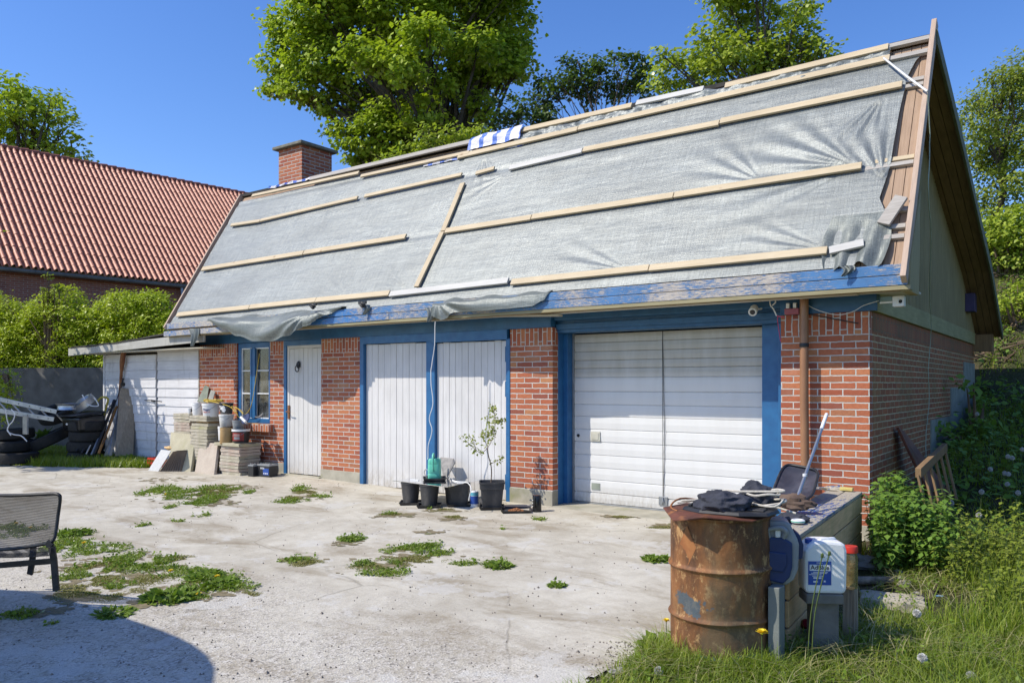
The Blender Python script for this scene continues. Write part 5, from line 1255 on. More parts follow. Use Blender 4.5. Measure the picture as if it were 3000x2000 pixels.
def stack(cx0, cx1, cy0, cy1, zb, zt, what, grp, mats, th=.051, jit=.02, odd=None):
    n = max(1, round((zt-zb)/th)); th = (zt-zb)/n
    for i in range(n):
        k = n-1-i; dx = random.uniform(-jit, jit); dy = random.uniform(-jit, jit)*.5
        if odd and k in odd: dx += odd[k][0]; dy += odd[k][1]
        z = zb+i*th; m = roughbox(cx0+dx, cx1+dx, cy0+dy, cy1+dy, z+.003, z+th-.002)
        lb(m, 'paving_slab', random.choice(mats), ((cx0+cx1)/2, (cy0+cy1)/2, z), '%s concrete slab from the top of %s' % (ORD[min(k, 12)], what) if k else 'topmost concrete slab of %s' % what, 'paving slab', grp, bevel=.004)
c = Wg(701, 1394); l_ = Wg(643, 1389); d_ = (c-CAM).dot(FV)
zt = Wd(701, 1300, d_).z; SB = c.z; print('stack C', c, zt)
stack(c.x-.52, c.x, c.y, c.y+.40, c.z, zt-.05, 'the lower stack beside the batteries', 'slabs in the lower stack', [mSlab, mSlab, mSlabP])
z = zt-.05
for i, (x0, x1, y0, y1, lab) in enumerate([(c.x-.42, c.x+.03, c.y-.03, c.y+.40, 'large slab lying loose on top of the lower stack'), (c.x-.66, c.x-.40, c.y-.02, c.y+.30, 'broken slab piece at the left of the lower stack top')]):
    lb(roughbox(x0, x1, y0, y1, z+.003, z+.052), 'paving_slab', mSlabY, (x0, y0, z), lab, 'paving slab', bevel=.004)
CY = c.y
b0 = Wy(558, 1216, CY+.02); b1 = Wy(607.6, 1218, CY+.02); zbT = b0.z
stack(b0.x, b1.x, CY+.02, CY+.45, SB+.03, zbT-.13, 'the tall middle stack', 'slabs in the tall middle stack', [mSlab, mSlab, mSlabY], jit=.022)
lb(roughbox(b0.x+.08, b1.x-.06, CY+.08, CY+.42, zbT-.13, zbT-.10), 'slab_spacer', mPlanter, (b0.x, CY, zbT-.13), 'dark board between slabs of the tall middle stack', 'board')
stack(b0.x, b1.x+.01, CY, CY+.45, zbT-.10, zbT, 'the pair carrying the white paint buckets', 'slabs under the paint buckets', [mSlab], jit=.006)
a0_ = Wy(509, 1210, CY+.12); a1_ = Wy(556, 1211, CY+.12)
stack(a0_.x, a1_.x, CY+.12, CY+.5, SB+.03, a0_.z, 'the far left stack by the shed door', 'slabs in the far left stack', [mSlab, mSlab, mSlabP], jit=.012)
def lean(name, label, cat, BL, BR, TR, TL, th, mat, group=None, bevel=.006):
    BL, BR, TR, TL = map(Vector, (BL, BR, TR, TL)); n = (BR-BL).cross(TL-BL).normalized()
    if n.y < 0: n = -n
    m = MB(); m.hexa([BL, BR, BR+n*th, BL+n*th], [TL, TR, TR+n*th, TL+n*th]); return lb(m, name, mat, (BL+BR)/2, label, cat, group, bevel=bevel)
def LQ(bl, br, tr, tl, dy): 
    BL = Wg(*bl); BR = Wg(*br); y = (BL.y+BR.y)/2+dy; return BL, BR, Wy(*tr, y), Wy(*tl, y)
lean('leaning_slab', 'tall mossy concrete slab leaning against the stacks, left of two', 'paving slab', *LQ((492, 1378), (558, 1382), (573, 1272), (500, 1265), .22), .06, mSlabY)
lean('leaning_slab', 'smaller pinkish concrete slab leaning right of the tall mossy one', 'paving slab', *LQ((570, 1384), (626.7, 1391), (638, 1298), (585, 1294), .18), .05, mSlabP)
BL, BR, TR_, TL2 = LQ((433.5, 1378), (463, 1381), (501, 1320), (472, 1316), .10)
lean('fibre_sheet', 'pale grey sheet at the left front of the leaning sheets', 'sheet', BL, BR, TR_, TL2, .012, mSlateW, bevel=.002)
for i in range(9):
    t = i/8; bx = 466+t*58; tx = 506+t*27
    p = Wg(bx, 1381); q = Wy(tx, 1321+random.uniform(-2, 2), p.y+.06); w_ = .020
    m = MB(); m.hexa([p, p+Vector((w_, 0, 0)), p+Vector((w_, .28, .0)), p+Vector((0, .28, 0))], [q, q+Vector((w_, 0, 0)), q+Vector((w_, .26, 0)), q+Vector((0, .26, 0))])
    lb(m, 'fibre_sheet', mSlateD, p, 'dark fibre sheet on edge, %s from the left behind the pale one' % ['first', 'second', 'third', 'fourth', 'fifth', 'sixth', 'seventh', 'eighth', 'last'][i], 'sheet', 'dark sheets leaning on edge', bevel=.002)
p = Wy(500, 1313, CY-.0); m = MB(); m.blob((p.x, p.y, p.z+.01), (.16, .07, .035), 4, .35, 10, 6, 3); lb(m, 'brick_fragment', mPlanter, p, 'broken stone piece lying on top of the dark sheets', 'rubble')
# red crate
p = Wg(444, 1369); t = thing('red_crate', 'red plastic crate standing in the grass by the shed', 'crate', p+Vector((0, .1, 0)))
m = MB()
for z in (0.0, .06, .14): m.box(-.14, .14, -.10, -.092, z, z+.03); m.box(-.14, .14, .092, .10, z, z+.03); m.box(-.14, -.132, -.092, .092, z, z+.03); m.box(.132, .14, -.092, .092, z, z+.03)
for x in (-.14, -.07, 0., .07, .132): m.box(x, x+.008, -.101, -.091, 0, .17); m.box(x, x+.008, .091, .101, 0, .17)
m.build('crate_frame', mRed, t); MB().box(-.13, .13, -.09, .09, .0, .01).build('crate_floor', mRed, t)
# batteries
def text_mesh(name, txt, size, mat, parent, loc_, rot=(R(90), 0, 0), ext=.0005, bend=None, bold=0.):
    cu = bpy.data.curves.new(name, 'FONT'); cu.body = txt; cu.size = size; cu.extrude = ext; cu.align_x = 'CENTER'; cu.align_y = 'CENTER'; cu.offset = bold
    ob = bpy.data.objects.new('tmp', cu); sc.collection.objects.link(ob)
    me = bpy.data.meshes.new_from_object(ob.evaluated_get(bpy.context.evaluated_depsgraph_get())); bpy.data.objects.remove(ob)
    if bend:   # wrap round a cylinder of radius bend about the local z axis, facing -y
        for v in me.vertices:
            x, y, z = v.co; a = x/bend; v.co = ((bend+.001+z)*math.sin(a), -(bend+.001+z)*math.cos(a), y)
        rot = (0, 0, rot[2])
    me.materials.clear(); me.materials.append(mat); me.name = name
    o = bpy.data.objects.new(name, me); link(o, parent); o.location = loc_; o.rotation_euler = rot; return o
mTextW = pm('white_print', (.8, .8, .8)); mTextB = pm('navy_print', (.03, .04, .16)); mTextR = pm('red_print', (.5, .06, .05)); mTextK = pm('dark_print', (.03, .03, .04))
def battery(label, px0, px1, py, txt, rz=.0, hgt=.19):
    a = Wg(px0, py); b = Wg(px1, py); w_ = (b-a).length; p = (a+b)/2; t = thing('car_battery', label, 'battery', p, rz, 'old car batteries')
    MB().box(-w_/2, w_/2, -.0, .17, 0, hgt*.84).build('case', mBlack, t, bevel=.006)
    MB().box(-w_/2-.003, w_/2+.003, -.003, .173, hgt*.84, hgt*.93).box(-w_/2+.02, w_/2-.02, .02, .15, hgt*.93, hgt*.97).build('lid', mGreyP, t, bevel=.005)
    for x in (-w_*.35, w_*.35): MB().lathe([(.0, 0), (.011, 0), (.009, .02), (0, .02)], (x, .04, hgt*.96), 10).build('terminal', mSteel, t)
    MB().tube([(-w_*.3, .085, hgt*.95), (-w_*.25, .085, hgt*1.08), (w_*.25, .085, hgt*1.08), (w_*.3, .085, hgt*.95)], .006, 6).build('handle', mBlack, t, smooth=True)
    if txt:
        l = MB().box(-w_*.02, w_*.44, -.003, -.0005, hgt*.18, hgt*.66).build('label_sticker', mBlueLabel, t)
        text_mesh('lettering', 'EXIDE', .034, mTextW, t, (-.02, -.0045, hgt*.66), bold=.0008)
        m = MB()
        for k in range(3): m.box(w_*(.03+k*.13), w_*(.10+k*.13), -.0045, -.003, hgt*.24, hgt*.34)
        m.build('label_marks', mTextW, t)
    return t
battery('smaller dark car battery standing against the slabs', 722, 746, 1396, False, .0, .20)
battery('front car battery with blue label beside the brick pier', 746, 797, 1397, True, .05, .21)
# buckets
def bucket(name, label, px, py_top, py_bot, wpx_, Y, mat, rim=None, handle=True, lidm=None, group=None, dirt=None, taper=.86, cat='bucket', fill=None):
    b = Wy(px, py_bot, Y); tp = Wy(px, py_top, Y); h = tp.z-b.z; r = wpx_/2/2339*(b-CAM).dot(FV)
    t = thing(name, label, cat, b, 0, group); r0 = r*taper
    MB().lathe([(0, 0), (r0*.97, 0), (r0, .006), (r*.985, h*.86), (r*.985, h), (r*.95, h), (r0*.93, .02), (0, .02)], seg=28, cap=False).build('bucket_body', mat, t, smooth=True)
    MB().lathe([(r*.97, h*.84), (r*1.04, h*.84), (r*1.04, h*.90), (r*1.0, h*.91), (r*1.04, h*.97), (r*1.03, h), (r*.94, h)], seg=28, cap=False).build('rim', rim or mat, t, smooth=True)
    if lidm: MB().lathe([(0, h*1.005), (r*.98, h*1.0), (r*1.05, h*.985), (r*1.05, h*.93)], seg=28, cap=False).build('lid', lidm, t, smooth=True)
    if handle:
        pts = [Vector((r*1.03*math.cos(a), -r*.35*math.sin(a)-r*.55*math.sin(a), h*.88-h*.45*math.sin(a))) for a in np.linspace(0, math.pi, 13)]
        MB().tube(pts, .0028, 5).build('handle', mSteel, t, smooth=True)
    if fill: MB().lathe([(0, h*.8), (r*.9, h*.8)], seg=20, cap=False).build('contents', fill, t)
    return t, r, h
bY = CY+.20
t, r, h = bucket('paint_bucket', 'plain white bucket at the left on the slabs', 580, 1180, 1216, 34, bY, mWhiteP)
t, r, h = bucket('paint_bucket', 'large white bucket with printed lettering holding yellow cable', 618, 1181, 1220, 50, bY-.06, mWhiteP)
text_mesh('lettering', 'Flügger', .050, mTextB, t, (0, 0, h*.55), (0, 0, .42), bend=r*.95, bold=.0008); text_mesh('lettering', 'Flutex 10', .034, mTextR, t, (0, 0, h*.36), (0, 0, .42), bend=r*.94, bold=.0006)
t, r, h = bucket('mortar_bucket', 'black bucket with white paint splashes under the window', 663, 1180, 1212, 39, bY-.04, mPot, rim=mBlack)
m = MB()
for (a, z, s_) in ((.35, .6, .05), (.62, .35, .035), (-.3, .75, .025), (.5, .8, .03), (-.5, .3, .02)):
    rr = r*.96; m.add([(rr*1.01*math.sin(a+dx*s_/r), -rr*1.01*math.cos(a+dx*s_/r), z*h+dz*s_) for dx, dz in ((-1, -.6), (.2, -1), (1, .1), (.4, 1), (-.7, .8))], [(0, 1, 2, 3, 4)])
m.build('paint_splashes', mWhiteP, t)
t, r, h = bucket('paint_bucket', 'white and pale blue bucket below the black bucket', 663, 1214, 1248, 41, bY-.06, mDirtyWhiteP, lidm=mWhiteP)
t, r, h = bucket('paint_bucket', 'white bucket mostly hidden behind the ochre stained one', 652, 1248, 1290, 26, bY-.02, mWhiteP, handle=False)
t, r, h = bucket('stained_bucket', 'ochre stained upside-down bucket at the front of the pile', 662, 1252, 1299, 33, CY+.06, mOchre, taper=1.06, handle=False)
t, r, h = bucket('paint_bucket', 'red and white labelled bucket beside the ochre one', 706, 1256, 1295, 51, CY+.14, mBlack, rim=mWhiteP)
m = MB().grid(lambda u, v: Vector((r*.985*math.sin(-.2+u*1.5), -r*.985*math.cos(-.2+u*1.5), h*(.14+.62*v))), 14, 2); m.build('red_label', mRedLabel, t, smooth=True)
m = MB().grid(lambda u, v: Vector((r*.995*math.sin(.1+u*.7), -r*.995*math.cos(.1+u*.7), h*(.24+.2*v))), 8, 1); m.build('label_panel', mGreyP, t, smooth=True)
m = MB()
for z in (.52, .60): m.grid(lambda u, v: Vector((r*.995*math.sin(-.0+u*.8), -r*.995*math.cos(-.0+u*.8), h*(z+.03*v))), 8, 1)
m.build('label_lines', mDirtyWhiteP, t, smooth=True)
t, r, h = bucket('small_pail', 'small grey pail standing on the red labelled bucket', 699, 1230, 1256, 36, CY+.16, mGreyP)
t, r, h = bucket('small_can', 'small white can left of the paint buckets on the slabs', 556, 1196, 1212, 13, bY, mWhiteP, handle=False, cat='can')
p = Wy(563, 1196, bY); m = MB(); m.add([(p.x-.06, p.y, p.z-.06), (p.x+.05, p.y, p.z-.05), (p.x+.02, p.y, p.z+.06), (p.x, p.y+.02, p.z-.04)], [(0, 1, 2), (1, 3, 2), (3, 0, 2)]); lb(m, 'plastic_scrap', mDarkMet, p, 'dark pointed scrap sticking up behind the small white can', 'scrap')
lean('roof_tile_shard', 'larger mossy grey-green tile shard leaning against the brick pier', 'tile', Wy(577, 1176, -.16), Wy(604, 1180, -.16), Wy(612, 1133, -.04), Wy(600, 1127, -.04), .015, pm('green_tile', (.22, .24, .19), (.15, .17, .13), 8, .8), bevel=.003)
lean('roof_tile_shard', 'smaller rounded tile shard right of the larger one', 'tile', Wy(608, 1172, -.14), Wy(622, 1174, -.14), Wy(630, 1146, -.05), Wy(618, 1141, -.05), .015, pm('grey_tile', (.30, .30, .26), (.2, .2, .18), 8, .8), bevel=.003)
# yellow cable: coil on the buckets and the strand from the window
rr = random.Random(5); q0 = Wy(625, 1180, bY-.03); pts = []
for k in range(150):
    a = k*.33; R_ = .16+.05*math.sin(k*.7); pts.append(q0+Vector((math.cos(a)*R_*1.1*rr.uniform(.7, 1.1)+.02*math.sin(k*.13), math.sin(a)*.12, .01+.05*abs(math.sin(k*.9))*rr.uniform(.3, 1)+.015*rr.random())))
pts += [Wy(672, 1190, bY-.14), Wy(690, 1210, bY-.14), Wy(678, 1190, bY-.14), Wy(704, 1200, bY-.1), Wy(712, 1212, bY-.1), Wy(688, 1190, bY-.12), Wy(700, 1222, bY-.12), Wy(716, 1216, -.12), Wy(735, 1190, -.10), Wy(748, 1120, -.06), Wy(760, 1035, -.03)]
cord('extension_cable', 'tangled yellow cable heaped on the buckets and running up the window', 'cable', smooth_pts(pts, 4), .0052, mYellow)
p = Wy(720, 1226, bY-.08); m = MB(); m.lathe([(0, -.01), (.085, -.01), (.095, .0), (.085, .012), (0, .012)], p, 20, Matrix.Rotation(R(62), 3, 'X')); lb(m, 'blue_disc', mNavyP, p, 'round dark blue lid leaning below the window', 'lid', smooth=True)
p = Wy(706, 1222, bY-.1); q = Wy(720, 1236, bY-.14); m = MB(); m.tube([p, q], .022, 10); lb(m, 'plastic_tube', mWhiteP, q, 'short grey-white tube lying across the small pail', 'tube', smooth=True)
p = Wy(725, 1240, -.06); m = MB(); m.bar(p, p+Vector((.32, .0, .0)), .05, .014); lb(m, 'wood_offcut', mPlanter, p, 'thin wood offcut on the window sill', 'offcut')
p = Wy(698, 1296, CY+.04); m = MB(); m.bar(p+Vector((-.05, 0, 0)), p+Vector((.36, .03, .0)), .09, .012); lb(m, 'metal_plate', mDarkMet, p, 'flat dark plate on the lower slab stack in front of the red bucket', 'plate')
p = Wy(772, 1204, .16); m = MB(); m.lathe([(0, 0), (.05, 0), (.10, .05), (.115, .1), (.11, .1), (.05, .01)], p+Vector((0, 0, -.07)), 24, Matrix.Rotation(R(50), 3, 'X'), False); lb(m, 'glass_bowl', mDirtyWhiteP, p, 'pale round bowl standing behind the right window pane', 'bowl', smooth=True)

# ================================================================== SHED FRONT: planks, poles, ladder, tyres
lean('leaning_plank', 'wide weathered plank leaning against the white shed', 'plank', Wd(337, 1336, 15.2), Wd(390, 1333, 15.4), Wd(400, 1141, 15.75), Wd(352, 1135, 15.7), .03, mOldPlank)
lean('leaning_plank', 'narrow taller plank behind the wide weathered plank', 'plank', Wd(362, 1180, 15.75), Wd(388, 1180, 15.8), Wd(398, 1076, 15.95), Wd(379, 1076, 15.95), .04, mOldPlank)
lean('leaning_plank', 'grey plank slanting behind the orange pole', 'plank', Wd(305, 1335, 15.1), Wd(328, 1335, 15.2), Wd(350, 1240, 15.6), Wd(336, 1240, 15.6), .03, mGreyW)
def pole(label, x0, y0, x1, y1, r, mat, d0=15.0, d1=15.75, name='pole', knob=None):
    a = Wd(x0, y0, d0); b = Wd(x1, y1, d1); t = thing(name, label, 'pole', a); MB().tube([(0, 0, 0), b-a], r, 8).build('shaft', mat, t, smooth=True)
    if knob: MB().tube([(b-a)*.93, (b-a)*1.0], r*knob, 8).build('grip', mBlack, t, smooth=True)
pole('orange-brown thick pole leaning on the shed', 289, 1328, 342, 1190, .024, mOrangeTool)
pole('shiny chrome tube leaning among dark poles', 252, 1330, 322, 1188, .014, mMetal)
pole('leftmost thin dark pole leaning over the tyres', 222, 1322, 308, 1205, .018, mDarkMet, knob=1.6)
pole('second dark pole from the left with thick grip', 238, 1328, 318, 1196, .020, mBlack, knob=1.5)
pole('black pole right of the chrome tube', 268, 1332, 333, 1182, .020, mSteel, knob=1.8)
pole('thick black tube just left of the orange pole', 276, 1330, 336, 1172, .026, mBlack, knob=1.3)
pole('long thin rod rising above the wide plank', 300, 1300, 362, 1108, .008, mBlack, 15.1, 15.7, 'fishing_rod', 2.)
pole('grey slender pole beside the leaning planks', 318, 1332, 345, 1215, .014, mSteel)
p = Wd(360, 1118, 15.6); m = MB(); m.lathe([(0, -.03), (.035, -.03), (.04, 0), (.035, .03), (0, .03)], p+Vector((0, 0, -.05)), 14, Matrix.Rotation(R(90), 3, 'X')); m.tube([p+Vector((0, -.04, -.05)), p+Vector((.06, -.05, -.03))], .007, 6); lb(m, 'rod_reel', mDarkMet, p, 'small dark reel with crank on the thin rod', 'reel', smooth=True)
cord('yellow_hose', 'bent dull yellow hose arching over the tops of the poles', 'hose', smooth_pts([Wd(x, y, 15.5) for x, y in ((301, 1232), (312, 1190), (316, 1168), (300, 1163), (288, 1172), (284, 1182))], 6), .020, pm('dull_yellow', (.42, .34, .05), (.3, .25, .04)), seg=8)
def tyre(label, p, r, wdt, rot, group='old tyres'):
    t = thing('tyre', label, 'tyre', p, 0, group); t.rotation_euler = rot; ri = r*.62; h = wdt/2
    pr = [(ri, -h*.7), (ri*1.04, -h*.95), (r*.9, -h), (r*.98, -h*.8), (r, -h*.3), (r, h*.3), (r*.98, h*.8), (r*.9, h), (ri*1.04, h*.95), (ri, h*.7), (ri*1.03, 0), (ri, -h*.7)]
    MB().lathe(pr, seg=36, cap=False).build('carcass', mRubber, t, smooth=True)
    return t
gzL = gz(-14.3, -.8)
tp = Wd(222, 1330, 15.2); tp.z = gzL
for i in range(4): tyre(['bottom tyre of the stack in front of the wall', 'second tyre from the bottom of the stack', 'third tyre of the stack in front of the wall', 'upper tyre of the stack under the black tub'][i], tp+Vector((random.uniform(-.03, .03), .2+random.uniform(-.03, .03), .1+i*.195)), .33, .19, (0, 0, 0))
tp = Wd(45, 1320, 15.0); tyre('wide tyre lying flat at the left beside the stack', Vector((tp.x, tp.y, gzL+.11)), .40, .2, (0, 0, 0))
tyre('second tyre on the flat one at the far left', Vector((tp.x-.35, tp.y+.1, gzL+.32)), .36, .2, (.04, .05, 0))
tyre('third tyre in the pile at the left edge', Vector((tp.x-.45, tp.y+.15, gzL+.53)), .36, .2, (.05, -.04, 0))
p = Wd(118, 1272, 15.5); tyre('big tyre standing upright behind the broadleaf weed', p+Vector((0, .15, -.10)), .42, .22, (R(24), R(-12), 0))
p = Wd(150, 1205, 15.9); tyre('tyre resting high behind the wheel rims', p+Vector((0, .1, -.05)), .34, .2, (R(25), R(10), 0))
# black tub on the stack, rims
p = Wd(222, 1240, 15.25); t = thing('black_tub', 'black plastic car part with a small oval badge on the tyre stack', 'car part', p+Vector((0, .1, 0)))
MB().hexa([(-.30, -.2, -.14), (.36, -.2, -.14), (.36, .3, -.14), (-.30, .3, -.14)], [(-.34, -.22, .10), (.36, -.22, .12), (.33, .3, .18), (-.24, .3, .18)]).build('shell', mBlackGloss, t, bevel=.04)
MB().hexa([(-.40, -.28, .12), (.38, -.28, .15), (.38, .3, .2), (-.3, .3, .2)], [(-.36, -.26, .15), (.36, -.26, .18), (.34, .28, .24), (-.26, .28, .24)]).build('flap', mBlack, t, bevel=.02)
MB().lathe([(0, 0), (.04, 0), (.04, .006), (0, .006)], (-.08, -.225, -.01), 20, Matrix.Diagonal((1, 1, .5)) @ Matrix.Rotation(R(90), 3, 'X')).build('oval_badge', mWhiteP, t, smooth=True)
MB().box(-.02, .16, -.232, -.222, -.06, .03).build('grey_panel', mDarkMet, t)
p = Wd(202, 1192, 15.4); t = thing('wheel_rim', 'steel wheel rim lying flat on the black car part', 'wheel rim', p, 0, 'bare wheel rims')
MB().lathe([(.19, -.06), (.215, -.05), (.2, -.02), (.2, .03), (.225, .05), (.235, .07), (.22, .07), (.19, .03), (.17, -.05)], seg=32, cap=False).build('rim_barrel', mMetal, t, smooth=True)
MB().lathe([(0, -.03), (.06, -.03), (.17, -.05)], seg=24, cap=False).build('rim_disc', mMetal, t, smooth=True)
p = Wd(242, 1180, 15.5); t = thing('wheel_rim', 'shiny domed alloy wheel standing tilted behind the flat rim', 'wheel rim', p, 0, 'bare wheel rims'); t.rotation_euler = (R(38), R(-12), 0)
MB().lathe([(.2, -.09), (.24, -.08), (.23, .03), (.235, .05), (.21, .055), (.19, .03)], seg=32, cap=False).build('rim_barrel', mMetal, t, smooth=True)
MB().lathe([(0, .09), (.05, .09), (.15, .06), (.20, .03)], seg=28, cap=False).build('rim_disc', mMetal, t, smooth=True)
p = Wd(268, 1190, 15.4); cord('metal_bow', 'bent thin pale tube frame lying on the domed wheel', 'frame', smooth_pts([Wd(x, y, 15.35) for x, y in ((241, 1156), (250, 1172), (258, 1184), (272, 1189), (288, 1188), (284, 1176), (275, 1164))], 6), .010, mWhiteP, seg=8)
# ladder
t0 = Wd(168, 1207, 15.2); 
def railpts(y0, y1, d0, d1, x0=-90, x1=166): return Wd(x0, y0, d0), Wd(x1, y1, d1)
t = thing('aluminium_ladder', 'aluminium ladder lying slanted over the tyres at the left edge', 'ladder', t0)
for (ya, yb, dd, x1) in ((1150, 1206, 0, 166), (1188, 1228, -.12, 158)):
    a, b = railpts(ya, yb, 14.6+dd, 15.3+dd, x1=x1); m = MB(); m.bar(a-t0, b-t0, .028, .085); m.build('rail', mMetal, t, bevel=.004)
    m = MB(); d = (b-a)
    for k in range(8):
        q = a+d*((k+.5)/8)-t0; m.box(q.x-.012, q.x+.012, q.y-.022, q.y-.012, q.z-.012, q.z+.012)
    m.build('rung_holes', mBlack, t)
a, b = railpts(1150, 1206, 14.6, 15.3); a2, b2 = railpts(1188, 1228, 14.48, 15.18, x1=158)
for k in range(6): MB().tube([a.lerp(b, (k+.5)/6)-t0+Vector((0, .05, 0)), a2.lerp(b2, (k+.5)/6)-t0+Vector((0, .32, -.1))], .015, 8).build('rung', mMetal, t, smooth=True)
p = Wd(72, 1240, 14.75); m = MB(); m.box(p.x-.085, p.x+.095, p.y, p.y+.03, p.z-.20, p.z+.15)
for k in range(7): m.add([(p.x+.095, p.y, p.z-.18+k*.04), (p.x+.135, p.y+.01, p.z-.16+k*.04), (p.x+.095, p.y+.03, p.z-.14+k*.04)], [(0, 1, 2)])
lb(m, 'galvanised_bracket', mSteel, p, 'grey galvanised bracket with saw teeth hanging under the ladder', 'bracket', bevel=.003)
cord('cable', 'pale looped cable dangling from the ladder at the left', 'cable', smooth_pts([Wd(x, y, 14.5) for x, y in ((17, 1198), (20, 1225), (25, 1245), (22, 1262), (40, 1272), (62, 1276), (79, 1292))], 6), .009, mWhiteCord)
cord('cable', 'second cable loop hanging beside the first under the ladder', 'cable', smooth_pts([Wd(x, y, 14.45) for x, y in ((33, 1198), (43, 1212), (38, 1232), (26, 1246), (22, 1258), (32, 1275))], 6), .009, mWhiteCord)

# ================================================================== POTS BY THE DOUBLE DOOR
def tray(label, p, a, rz, h=.035, name='plant_tray', group='black plant trays'):
    t = thing(name, label, 'tray', p, rz, group); m = MB(); b = a*.88; th = .006
    m.hexa([(-b/2, -b/2, 0), (b/2, -b/2, 0), (b/2, b/2, 0), (-b/2, b/2, 0)], [(-b/2, -b/2, .008), (b/2, -b/2, .008), (b/2, b/2, .008), (-b/2, b/2, .008)])
    for k in range(4):
        m.M = Matrix.Rotation(k*math.pi/2, 4, 'Z'); m.add([(-b/2, -b/2, 0), (b/2, -b/2, 0), (a/2, -a/2, h), (-a/2, -a/2, h), (-b/2+th, -b/2+th, 0), (b/2-th, -b/2+th, 0), (a/2-th, -a/2+th, h), (-a/2+th, -a/2+th, h)], [(0, 1, 2, 3), (5, 4, 7, 6), (3, 2, 6, 7)])
    m.M = None; m.build('tray_body', mBlack, t); return t
def sqpot(name, label, p, a, h, rz, round_=0., group='black plant pots', band=True):
    t = thing(name, label, 'plant pot', p, rz, group)
    def ring(s, z):
        out = []
        for k in range(32):
            an = math.pi/4*0+2*math.pi*k/32; c_, s_ = math.cos(an), math.sin(an); n_ = 2.4 if round_ else 9.; rr_ = (abs(c_)**n_+abs(s_)**n_)**(-1/n_)
            out.append((s/2*rr_*c_, s/2*rr_*s_, z))
        return out
    lv = [(a*.74, 0), (a*.76, .01), (a*.90, h*.72), (a*.96, h*.73), (a*.985, h*.93), (a*1.02, h*.935), (a*1.02, h), (a*.96, h), (a*.88, h*.7), (a*.72, .02)] if band else [(a*.76, 0), (a*.97, h*.93), (a*1.02, h*.94), (a*1.02, h), (a*.95, h), (a*.74, .02)]
    m = MB(); vs = [q for s, z in lv for q in ring(s, z)]; fs = []
    for i in range(len(lv)-1):
        for k in range(32): fs.append((i*32+k, i*32+(k+1) % 32, (i+1)*32+(k+1) % 32, (i+1)*32+k))
    fs.append(tuple(range(32))[::-1]); m.add(vs, fs); m.build('pot_body', mPot, t, smooth=True); return t
pz = .02
pA = Wg(1203, 1476); pB = Wg(1258, 1484); pC = Wg(1346, 1480); pD = Wg(1441, 1489)
hP = .27
for p, lab, rd, a_ in ((pA, 'leftmost round black pot under the glass pane', 1, .235), (pB, 'middle black pot under the front corner of the glass pane', 1, .235), (pC, 'square black pot under the right half of the glass pane', 0, .27)):
    sqpot('plant_pot', lab, p+Vector((0, .0, .012)), a_, hP, R(38) if not rd else 0, rd, band=not rd)
sqpot('plant_pot', 'black pot standing hidden in the middle behind the others', pB+Vector((.18, .26, .012)), .235, hP, 0, 1)
for p, a_, lab, rz in ((pA+Vector((0, .02, 0)), .30, 'tray under the leftmost pot', .66), (pB, .30, 'tray under the middle pot', .66), (pC, .31, 'tray under the square pot', .66), (pD, .31, 'tray under the sapling pot', .66)): tray('black plastic '+lab, p, a_, rz)
# the sapling
t = sqpot('potted_sapling', 'thin young tree in a large square black pot before the white door', pD+Vector((0, 0, .012)), .31, .325, .68, 0, group=None); t['category'] = 'potted tree'; t.name = 'potted_sapling'
MB().lathe([(0, .25), (.128, .25)], seg=20, cap=False).build('soil', mSoil, t)
inv = t.matrix_basis.inverted(); dD = (pD-CAM).dot(FV)
def S_(x, y, dd=0.): return (inv_m @ (Wd(x, y, dD+dd))-Vector((0, 0, 0)))
inv_m = (Matrix.Translation(t.location) @ Matrix.Rotation(.68, 4, 'Z')).inverted()
trunk = [S_(1438, 1418), S_(1440, 1385), S_(1438, 1360), S_(1431, 1335), S_(1428, 1312)]
m = MB(); m.tube(smooth_pts(trunk, 5), .007, 7)
brs = [[S_(1428, 1312), S_(1412, 1325, -.03), S_(1395, 1318, -.05), S_(1375, 1300, -.07), S_(1352, 1275, -.1)], [S_(1428, 1312), S_(1440, 1290), S_(1448, 1262, .03), S_(1452, 1225, .03), S_(1440, 1190, .02)], [S_(1430, 1312), S_(1420, 1290, .06), S_(1408, 1272, .08)],
       [S_(1438, 1358), S_(1455, 1350, .05), S_(1475, 1340, .08)], [S_(1448, 1262), S_(1432, 1240, -.04), S_(1428, 1222, -.05)], [S_(1450, 1240), S_(1462, 1232, .04), S_(1474, 1226, .05)], [S_(1395, 1318, -.05), S_(1385, 1290, -.02), S_(1372, 1272, 0)], [S_(1440, 1290), S_(1424, 1275, .03), S_(1415, 1268, .03)], [S_(1448, 1262), S_(1436, 1268, .04), S_(1424, 1262, .05)], [S_(1452, 1225), S_(1446, 1205, 0), S_(1442, 1182, 0)]]
CL = []
rg3 = np.random.default_rng(71)
for b in brs:
    sp = smooth_pts(b, 6); m.tube(sp, [.0045*(1-.7*i/len(sp)) for i in range(len(sp))], 5)
    for i, q in enumerate(sp):
        if i > len(sp)*.22:
            for k in range(3): CL.append(q+Vector(rg3.normal(size=3))*.026)
m.build('trunk', mTwig, t, smooth=True)
CL = np.array([tuple(c) for c in CL]); NN = rg3.normal(size=CL.shape)*.6+np.array([0, 0, .6]); AZ = rg3.normal(size=CL.shape)*.6+np.array([0, 0, -.6])
leafmesh('foliage', CL, NN, rg3.uniform(.03, .055, len(CL)), 'oval', mSapLeaf, t, None, AZ, rg3)
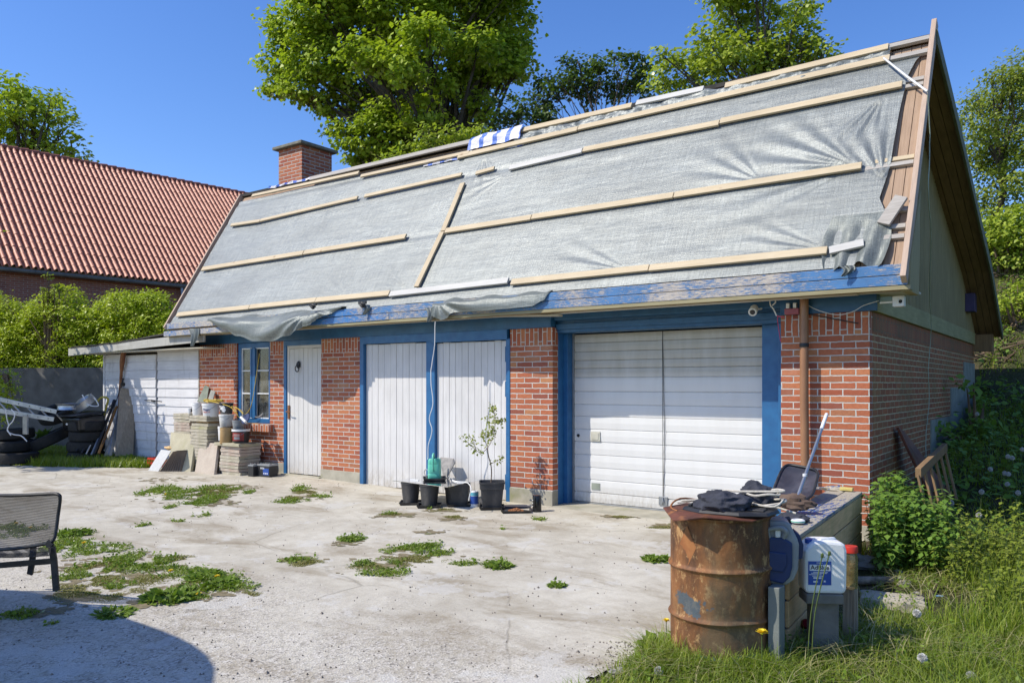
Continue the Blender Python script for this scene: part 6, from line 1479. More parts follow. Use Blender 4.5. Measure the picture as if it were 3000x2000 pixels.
# glass pane, watering can and its tray
zP = pA.z+.012+hP+.004
pane = [(1150, 1408), (1311, 1427), (1412, 1405), (1240, 1396)]
m = MB(); V4 = []
for (x, y) in pane:
    r_ = ray(x, y); V4.append(CAM+r_*((zP-CAM.z)/r_.z))
m.prism(V4, (0, 0, .006)); lb(m, 'loose_glass_sheet', mPane, V4[1], 'loose pane of glass lying across the black pots', 'glass pane')
def Wz(x, y, z): r_ = ray(x, y); return CAM+r_*((z-CAM.z)/r_.z)
pT = Wz(1273, 1404, zP+.01); tray('black square tray under the green watering can', pT, .30, .75, .03)
p = pT+Vector((0, 0, .012)); t = thing('watering_can', 'mint green plastic watering can on a tray on the glass pane', 'watering can', p, .60)
hW = Wd(1273, 1343, (p-CAM).dot(FV)).z-p.z
def canr(z, s=1.):
    out = []
    for k in range(28):
        an = 2*math.pi*k/28; c_, s_ = math.cos(an), math.sin(an); n_ = 4.; q = (abs(c_)**n_+abs(s_)**n_)**(-1/n_); out.append((.085*s*q*c_, .066*s*q*s_, z))
    return out
lv = [(0, .95), (.005, 1), (hW*.25, 1.01), (hW*.26, .985), (hW*.28, 1.01), (hW*.72, .99), (hW*.74, .965), (hW*.76, .99), (hW*.93, .97), (hW, .84), (hW*1.01, .5), (hW*.99, .45)]
m = MB(); vs = [q for z, s in lv for q in canr(z, s)]; fs = []
for i in range(len(lv)-1):
    for k in range(28): fs.append((i*28+k, i*28+(k+1) % 28, (i+1)*28+(k+1) % 28, (i+1)*28+k))
m.add(vs, fs); m.build('can_body', mGreen, t, smooth=True)
MB().tube(smooth_pts([(-.01, -.068, hW*.42), (-.01, -.095, hW*.6), (-.01, -.10, hW*.95), (-.01, -.07, hW*1.2), (-.01, -.02, hW*1.24), (-.01, .03, hW*1.05)], 5), .014, 10).build('handle', mGreen, t, smooth=True)
MB().tube([(.02, .06, hW*.2), (.02, .16, hW*.6), (.02, .24, hW*.95)], [.022, .014, .010], 10).build('spout', mGreen, t, smooth=True)
lean('broken_slab', 'broken concrete slab piece leaning on the white door behind the can', 'slab', Wz(1300, 1398, zP+.008), Wz(1306, 1396, zP+.008), Wy(1328, 1352, -.06), Wy(1294, 1342, -.06), .03, mSlab)
m = MB(); aa = [Wz(1298, 1399, zP+.01), Wz(1308, 1399, zP+.01), Wy(1330, 1358, -.10), Wy(1326, 1345, -.08), Wy(1288, 1341, -.08)]; m.prism(aa, (0, .03, .01)); lb(m, 'dark_slab', mStone, aa[0], 'dark rough slab standing behind the watering can', 'slab')
p = Wz(1212, 1406, zP+.008); m = MB(); m.bar(p+Vector((-.06, 0, .005)), p+Vector((.07, .02, .005)), .02, .008); lb(m, 'white_strip', mWhiteP, p, 'short white plastic strip on the left of the glass pane', 'strip')
cord('power_cord', 'white power cord running from the can tray down to the pots', 'cord', smooth_pts([Wz(1300, 1386, zP+.02), Wz(1316, 1398, zP+.012), Wz(1334, 1409, zP+.012), Wz(1368, 1413, zP+.014), Wd(1380, 1430, 9.55), Wd(1376, 1450, 9.5), Wd(1373, 1466, 9.5)], 6), .006, mWhiteCord)
cord('cable', 'thin grey cable loops behind the left of the watering can', 'cord', smooth_pts([Wz(1250, 1400, zP+.02), Wy(1243, 1384, -.4), Wy(1248, 1374, -.4), Wy(1256, 1380, -.4), Wy(1250, 1398, -.4)], 6), .005, mSteel)
# canister, food tray, black mug
p = Wg(1390, 1484); t = thing('spray_can', 'small canister with light and dark blue wrap between the pots', 'canister', p); hC = Wd(1390, 1437, (p-CAM).dot(FV)).z-p.z; r = .052
MB().lathe([(0, 0), (r, 0), (r, hC*.12), (r*.99, hC*.93), (r*.93, hC), (r*.8, hC*1.01), (0, hC*1.01)], seg=24, cap=False).build('can_body', mWhiteP, t, smooth=True)
MB().lathe([(r*1.01, hC*.72), (r*1.01, hC*.92)], seg=24, cap=False).build('light_blue_band', mSky, t, smooth=True)
MB().lathe([(r*1.01, hC*.2), (r*1.01, hC*.70)], seg=24, cap=False).build('dark_blue_band', mBlueLabel, t, smooth=True)
p = Wg(1512, 1497); tray('black square tray holding orange pellets by the brick pier', p, .36, .62, .03)
m = MB(); rk = random.Random(3)
for k in range(260):
    a = rk.uniform(0, 6.28); q = rk.random()**.7*.095; z = .008+.035*(1-q/.095)*rk.uniform(.4, 1); s_ = rk.uniform(.007, .012)
    m.blob(p+Vector((q*math.cos(a), q*math.sin(a), z)), (s_, s_*.6, s_*.6), k, .3, 5, 3)
lb(m, 'pellet_heap', mKibble, p, 'heap of orange-brown pellets in the black tray', 'pellets', kind=None) if False else tag(lb(m, 'pellet_heap', mKibble, p), 'heap of orange-brown pellets in the black tray', 'pellets', kind='stuff')
p = Wg(1573, 1499); t = thing('black_flask', 'glossy black cylindrical flask with a front recess beside the pellet tray', 'flask', p); hF = Wd(1573, 1450, (p-CAM).dot(FV)).z-p.z; r = .054
MB().lathe([(0, 0), (r, 0), (r*1.01, .01), (r, hF*.3), (r*.98, hF*.95), (r*.9, hF), (0, hF)], seg=28, cap=False).build('flask_body', mBlackGloss, t, smooth=True)
MB().tube(smooth_pts([(.01, -r, hF*.85), (.012, -r*1.25, hF*.8), (.012, -r*1.25, hF*.4), (.01, -r, hF*.34)], 4), .010, 8).build('handle', mBlackGloss, t, smooth=True)
m = MB()
for z in (.35, .55, .72): m.lathe([(0, 0), (.006, 0), (.006, .002), (0, .002)], (-.03, -r*.86, hF*z), 8, Matrix.Rotation(R(90), 3, 'X'))
m.build('light_dots', mWhiteP, t)

# ================================================================== RIGHT SIDE: planter, barrel, cans
PT = thing('timber_planter', 'long low planter of mossy planks with peeling blue top boards', 'planter', (.0, -1.9, -.06)); PO = PT.location.copy()
def bp(m, name, mat, **k):
    for i, v in enumerate(m.v): m.v[i] = v-PO
    return m.build(name, mat, PT, **k)
zt = .55; fr = Vector((.27, -3.38, 0)); br = Vector((.09, -.70, 0)); fl = Vector((-.06, -3.30, 0)); bl = Vector((-.20, -.70, 0))
mid0 = fl.lerp(fr, .47); mid1 = bl.lerp(br, .5)
def Z(v, z): return Vector((v.x, v.y, z))
for (a, b, c_, d_, zz) in ((fl, mid0, mid1, bl, 0), (mid0+Vector((.012, 0, 0)), fr, br, mid1+Vector((.012, 0, 0)), .004)):
    m = MB(); m.hexa([Z(a, zt-.03+zz), Z(b, zt-.03+zz), Z(c_, zt-.03+zz), Z(d_, zt-.03+zz)], [Z(a, zt+zz), Z(b, zt+zz), Z(c_, zt+zz), Z(d_, zt+zz)]); bp(m, 'top_board', mPeelTop, bevel=.006)
zs = [-.16, .02, .19, .36, .518]
for z0, z1 in zip(zs, zs[1:]):
    m = MB(); q = .004*random.uniform(-1, 1); m.hexa([Z(fr, z0+.011)-Vector((.03, 0, 0)), Z(fr, z0+.011)+Vector((-.004+q, 0, 0)), Z(br, z0+.011)+Vector((-.004, 0, 0)), Z(br, z0+.011)-Vector((.03, 0, 0))], [Z(fr, z1)-Vector((.03, 0, 0)), Z(fr, z1)+Vector((-.004+q, 0, 0)), Z(br, z1)+Vector((-.004, 0, 0)), Z(br, z1)-Vector((.03, 0, 0))])
    bp(m, 'side_plank', mPlanter, bevel=.005)
m = MB(); m.hexa([Z(fl, -.16)+Vector((.01, .01, 0)), Z(fr, -.16)+Vector((-.03, .01, 0)), Z(fr, -.16)+Vector((-.03, .04, 0)), Z(fl, -.16)+Vector((.01, .04, 0))], [Z(fl, .518)+Vector((.01, .01, 0)), Z(fr, .518)+Vector((-.03, .01, 0)), Z(fr, .518)+Vector((-.03, .04, 0)), Z(fl, .518)+Vector((.01, .04, 0))]); bp(m, 'end_board', mNavy, bevel=.004)
m = MB(); m.hexa([Z(fl, -.16)+Vector((.01, .04, 0)), Z(fl, -.16)+Vector((.04, .04, 0)), Z(bl, -.1)+Vector((.04, 0, 0)), Z(bl, -.1)+Vector((.01, 0, 0))], [Z(fl, .518)+Vector((.01, .04, 0)), Z(fl, .518)+Vector((.04, .04, 0)), Z(bl, .518)+Vector((.04, 0, 0)), Z(bl, .518)+Vector((.01, 0, 0))]); bp(m, 'side_plank', mNavy)
m = MB(); m.hexa([Z(fr, -.16)-Vector((.04, -.03, 0)), Z(fr, -.16)-Vector((.032, -.03, 0)), Z(br, -.1)-Vector((.032, 0, 0)), Z(br, -.1)-Vector((.04, 0, 0))], [Z(fr, .51)-Vector((.04, -.03, 0)), Z(fr, .51)-Vector((.032, -.03, 0)), Z(br, .51)-Vector((.032, 0, 0)), Z(br, .51)-Vector((.04, 0, 0))]); bp(m, 'lining', mSoil)
# rusty barrel
def rustmat():
    g = NG('rusty_barrel'); v = g.coord('Object'); vs_ = g.coord('Object', (1, 1, .35))
    col = g.ramp(g.noise(vs_, 4.5, 8, .68), [(.30, (.05, .03, .018)), (.43, (.13, .06, .028)), (.55, (.26, .11, .04)), (.72, (.42, .20, .075))])
    col = g.mix(g.ramp(g.noise(g.coord('Object', (1, 1, .6)), 15., 9, .78), [(.53, 0), (.60, .85)]), col, (.50, .30, .13))
    col = g.mix(g.ramp(g.noise(vs_, 2.6, 6, .6), [(.50, 0), (.62, .65)]), col, (.085, .09, .06))
    # lower blue paint remains and an orange diamond where a placard was
    sp = g.n('SeparateXYZ', {'Vector': v}); 
    zb = g.n('MapRange', {'Value': sp.outputs[2], 'From Min': .24, 'From Max': .10}).outputs[0]
    bl_ = g.ramp(g.math('MULTIPLY', zb, g.noise(g.coord('Object', (1, 1, .5)), 6, 7, .72)), [(.42, 0), (.48, .85)]); col = g.mix(bl_, col, (.10, .30, .42))
    dv = g.n('VectorMath', {0: v, 1: (-.093, -.272, .41)}, operation='SUBTRACT').outputs[0]; ln = g.n('VectorMath', {0: g.n('VectorMath', {0: dv, 1: (.8, .8, 1.7)}, operation='MULTIPLY').outputs[0]}, operation='LENGTH').outputs['Value']
    col = g.mix(g.ramp(g.math('ADD', ln, g.math('MULTIPLY', g.math('SUBTRACT', g.noise(v, 7, 6, .7), .5), .42)), [(.075, .85), (.085, 0)]), col, (.07, .11, .135))
    h = g.math('ADD', g.noise(v, 40, 8, .7), g.math('MULTIPLY', g.noise(v, 6, 4), .8))
    return g.principled(col, g.ramp(g.noise(v, 6, 5), [(.3, .5), (.7, .85)]), .15, g.bump(h, .6, .005), .35)
mRust = rustmat()
mRustO = pm('orange_rust', (.36, .15, .05), (.27, .10, .035), 14, .8, bump=.4)
mRustL = pm('rust_lip', (.20, .07, .04), (.11, .045, .028), 9, .6, .2, bump=.4, c3=(.34, .14, .05), s3=8)
bc = Vector((-.045, -3.70, -.16)); BA = thing('oil_barrel', 'rusty steel oil barrel standing at the corner of the rough grass', 'barrel', bc)
rB = .288; H_ = .905; prof = [(0, .02), (rB*.97, .02), (rB*1.015, 0), (rB*1.02, .015), (rB, .03)]
def rib(z): return [(rB, z-.022), (rB*1.012, z-.014), (rB*1.042, z-.004), (rB*1.048, z), (rB*1.042, z+.006), (rB*1.012, z+.014), (rB, z+.024)]
prof += rib(.315)+rib(.605)+[(rB, H_-.02), (rB*1.025, H_-.014), (rB*1.03, H_-.002), (rB*1.0, H_), (rB*.97, H_-.01), (rB*.96, H_-.3), (rB*.95, .1)]
dense = []
for (r0, z0), (r1, z1) in zip(prof, prof[1:]):
    n = max(1, int(abs(z1-z0)/.03)); dense += [(r0+(r1-r0)*k/n, z0+(z1-z0)*k/n) for k in range(n)]
dense.append(prof[-1]); m = MB().lathe(dense, seg=72, cap=False)
for i, v in enumerate(m.v):   # dents
    a = math.atan2(v.y, v.x); d = .006*noise.noise(Vector((math.cos(a)*2, math.sin(a)*2, v.z*4)))
    dn_ = math.exp(-(((a+.75)/.28)**2+((v.z-.30)/.13)**2))*.020
    k = 1+(d-dn_)/max(.05, math.hypot(v.x, v.y)); m.v[i] = Vector((v.x*k, v.y*k, v.z))
m.build('drum', mRust, BA, smooth=True)
# diamond where a placard has flaked away (a mark of its own on the drum)
def onb(a, z, k=1.004): return Vector((rB*k*math.sin(a), -rB*k*math.cos(a), z))
yawc = -.08
m = MB().grid(lambda u, v: onb(-.30+.21*((u-.5)-(v-.5))*1.02, .735+.12*((u-.5)+(v-.5))*1.0, 1.005), 8, 8); m.build('placard_mark', mRustO, BA, smooth=True)
# folded rusty lid with a sharp lip toward the camera
m = MB(); pts = [(-.31, -.09), (-.29, -.16), (-.13, -.37), (-.02, -.415), (.05, -.36), (.27, -.20), (.33, .0), (.20, .24), (-.10, .30), (-.28, .16)]
n = len(pts); top = [Vector((x, y, H_+.012+.012*math.sin(i*2.1)-(.012 if i in (2,) else 0))) for i, (x, y) in enumerate(pts)]
m.add(top+[q+Vector((0, 0, -.006)) for q in top], [tuple(range(n)), tuple(range(2*n-1, n-1, -1))]+[(i+n, (i+1) % n+n, (i+1) % n, i) for i in range(n)]); m.build('bent_lid', mRustL, BA)
m = MB(); m.tube([Vector((math.cos(a)*.285, math.sin(a)*.285, H_+.02+.03*math.exp(-((a-2.9)/.5)**2))) for a in np.linspace(1.6, 4.1, 16)], .006, 6); m.build('torn_rim', mRustO, BA, smooth=True)
# black plastic cover with the bag and the rope on it
zl = bc.z+H_+.02
t = thing('black_cover', 'flat black plastic cover with moulded ribs lying on the barrel', 'cover', (bc.x+.07, bc.y-.02, zl), .12)
m = MB(); pts = [(-.24, -.12), (-.12, -.20), (.10, -.205), (.24, -.14), (.27, .02), (.2, .17), (-.1, .2), (-.22, .12)]
m.add([Vector((x*1.05, y*1.05, 0)) for x, y in pts]+[Vector((x, y, .022)) for x, y in pts], [tuple(range(7, -1, -1)), tuple(range(8, 16))]+[(i, (i+1) % 8, (i+1) % 8+8, i+8) for i in range(8)]); m.build('plate', mBlack, t, bevel=.006)
for k in range(3): MB().box(-.22+k*.035, -.20+k*.035, -.10, .10, .022, .034).build('rib', mBlack, t, bevel=.004)
MB().box(.12, .22, -.12, -.02, .022, .032).build('latch_panel', mBlack, t, bevel=.008)
def cloth(name, label, c, r, seed, n=72, amp=.34, cat='cloth'):
    m = MB(); c = Vector(c); vs = []; fs = []; nv = 40
    for j in range(nv+1):
        th = math.pi*j/nv
        for i in range(n):
            ph = 2*math.pi*i/n; d = Vector((math.sin(th)*math.cos(ph), math.sin(th)*math.sin(ph), math.cos(th)))
            w_ = 1-abs(noise.noise(d*1.9+Vector((seed, 0, 0))+Vector((.4*noise.noise(d*3), 0, 0))))*1.1*amp-abs(noise.noise(Vector((d.x*3.2, d.y*3.2, d.z*4+seed))))*.10+.12*noise.noise(d*1.2+Vector((0, seed, 0)))*2
            p = Vector((d.x*r[0], d.y*r[1], d.z*r[2]))*w_; p.z = max(p.z, -r[2]*.30) if d.z < 0 else p.z
            vs.append(p)
    for j in range(nv):
        for i in range(n): fs.append((j*n+i, (j+1)*n+i, (j+1)*n+(i+1) % n, j*n+(i+1) % n))
    m.add(vs, fs); o = m.build(name, mCloth, None, smooth=True, soft=True); o.location = c; return tag(o, label, cat)
cloth('cloth_bag', 'crumpled faded black cloth bag on the barrel', (bc.x+.05, bc.y-.10, zl+.045), (.175, .14, .088), 3.)
cloth('cloth_bundle', 'smaller dark cloth bundle behind the bag on the barrel', (bc.x+.19, bc.y+.13, zl+.065), (.13, .11, .105), 9.)
rr = random.Random(8)
pts = [Vector((bc.x-.27, bc.y-.0, zl+.012)), Vector((bc.x-.18, bc.y+.03, zl+.03)), Vector((bc.x-.22, bc.y-.05, zl+.035)), Vector((bc.x-.10, bc.y+.0, zl+.05)), Vector((bc.x+.0, bc.y+.05, zl+.10)), Vector((bc.x+.12, bc.y+.02, zl+.11))]
cx_, cy_ = bc.x+.26, bc.y+.06
for k in range(26): a = k*.85; q = .05+.045*rr.random(); pts.append(Vector((cx_+math.cos(a)*q*1.5, cy_+math.sin(a)*q, zl+.035+.03*rr.random()+.03*math.sin(k*.9)*.5+(.06 if k < 9 else 0))))
pts.append(Vector((cx_+.16, cy_+.03, zl+.0)))
cord('rope', 'pale knotted rope looped around the cloth on the barrel', 'rope', smooth_pts(pts, 5), .0065, mRope)
# grey and blue jerrycan on a grey box
def jerry(name, label, p, w_, d_, h_, rz, bodym, panelm, group=None, taper=.9):
    t = thing(name, label, 'canister', p, rz, group); m = MB(); nn = 14
    lv = [(0, .93), (.02, 1), (h_*.88, 1.), (h_*.96, .94), (h_, .82)]
    m.hexa([(-w_/2, -d_/2, .0), (w_/2, -d_/2, 0), (w_/2, d_/2, 0), (-w_/2, d_/2, 0)], [(-w_/2, -d_/2, h_*.9), (w_/2, -d_/2, h_*.9), (w_/2, d_/2, h_*.9), (-w_/2, d_/2, h_*.9)])
    m.hexa([(-w_*.46, -d_*.44, h_*.9), (w_*.46, -d_*.44, h_*.9), (w_*.46, d_*.44, h_*.9), (-w_*.46, d_*.44, h_*.9)], [(-w_*.40, -d_*.36, h_*.97), (w_*.42, -d_*.36, h_*.97), (w_*.42, d_*.36, h_*.97), (-w_*.40, d_*.36, h_*.97)])
    m.build('canister_body', bodym, t, bevel=.02); return t
# big jerrycan seen from its narrow side: body outline in its own plane, extruded
def outline_solid(name, poly, th, mat, parent, M_, bevel=.01):
    m = MB(); m.prism([Vector((x, 0, z)) for x, z in poly], (0, th, 0))
    for i, v in enumerate(m.v): m.v[i] = M_ @ v
    return m.build(name, mat, parent, bevel=bevel)
dJ = 4.62; pj = Wd(2294, 1708, dJ); t = thing('jerrycan', 'dark blue and grey fuel canister wedged between barrel and planter', 'canister', pj, .40)
hJ = Wd(2300, 1525, dJ).z-pj.z; I4 = Matrix.Identity(4)
poly = [(-.13, .0), (.02, -.015), (.06, .02), (.085, .08), (.09, hJ*.62), (.08, hJ*.72), (.04, hJ*.95), (.02, hJ), (-.13, hJ)]
outline_solid('canister_body', poly, .20, mGreyP, t, I4, .02)
outline_solid('blue_side', [(-.15, .03), (.0, .0), (.035, .04), (.05, .10), (.05, hJ*.66), (.0, hJ*.74), (-.15, hJ*.74)], .02, mNavyP, t, Matrix.Translation((0, -.022, 0)), .012)
outline_solid('moulded_oval', [(-.10, .08), (.0, .07), (.02, .12), (.015, hJ*.5), (-.08, hJ*.52)], .012, mNavyP, t, Matrix.Translation((0, -.034, 0)), .01)
MB().tube(smooth_pts([(-.08, -.015, hJ*.74), (-.085, -.03, hJ*.86), (-.02, -.03, hJ*.90), (.015, -.03, hJ*.84), (.0, -.015, hJ*.74)], 5), .014, 8).build('handle', mGreyP, t, smooth=True)
MB().box(-.045, -.015, -.02, .0, hJ*.74, hJ*.86).build('spout_clip', mWhiteP, t, bevel=.004)
outline_solid('side_grip', [(.08, hJ*.35), (.115, hJ*.38), (.12, hJ*.6), (.10, hJ*.75), (.07, hJ*.82), (.07, hJ*.3)], .10, mNavyP, t, Matrix.Translation((0, .06, 0)), .015)
pg = Wd(2272, 1850, 4.50); m = MB(); m.box(pg.x-.05, pg.x+.015, pg.y+.02, pg.y+.12, -.18, pj.z-.0); lb(m, 'grey_box', mBoxG, (pg.x, pg.y, -.16), 'tall grey plastic box under the dark blue canister', 'box', bevel=.004)
# white canister with blue label on a concrete block
dA = 4.72; pa = Wd(2420, 1739, dA); hA = Wd(2420, 1585, dA).z-pa.z; wA = 122/2339*dA
t = thing('white_canister', 'translucent white canister with a blue label on a concrete block', 'canister', pa, YAW-.08)
poly = [(-wA*.46, 0), (wA*.44, 0), (wA*.49, .03), (wA*.5, hA*.5), (wA*.5, hA*.82), (wA*.46, hA*.93), (wA*.40, hA*.98), (wA*.1, hA), (-wA*.12, hA), (-wA*.28, hA*.99), (-wA*.42, hA*.9), (-wA*.5, hA*.8), (-wA*.49, hA*.1)]
g = NG('translucent_white_plastic'); g.principled((.78, .78, .76), .35, 0, None, .5, None, **{'Subsurface Weight': .5, 'Subsurface Radius': (.05, .05, .05), 'Transmission Weight': .0}); mTrans = g.m
outline_solid('canister_body', poly, .17, mTrans, t, I4, .018)
MB().tube(smooth_pts([(-.02, .04, hA*.97), (-.015, .05, hA*.995), (.03, .07, hA*1.0), (.07, .09, hA*.995), (.08, .10, hA*.96)], 4), .012, 8).build('handle', mTrans, t, smooth=True)
MB().lathe([(0, 0), (.022, 0), (.022, .025), (0, .025)], (-wA*.34, .06, hA*.93), 16).build('cap', mBlueLabel, t, smooth=True)
lw = wA*.40; lx0 = -wA*.42; lx1 = wA*.12; lz0 = hA*.17; lz1 = hA*.62
MB().box(lx0, lx1, -.0025, -.0008, lz0, lz1).build('blue_label', mBlueLabel, t)
MB().box(lx0+.008, lx1-.006, -.0035, -.0026, lz0+(lz1-lz0)*.60, lz0+(lz1-lz0)*.86).build('white_label_field', mWhiteP, t)
text_mesh('lettering', 'AdBlue', .037, mTextK, t, ((lx0+lx1)/2+.001, -.0042, lz0+(lz1-lz0)*.735), bold=.0005)
m = MB()
for k, (u0, u1, q) in enumerate([(.35, .65, .94), (.2, .9, .54), (.1, .85, .50), (.0, .6, .44), (.15, .7, .38), (.2, .4, .28), (.45, .6, .28), (.2, .42, .12), (.7, .8, .14)]):
    m.box(lx0+(lx1-lx0)*(u0*.9+.04), lx0+(lx1-lx0)*(u1*.9+.04), -.0036, -.0026, lz0+(lz1-lz0)*q-.0018, lz0+(lz1-lz0)*q+.0018+(.006 if q < .3 else 0))
m.build('label_print', mTextW, t)
pb = pa.copy(); t = thing('concrete_block', 'T-shaped grey concrete block standing under the white canister', 'block', (pb.x, pb.y, -.14), YAW-.08)
hb = pb.z+.14; MB().box(-.115, .10, -.01, .16, hb-.06, hb-.001).build('block_head', mGrub, t, bevel=.008); MB().box(-.07, .085, .03, .15, .0, hb-.06).build('block_stem', mGrub, t, bevel=.008)
for (hx, hy, sx, sy, lab) in ((2409, 1626, 2376, 1760, 'left of two closed dandelion buds rising before the white canister'), (2430, 1620, 2388, 1750, 'right of two closed dandelion buds rising before the white canister')):
    a = Wd(sx, sy, 4.5); b = Wd(hx, hy, 4.52); gb = gz(a.x, a.y); t = thing('dandelion_bud', lab, 'flower', (a.x, a.y, gb))
    q = b-Vector((a.x, a.y, gb)); MB().tube(smooth_pts([(-.02, 0, 0), (.0, 0, q.z*.5), q], 5), .0035, 5).build('stem', mStem, t, smooth=True); m = MB(); m.blob(q, (.009, .009, .015), 1, .2, 8, 6)
    for k in range(9): e = Vector((math.cos(k*.7), math.sin(k*.7), -.6))*.016; m.add([q+Vector((0, 0, -.006)), q+e*.6+Vector((-e.y, e.x, 0))*.2, q+e, q+e*.6-Vector((-e.y, e.x, 0))*.2], [(0, 1, 2, 3)])
    m.build('bud', mStem, t)
# jar with red lid on a stump of brick
dR = 5.0; pr_ = Wd(2492, 1722, dR); hR = Wd(2492, 1598, dR).z-pr_.z; t = thing('glass_jar', 'tall jar with a red screw lid beside the white canister', 'jar', pr_)
r = .040; gj = glass('jar_glass', (.45, .35, .15), .35); MB().lathe([(0, 0), (r, 0), (r*1.05, .01), (r*1.05, hR*.72), (r*.85, hR*.82), (r*.85, hR*.86)], seg=24, cap=False).build('jar_body', gj, t, smooth=True)
m = MB()
for k in range(60): m.blob((random.uniform(-.024, .024), random.uniform(-.024, .024), random.uniform(.02, hR*.62)), (.012, .006, .006), k, .3, 5, 3)
o = m.build('jar_contents', mKibble, t); o['kind'] = 'stuff'
MB().lathe([(0, hR*1.0), (r*1.0, hR*1.0), (r*1.08, hR*.97), (r*1.08, hR*.85), (r*.9, hR*.84)], seg=28, cap=False).build('screw_lid', mRed, t, smooth=True)
m = roughbox(pr_.x-.035, pr_.x+.035, pr_.y-.03, pr_.y+.05, gz(pr_.x, pr_.y)-.03, pr_.z-.001, .008); lb(m, 'support_block', mOldPlank, (pr_.x, pr_.y, -.1), 'rough stone block under the red lidded jar', 'block', bevel=.01)
# drinks can, crumpled cup, lid with cloth on planter, sponge
p = Wg(2353, 1860); t = thing('drinks_can', 'dark red drinks can lying in the grass by the planter', 'can', p+Vector((0, .05, .05)), .9); t.rotation_euler = (R(58), .2, R(15))
MB().lathe([(0, -.058), (.025, -.058), (.033, -.048), (.033, .045), (.026, .058), (0, .056)], seg=24, cap=False).build('can_body', pm('dark_red_can', (.25, .012, .02), (.2, .01, .015), 5, .25, .4, bump=.03), t, smooth=True)
MB().tube(smooth_pts([Vector((.034*math.sin(a), -.034*math.cos(a), z)) for a, z in ((-.9, -.02), (-.6, .015), (-.3, -.015), (0, .02), (.3, -.01), (.6, .015), (.9, -.02))], 5), .0018, 5).build('white_swash', mTextW, t, smooth=True)
MB().box(-.008, .012, -.036, -.033, .030, .038).build('white_tag', mTextW, t)
p = Wg(2395, 1905); m = MB(); m.blob((0, 0, .045), (.060, .045, .055), 6, .35, 14, 10, 3); o = m.build('crumpled_cup', pm('pale_blue_plastic', (.40, .48, .62), (.34, .42, .56), 9, .4), None, smooth=False); o.location = p; tag(o, 'crumpled pale blue plastic cup in the grass near the red can', 'cup')
p = Wz(2338, 1530, .565); t = thing('small_tin', 'small white tin with green print on the planter top', 'tin', p); MB().lathe([(0, 0), (.042, 0), (.046, .004), (.046, .016), (.038, .022), (.030, .022), (.028, .019), (0, .019)], seg=24, cap=False).build('tin_body', mWhiteP, t, smooth=True)
MB().lathe([(.0465, .006), (.0465, .013)], seg=24, cap=False).build('green_band', mGreen, t, smooth=True)
cloth('dark_rag', 'small dark rag on the near end of the planter', tuple(Wz(2325, 1518, .575)), (.12, .07, .045), 5., 36)
p = Wz(2480, 1437, .56); m = MB(); m.box(-.055, .055, -.02, .03, 0, .03); o = m.build('yellow_block', mYellowSp, None, bevel=.006); o.location = p; tag(o, 'small yellow block at the far end of the planter', 'block')
p = Wz(2445, 1432, .56); m = MB(); m.blob((0, 0, 0), (.13, .09, .025), 8, .4, 14, 6, 3); o = m.build('blue_flake_board', mPeelTop, None); o.location = p; tag(o, 'curled blue board scrap at the far end of the planter', 'board')
# black barrow tub leaning on the pier, broom
tl, tr_, brt, blt = (2297, 1356), (2402, 1376), (2378, 1462), (2250, 1472)
P4 = [Wd(*tl, 7.1), Wd(*tr_, 6.85), Wd(*brt, 6.3), Wd(*blt, 6.45)]
t = thing('barrow_tub', 'dark blue-grey plastic tub leaning against the right brick pier', 'tub', P4[3])
def fn(u, v):
    uu = u*2-1; vv = v*2-1; k = (abs(uu)**5+abs(vv)**5)**(1/5) or 1; s_ = max(abs(uu), abs(vv))/k if k else 1
    uu *= s_; vv *= s_; a = P4[3].lerp(P4[2], (uu+1)/2); b = P4[0].lerp(P4[1], (uu+1)/2); p = a.lerp(b, (vv+1)/2); rr_ = max(abs(u*2-1), abs(v*2-1))
    return p-P4[3]+Vector((.02, .09, 0))*(1-rr_**6)
o = MB().grid(fn, 24, 24).build('tub_shell', pm('dusty_dark_tub', (.035, .038, .055), (.05, .052, .07), 6, .35, c3=(.09, .09, .11)), t, smooth=True); o.modifiers.new('s', 'SOLIDIFY').thickness = .008
ed = [fn(*uv) for uv in [(u, 0) for u in np.linspace(0, 1, 12)]+[(1, v) for v in np.linspace(0, 1, 12)]+[(u, 1) for u in np.linspace(1, 0, 12)]+[(0, v) for v in np.linspace(1, 0, 12)]]
MB().tube(ed, .011, 7).build('rolled_rim', mBlack, t, smooth=True)
a = Wd(2422, 1213, 6.6); b = Wd(2338, 1452, 5.9); t = thing('broom', 'broom with a long grey handle leaning against the brick pier', 'broom', b)
MB().tube([(0, 0, 0), (a-b)*.80], .0125, 10).build('handle', mMetal, t, smooth=True); MB().tube([(a-b)*.80, (a-b)*1.0], .015, 10).build('white_grip', mWhiteP, t, smooth=True); MB().lathe([(.013, 0), (.017, 0), (.017, .02), (.013, .02)], (a-b)*.22, 12).build('collar', mWhiteP, t)
m = MB(); m.blob((-.03, .0, -.05), (.14, .07, .055), 4, .3, 16, 10, 2.5); m.build('head', pm('brown_leather', (.15, .10, .07), (.09, .06, .045), 8, .85, bump=.5), t, smooth=True)
a = Wd(2272, 1478, 5.5); b = Wd(2255, 1530, 5.1); m = MB(); m.tube([b, a], [.028, .022], 10); lb(m, 'wooden_shaft', mOldPlank, b, 'short pale wooden shaft end between barrel and planter', 'handle', smooth=True)
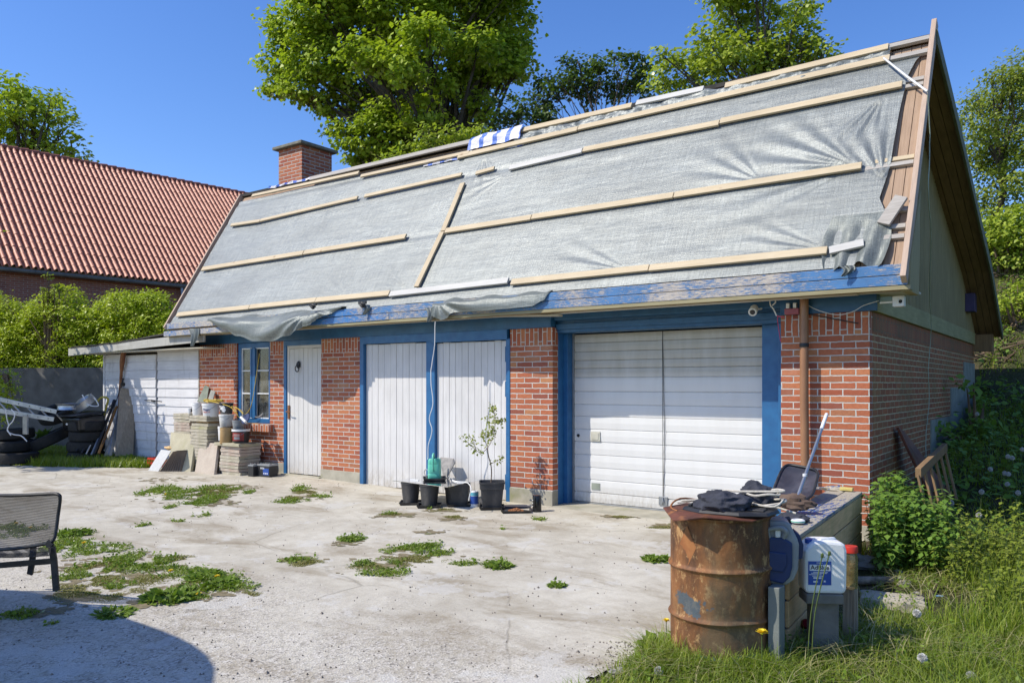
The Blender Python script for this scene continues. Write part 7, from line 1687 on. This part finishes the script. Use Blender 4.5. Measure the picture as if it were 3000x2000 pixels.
# debris corner right of the canister
p0 = Wg(2510, 1716); p1 = Wg(2615, 1712); m = MB(); m.tube([p0+Vector((-.1, 0, .03)), p0.lerp(p1, .5)+Vector((0, 0, .04)), p1+Vector((.0, .05, .03))], [.032, .03, .025], 10); lb(m, 'birch_log', pm('mottled_log', (.42, .33, .25), (.15, .12, .09), 18, .85, bump=.6, stretch=(1, .3, 1)), p0, 'short mottled branch lying right of the jar', 'log', smooth=True)
p = Wg(2610, 1770); m = roughbox(-.20, .22, -.10, .16, -.02, .05, .012); m.M = None; o = m.build('half_buried_slab', mSlab, None, bevel=.008); o.location = p; o.rotation_euler = (0, .02, .2); tag(o, 'flat concrete slab half buried in the grass right of the block', 'slab')
for i, (px, py, s_, lab) in enumerate([(2535, 1660, .11, 'jagged pale stone standing beside the planter foot'), (2685, 1750, .05, 'small grey stone at the edge of the bare soil'), (2650, 1716, .05, 'yellowish stone left of the bare patch'), (2640, 1700, .04, 'small beige stone beside the branch'), (2620, 1683, .06, 'flat pale stone under the nettles'), (1797, 1975, .035, 'dark stone at the bottom edge of the yard'), (1820, 1968, .03, 'pale stone at the bottom edge of the yard')]):
    p = Wg(px, py); m = MB(); m.blob((0, 0, s_*.35), (s_, s_*.7, s_*.55), i+3, .35, 10, 7, 2.); o = m.build('stone', mStone, None); o.location = p; tag(o, lab, 'stone', 'stones by the planter' if i < 5 else 'stones at the yard edge')
a = Wg(2722, 1762); b = Wg(2748, 1722); m = MB(); m.tube([a+Vector((0, 0, .02)), b+Vector((0, 0, .05))], [.014, .010], 7); lb(m, 'stick', mTwig, a, 'short brown stick on the bare soil patch', 'stick', smooth=True)
p = Wg(2750, 1750); m = MB(); m.bar((-.03, 0, .012), (.03, .01, .016), .012, .008); o = m.build('blue_scrap', pm('pale_blue_scrap', (.2, .4, .7)), None); o.location = p; tag(o, 'tiny pale blue plastic scrap on the bare soil', 'scrap')
# leaning board and pallet on the side wall
lean('leaning_board', 'reddish-brown board leaning against the shaded side wall', 'board', Vector((.42, 1.35, .1)), Vector((.50, 2.1, .15)), Wx(2650, 1262, .06), Wx(2633, 1250, .06), .03, mRedBoard)
a = Wx(2690, 1385, .45); b = Wx(2768, 1310, .45); t = thing('wooden_pallet', 'old wooden pallet leaning in the weeds by the side wall', 'pallet', a)
MB().bar((0, 0, 0), b-a, .05, .09).build('top_rail', mSoffit, t, bevel=.004)
for k in range(6):
    q = (b-a)*(k/5); MB().bar(q+Vector((0, 0, -.02)), q+Vector((.12, -.05, -.55)), .07, .02, (1, 0, 0)).build('slat', mSoffit, t, bevel=.003)

# ================================================================== MESH CHAIR AND ADDED PARASOL
dC = 5.95; o_ = Wd(150, 1590, dC); CH = thing('mesh_chair', 'low black garden chair with stretched mesh back at the left edge', 'chair', Vector((o_.x, o_.y, gz(o_.x, o_.y))))
CO = CH.location.copy()
def cp(x, y, d=dC): return Wd(x, y, d)-CO
fr_ = smooth_pts([cp(-190, 1462, 6.25), cp(-100, 1452, 6.2), cp(60, 1450, 6.0), cp(150, 1446, 5.92), cp(172, 1449, 5.9), cp(176, 1462, 5.9), cp(170, 1510, 5.9), cp(164, 1555, 5.88), cp(158, 1578, 5.86), cp(146, 1588, 5.86), cp(100, 1598, 5.9), cp(20, 1608, 5.95), cp(-120, 1612, 6.1), cp(-190, 1600, 6.25), cp(-200, 1530, 6.3), cp(-190, 1462, 6.25)], 6)
MB().tube(fr_, .013, 8, False).build('back_frame', mDarkMet, CH, smooth=True)
def fn(u, v):
    xt = -190+362*u; xb = -190+346*u; yt = 1462-14*min(1, u*2.2); yb = 1602+8*math.sin(u*3.1)-20*max(0, u-.75)*4*.6
    x = xb+(xt-xb)*v; y = yb+(yt-yb)*v; return cp(x, y, 6.25-.35*u+.10*math.sin(u*math.pi)*math.sin(v*math.pi))
MB().grid(fn, 24, 14).build('mesh_back', mMeshFab, CH, smooth=True)
def fn(u, v):
    a = cp(-190+340*u, 1600+6*math.sin(u*3), 6.2-.33*u); b = cp(-150+290*u, 1612+8*math.sin(u*3), 5.5-.3*u); return a.lerp(b, v*.0+v)+Vector((0, 0, -.05*math.sin(v*math.pi)))
MB().grid(fn, 20, 8).build('mesh_seat', mMeshFab, CH, smooth=True)
def leg(pts, w_=.05, th=.022):
    pts = [Vector(p) for p in pts]; m = MB()
    for a, b in zip(pts, pts[1:]): m.bar(a, b+(b-a).normalized()*.004, w_, th, FV)
    return m.build('leg', mDarkMet, CH, bevel=.003)
leg([cp(137, 1587, 5.86), cp(152, 1600, 5.85), cp(158, 1640, 5.85), cp(165, 1728, 5.83)], .045)
leg([cp(98, 1597, 6.4), cp(95, 1640, 6.42), cp(88, 1680, 6.45)], .045)
leg([cp(-150, 1605, 6.15), cp(-160, 1640, 6.15), cp(-165, 1745, 6.1)], .045)
MB().bar(cp(-160, 1668, 6.1), cp(158, 1642, 5.86), .022, .042, (0, 0, 1)).build('stretcher', mDarkMet, CH, bevel=.003)
# unseen parasol added left of the frame, shaped to throw the large round-cornered shadow
PS = thing('added_parasol', 'unseen square parasol added left of the yard to cast the round-cornered shadow', 'parasol', (-6.2, -9.4, gz(-6, -9)))
zc = 2.45; k = (zc+.16)/1.4; S0 = Vector((-1.86+ -2.1, -5.30-2.0, 0))
cxp, cyp = S0.x-.82*k, S0.y-1.0*k; PS.location = (cxp, cyp, gz(cxp, cyp)); m = MB(); N = 64; rows_ = 8; z0 = zc-PS.location.z
def se(a, s): c_, s_ = math.cos(a), math.sin(a); n_ = 3.6; q = (abs(c_)**n_+abs(s_)**n_)**(-1/n_); return (2.1*s*q*c_, 2.0*s*q*s_)
vs = [(0, 0, z0+.5)]; fs = []
for j in range(1, rows_+1):
    for i in range(N): x, y = se(2*math.pi*i/N, j/rows_); vs.append((x, y, z0+.5*(1-j/rows_)))
for i in range(N): fs.append((0, 1+i, 1+(i+1) % N))
for j in range(rows_-1):
    for i in range(N): fs.append((1+j*N+i, 1+(j+1)*N+i, 1+(j+1)*N+(i+1) % N, 1+j*N+(i+1) % N))
m.add(vs, fs); m.build('canopy', pm('dark_canvas', (.12, .12, .13)), PS); MB().tube([(0, 0, 0), (0, 0, z0+.55)], .03, 10).build('pole', mDarkMet, PS, smooth=True); MB().lathe([(0, 0), (.3, 0), (.28, .06), (0, .07)], seg=24).build('base', mStone, PS)
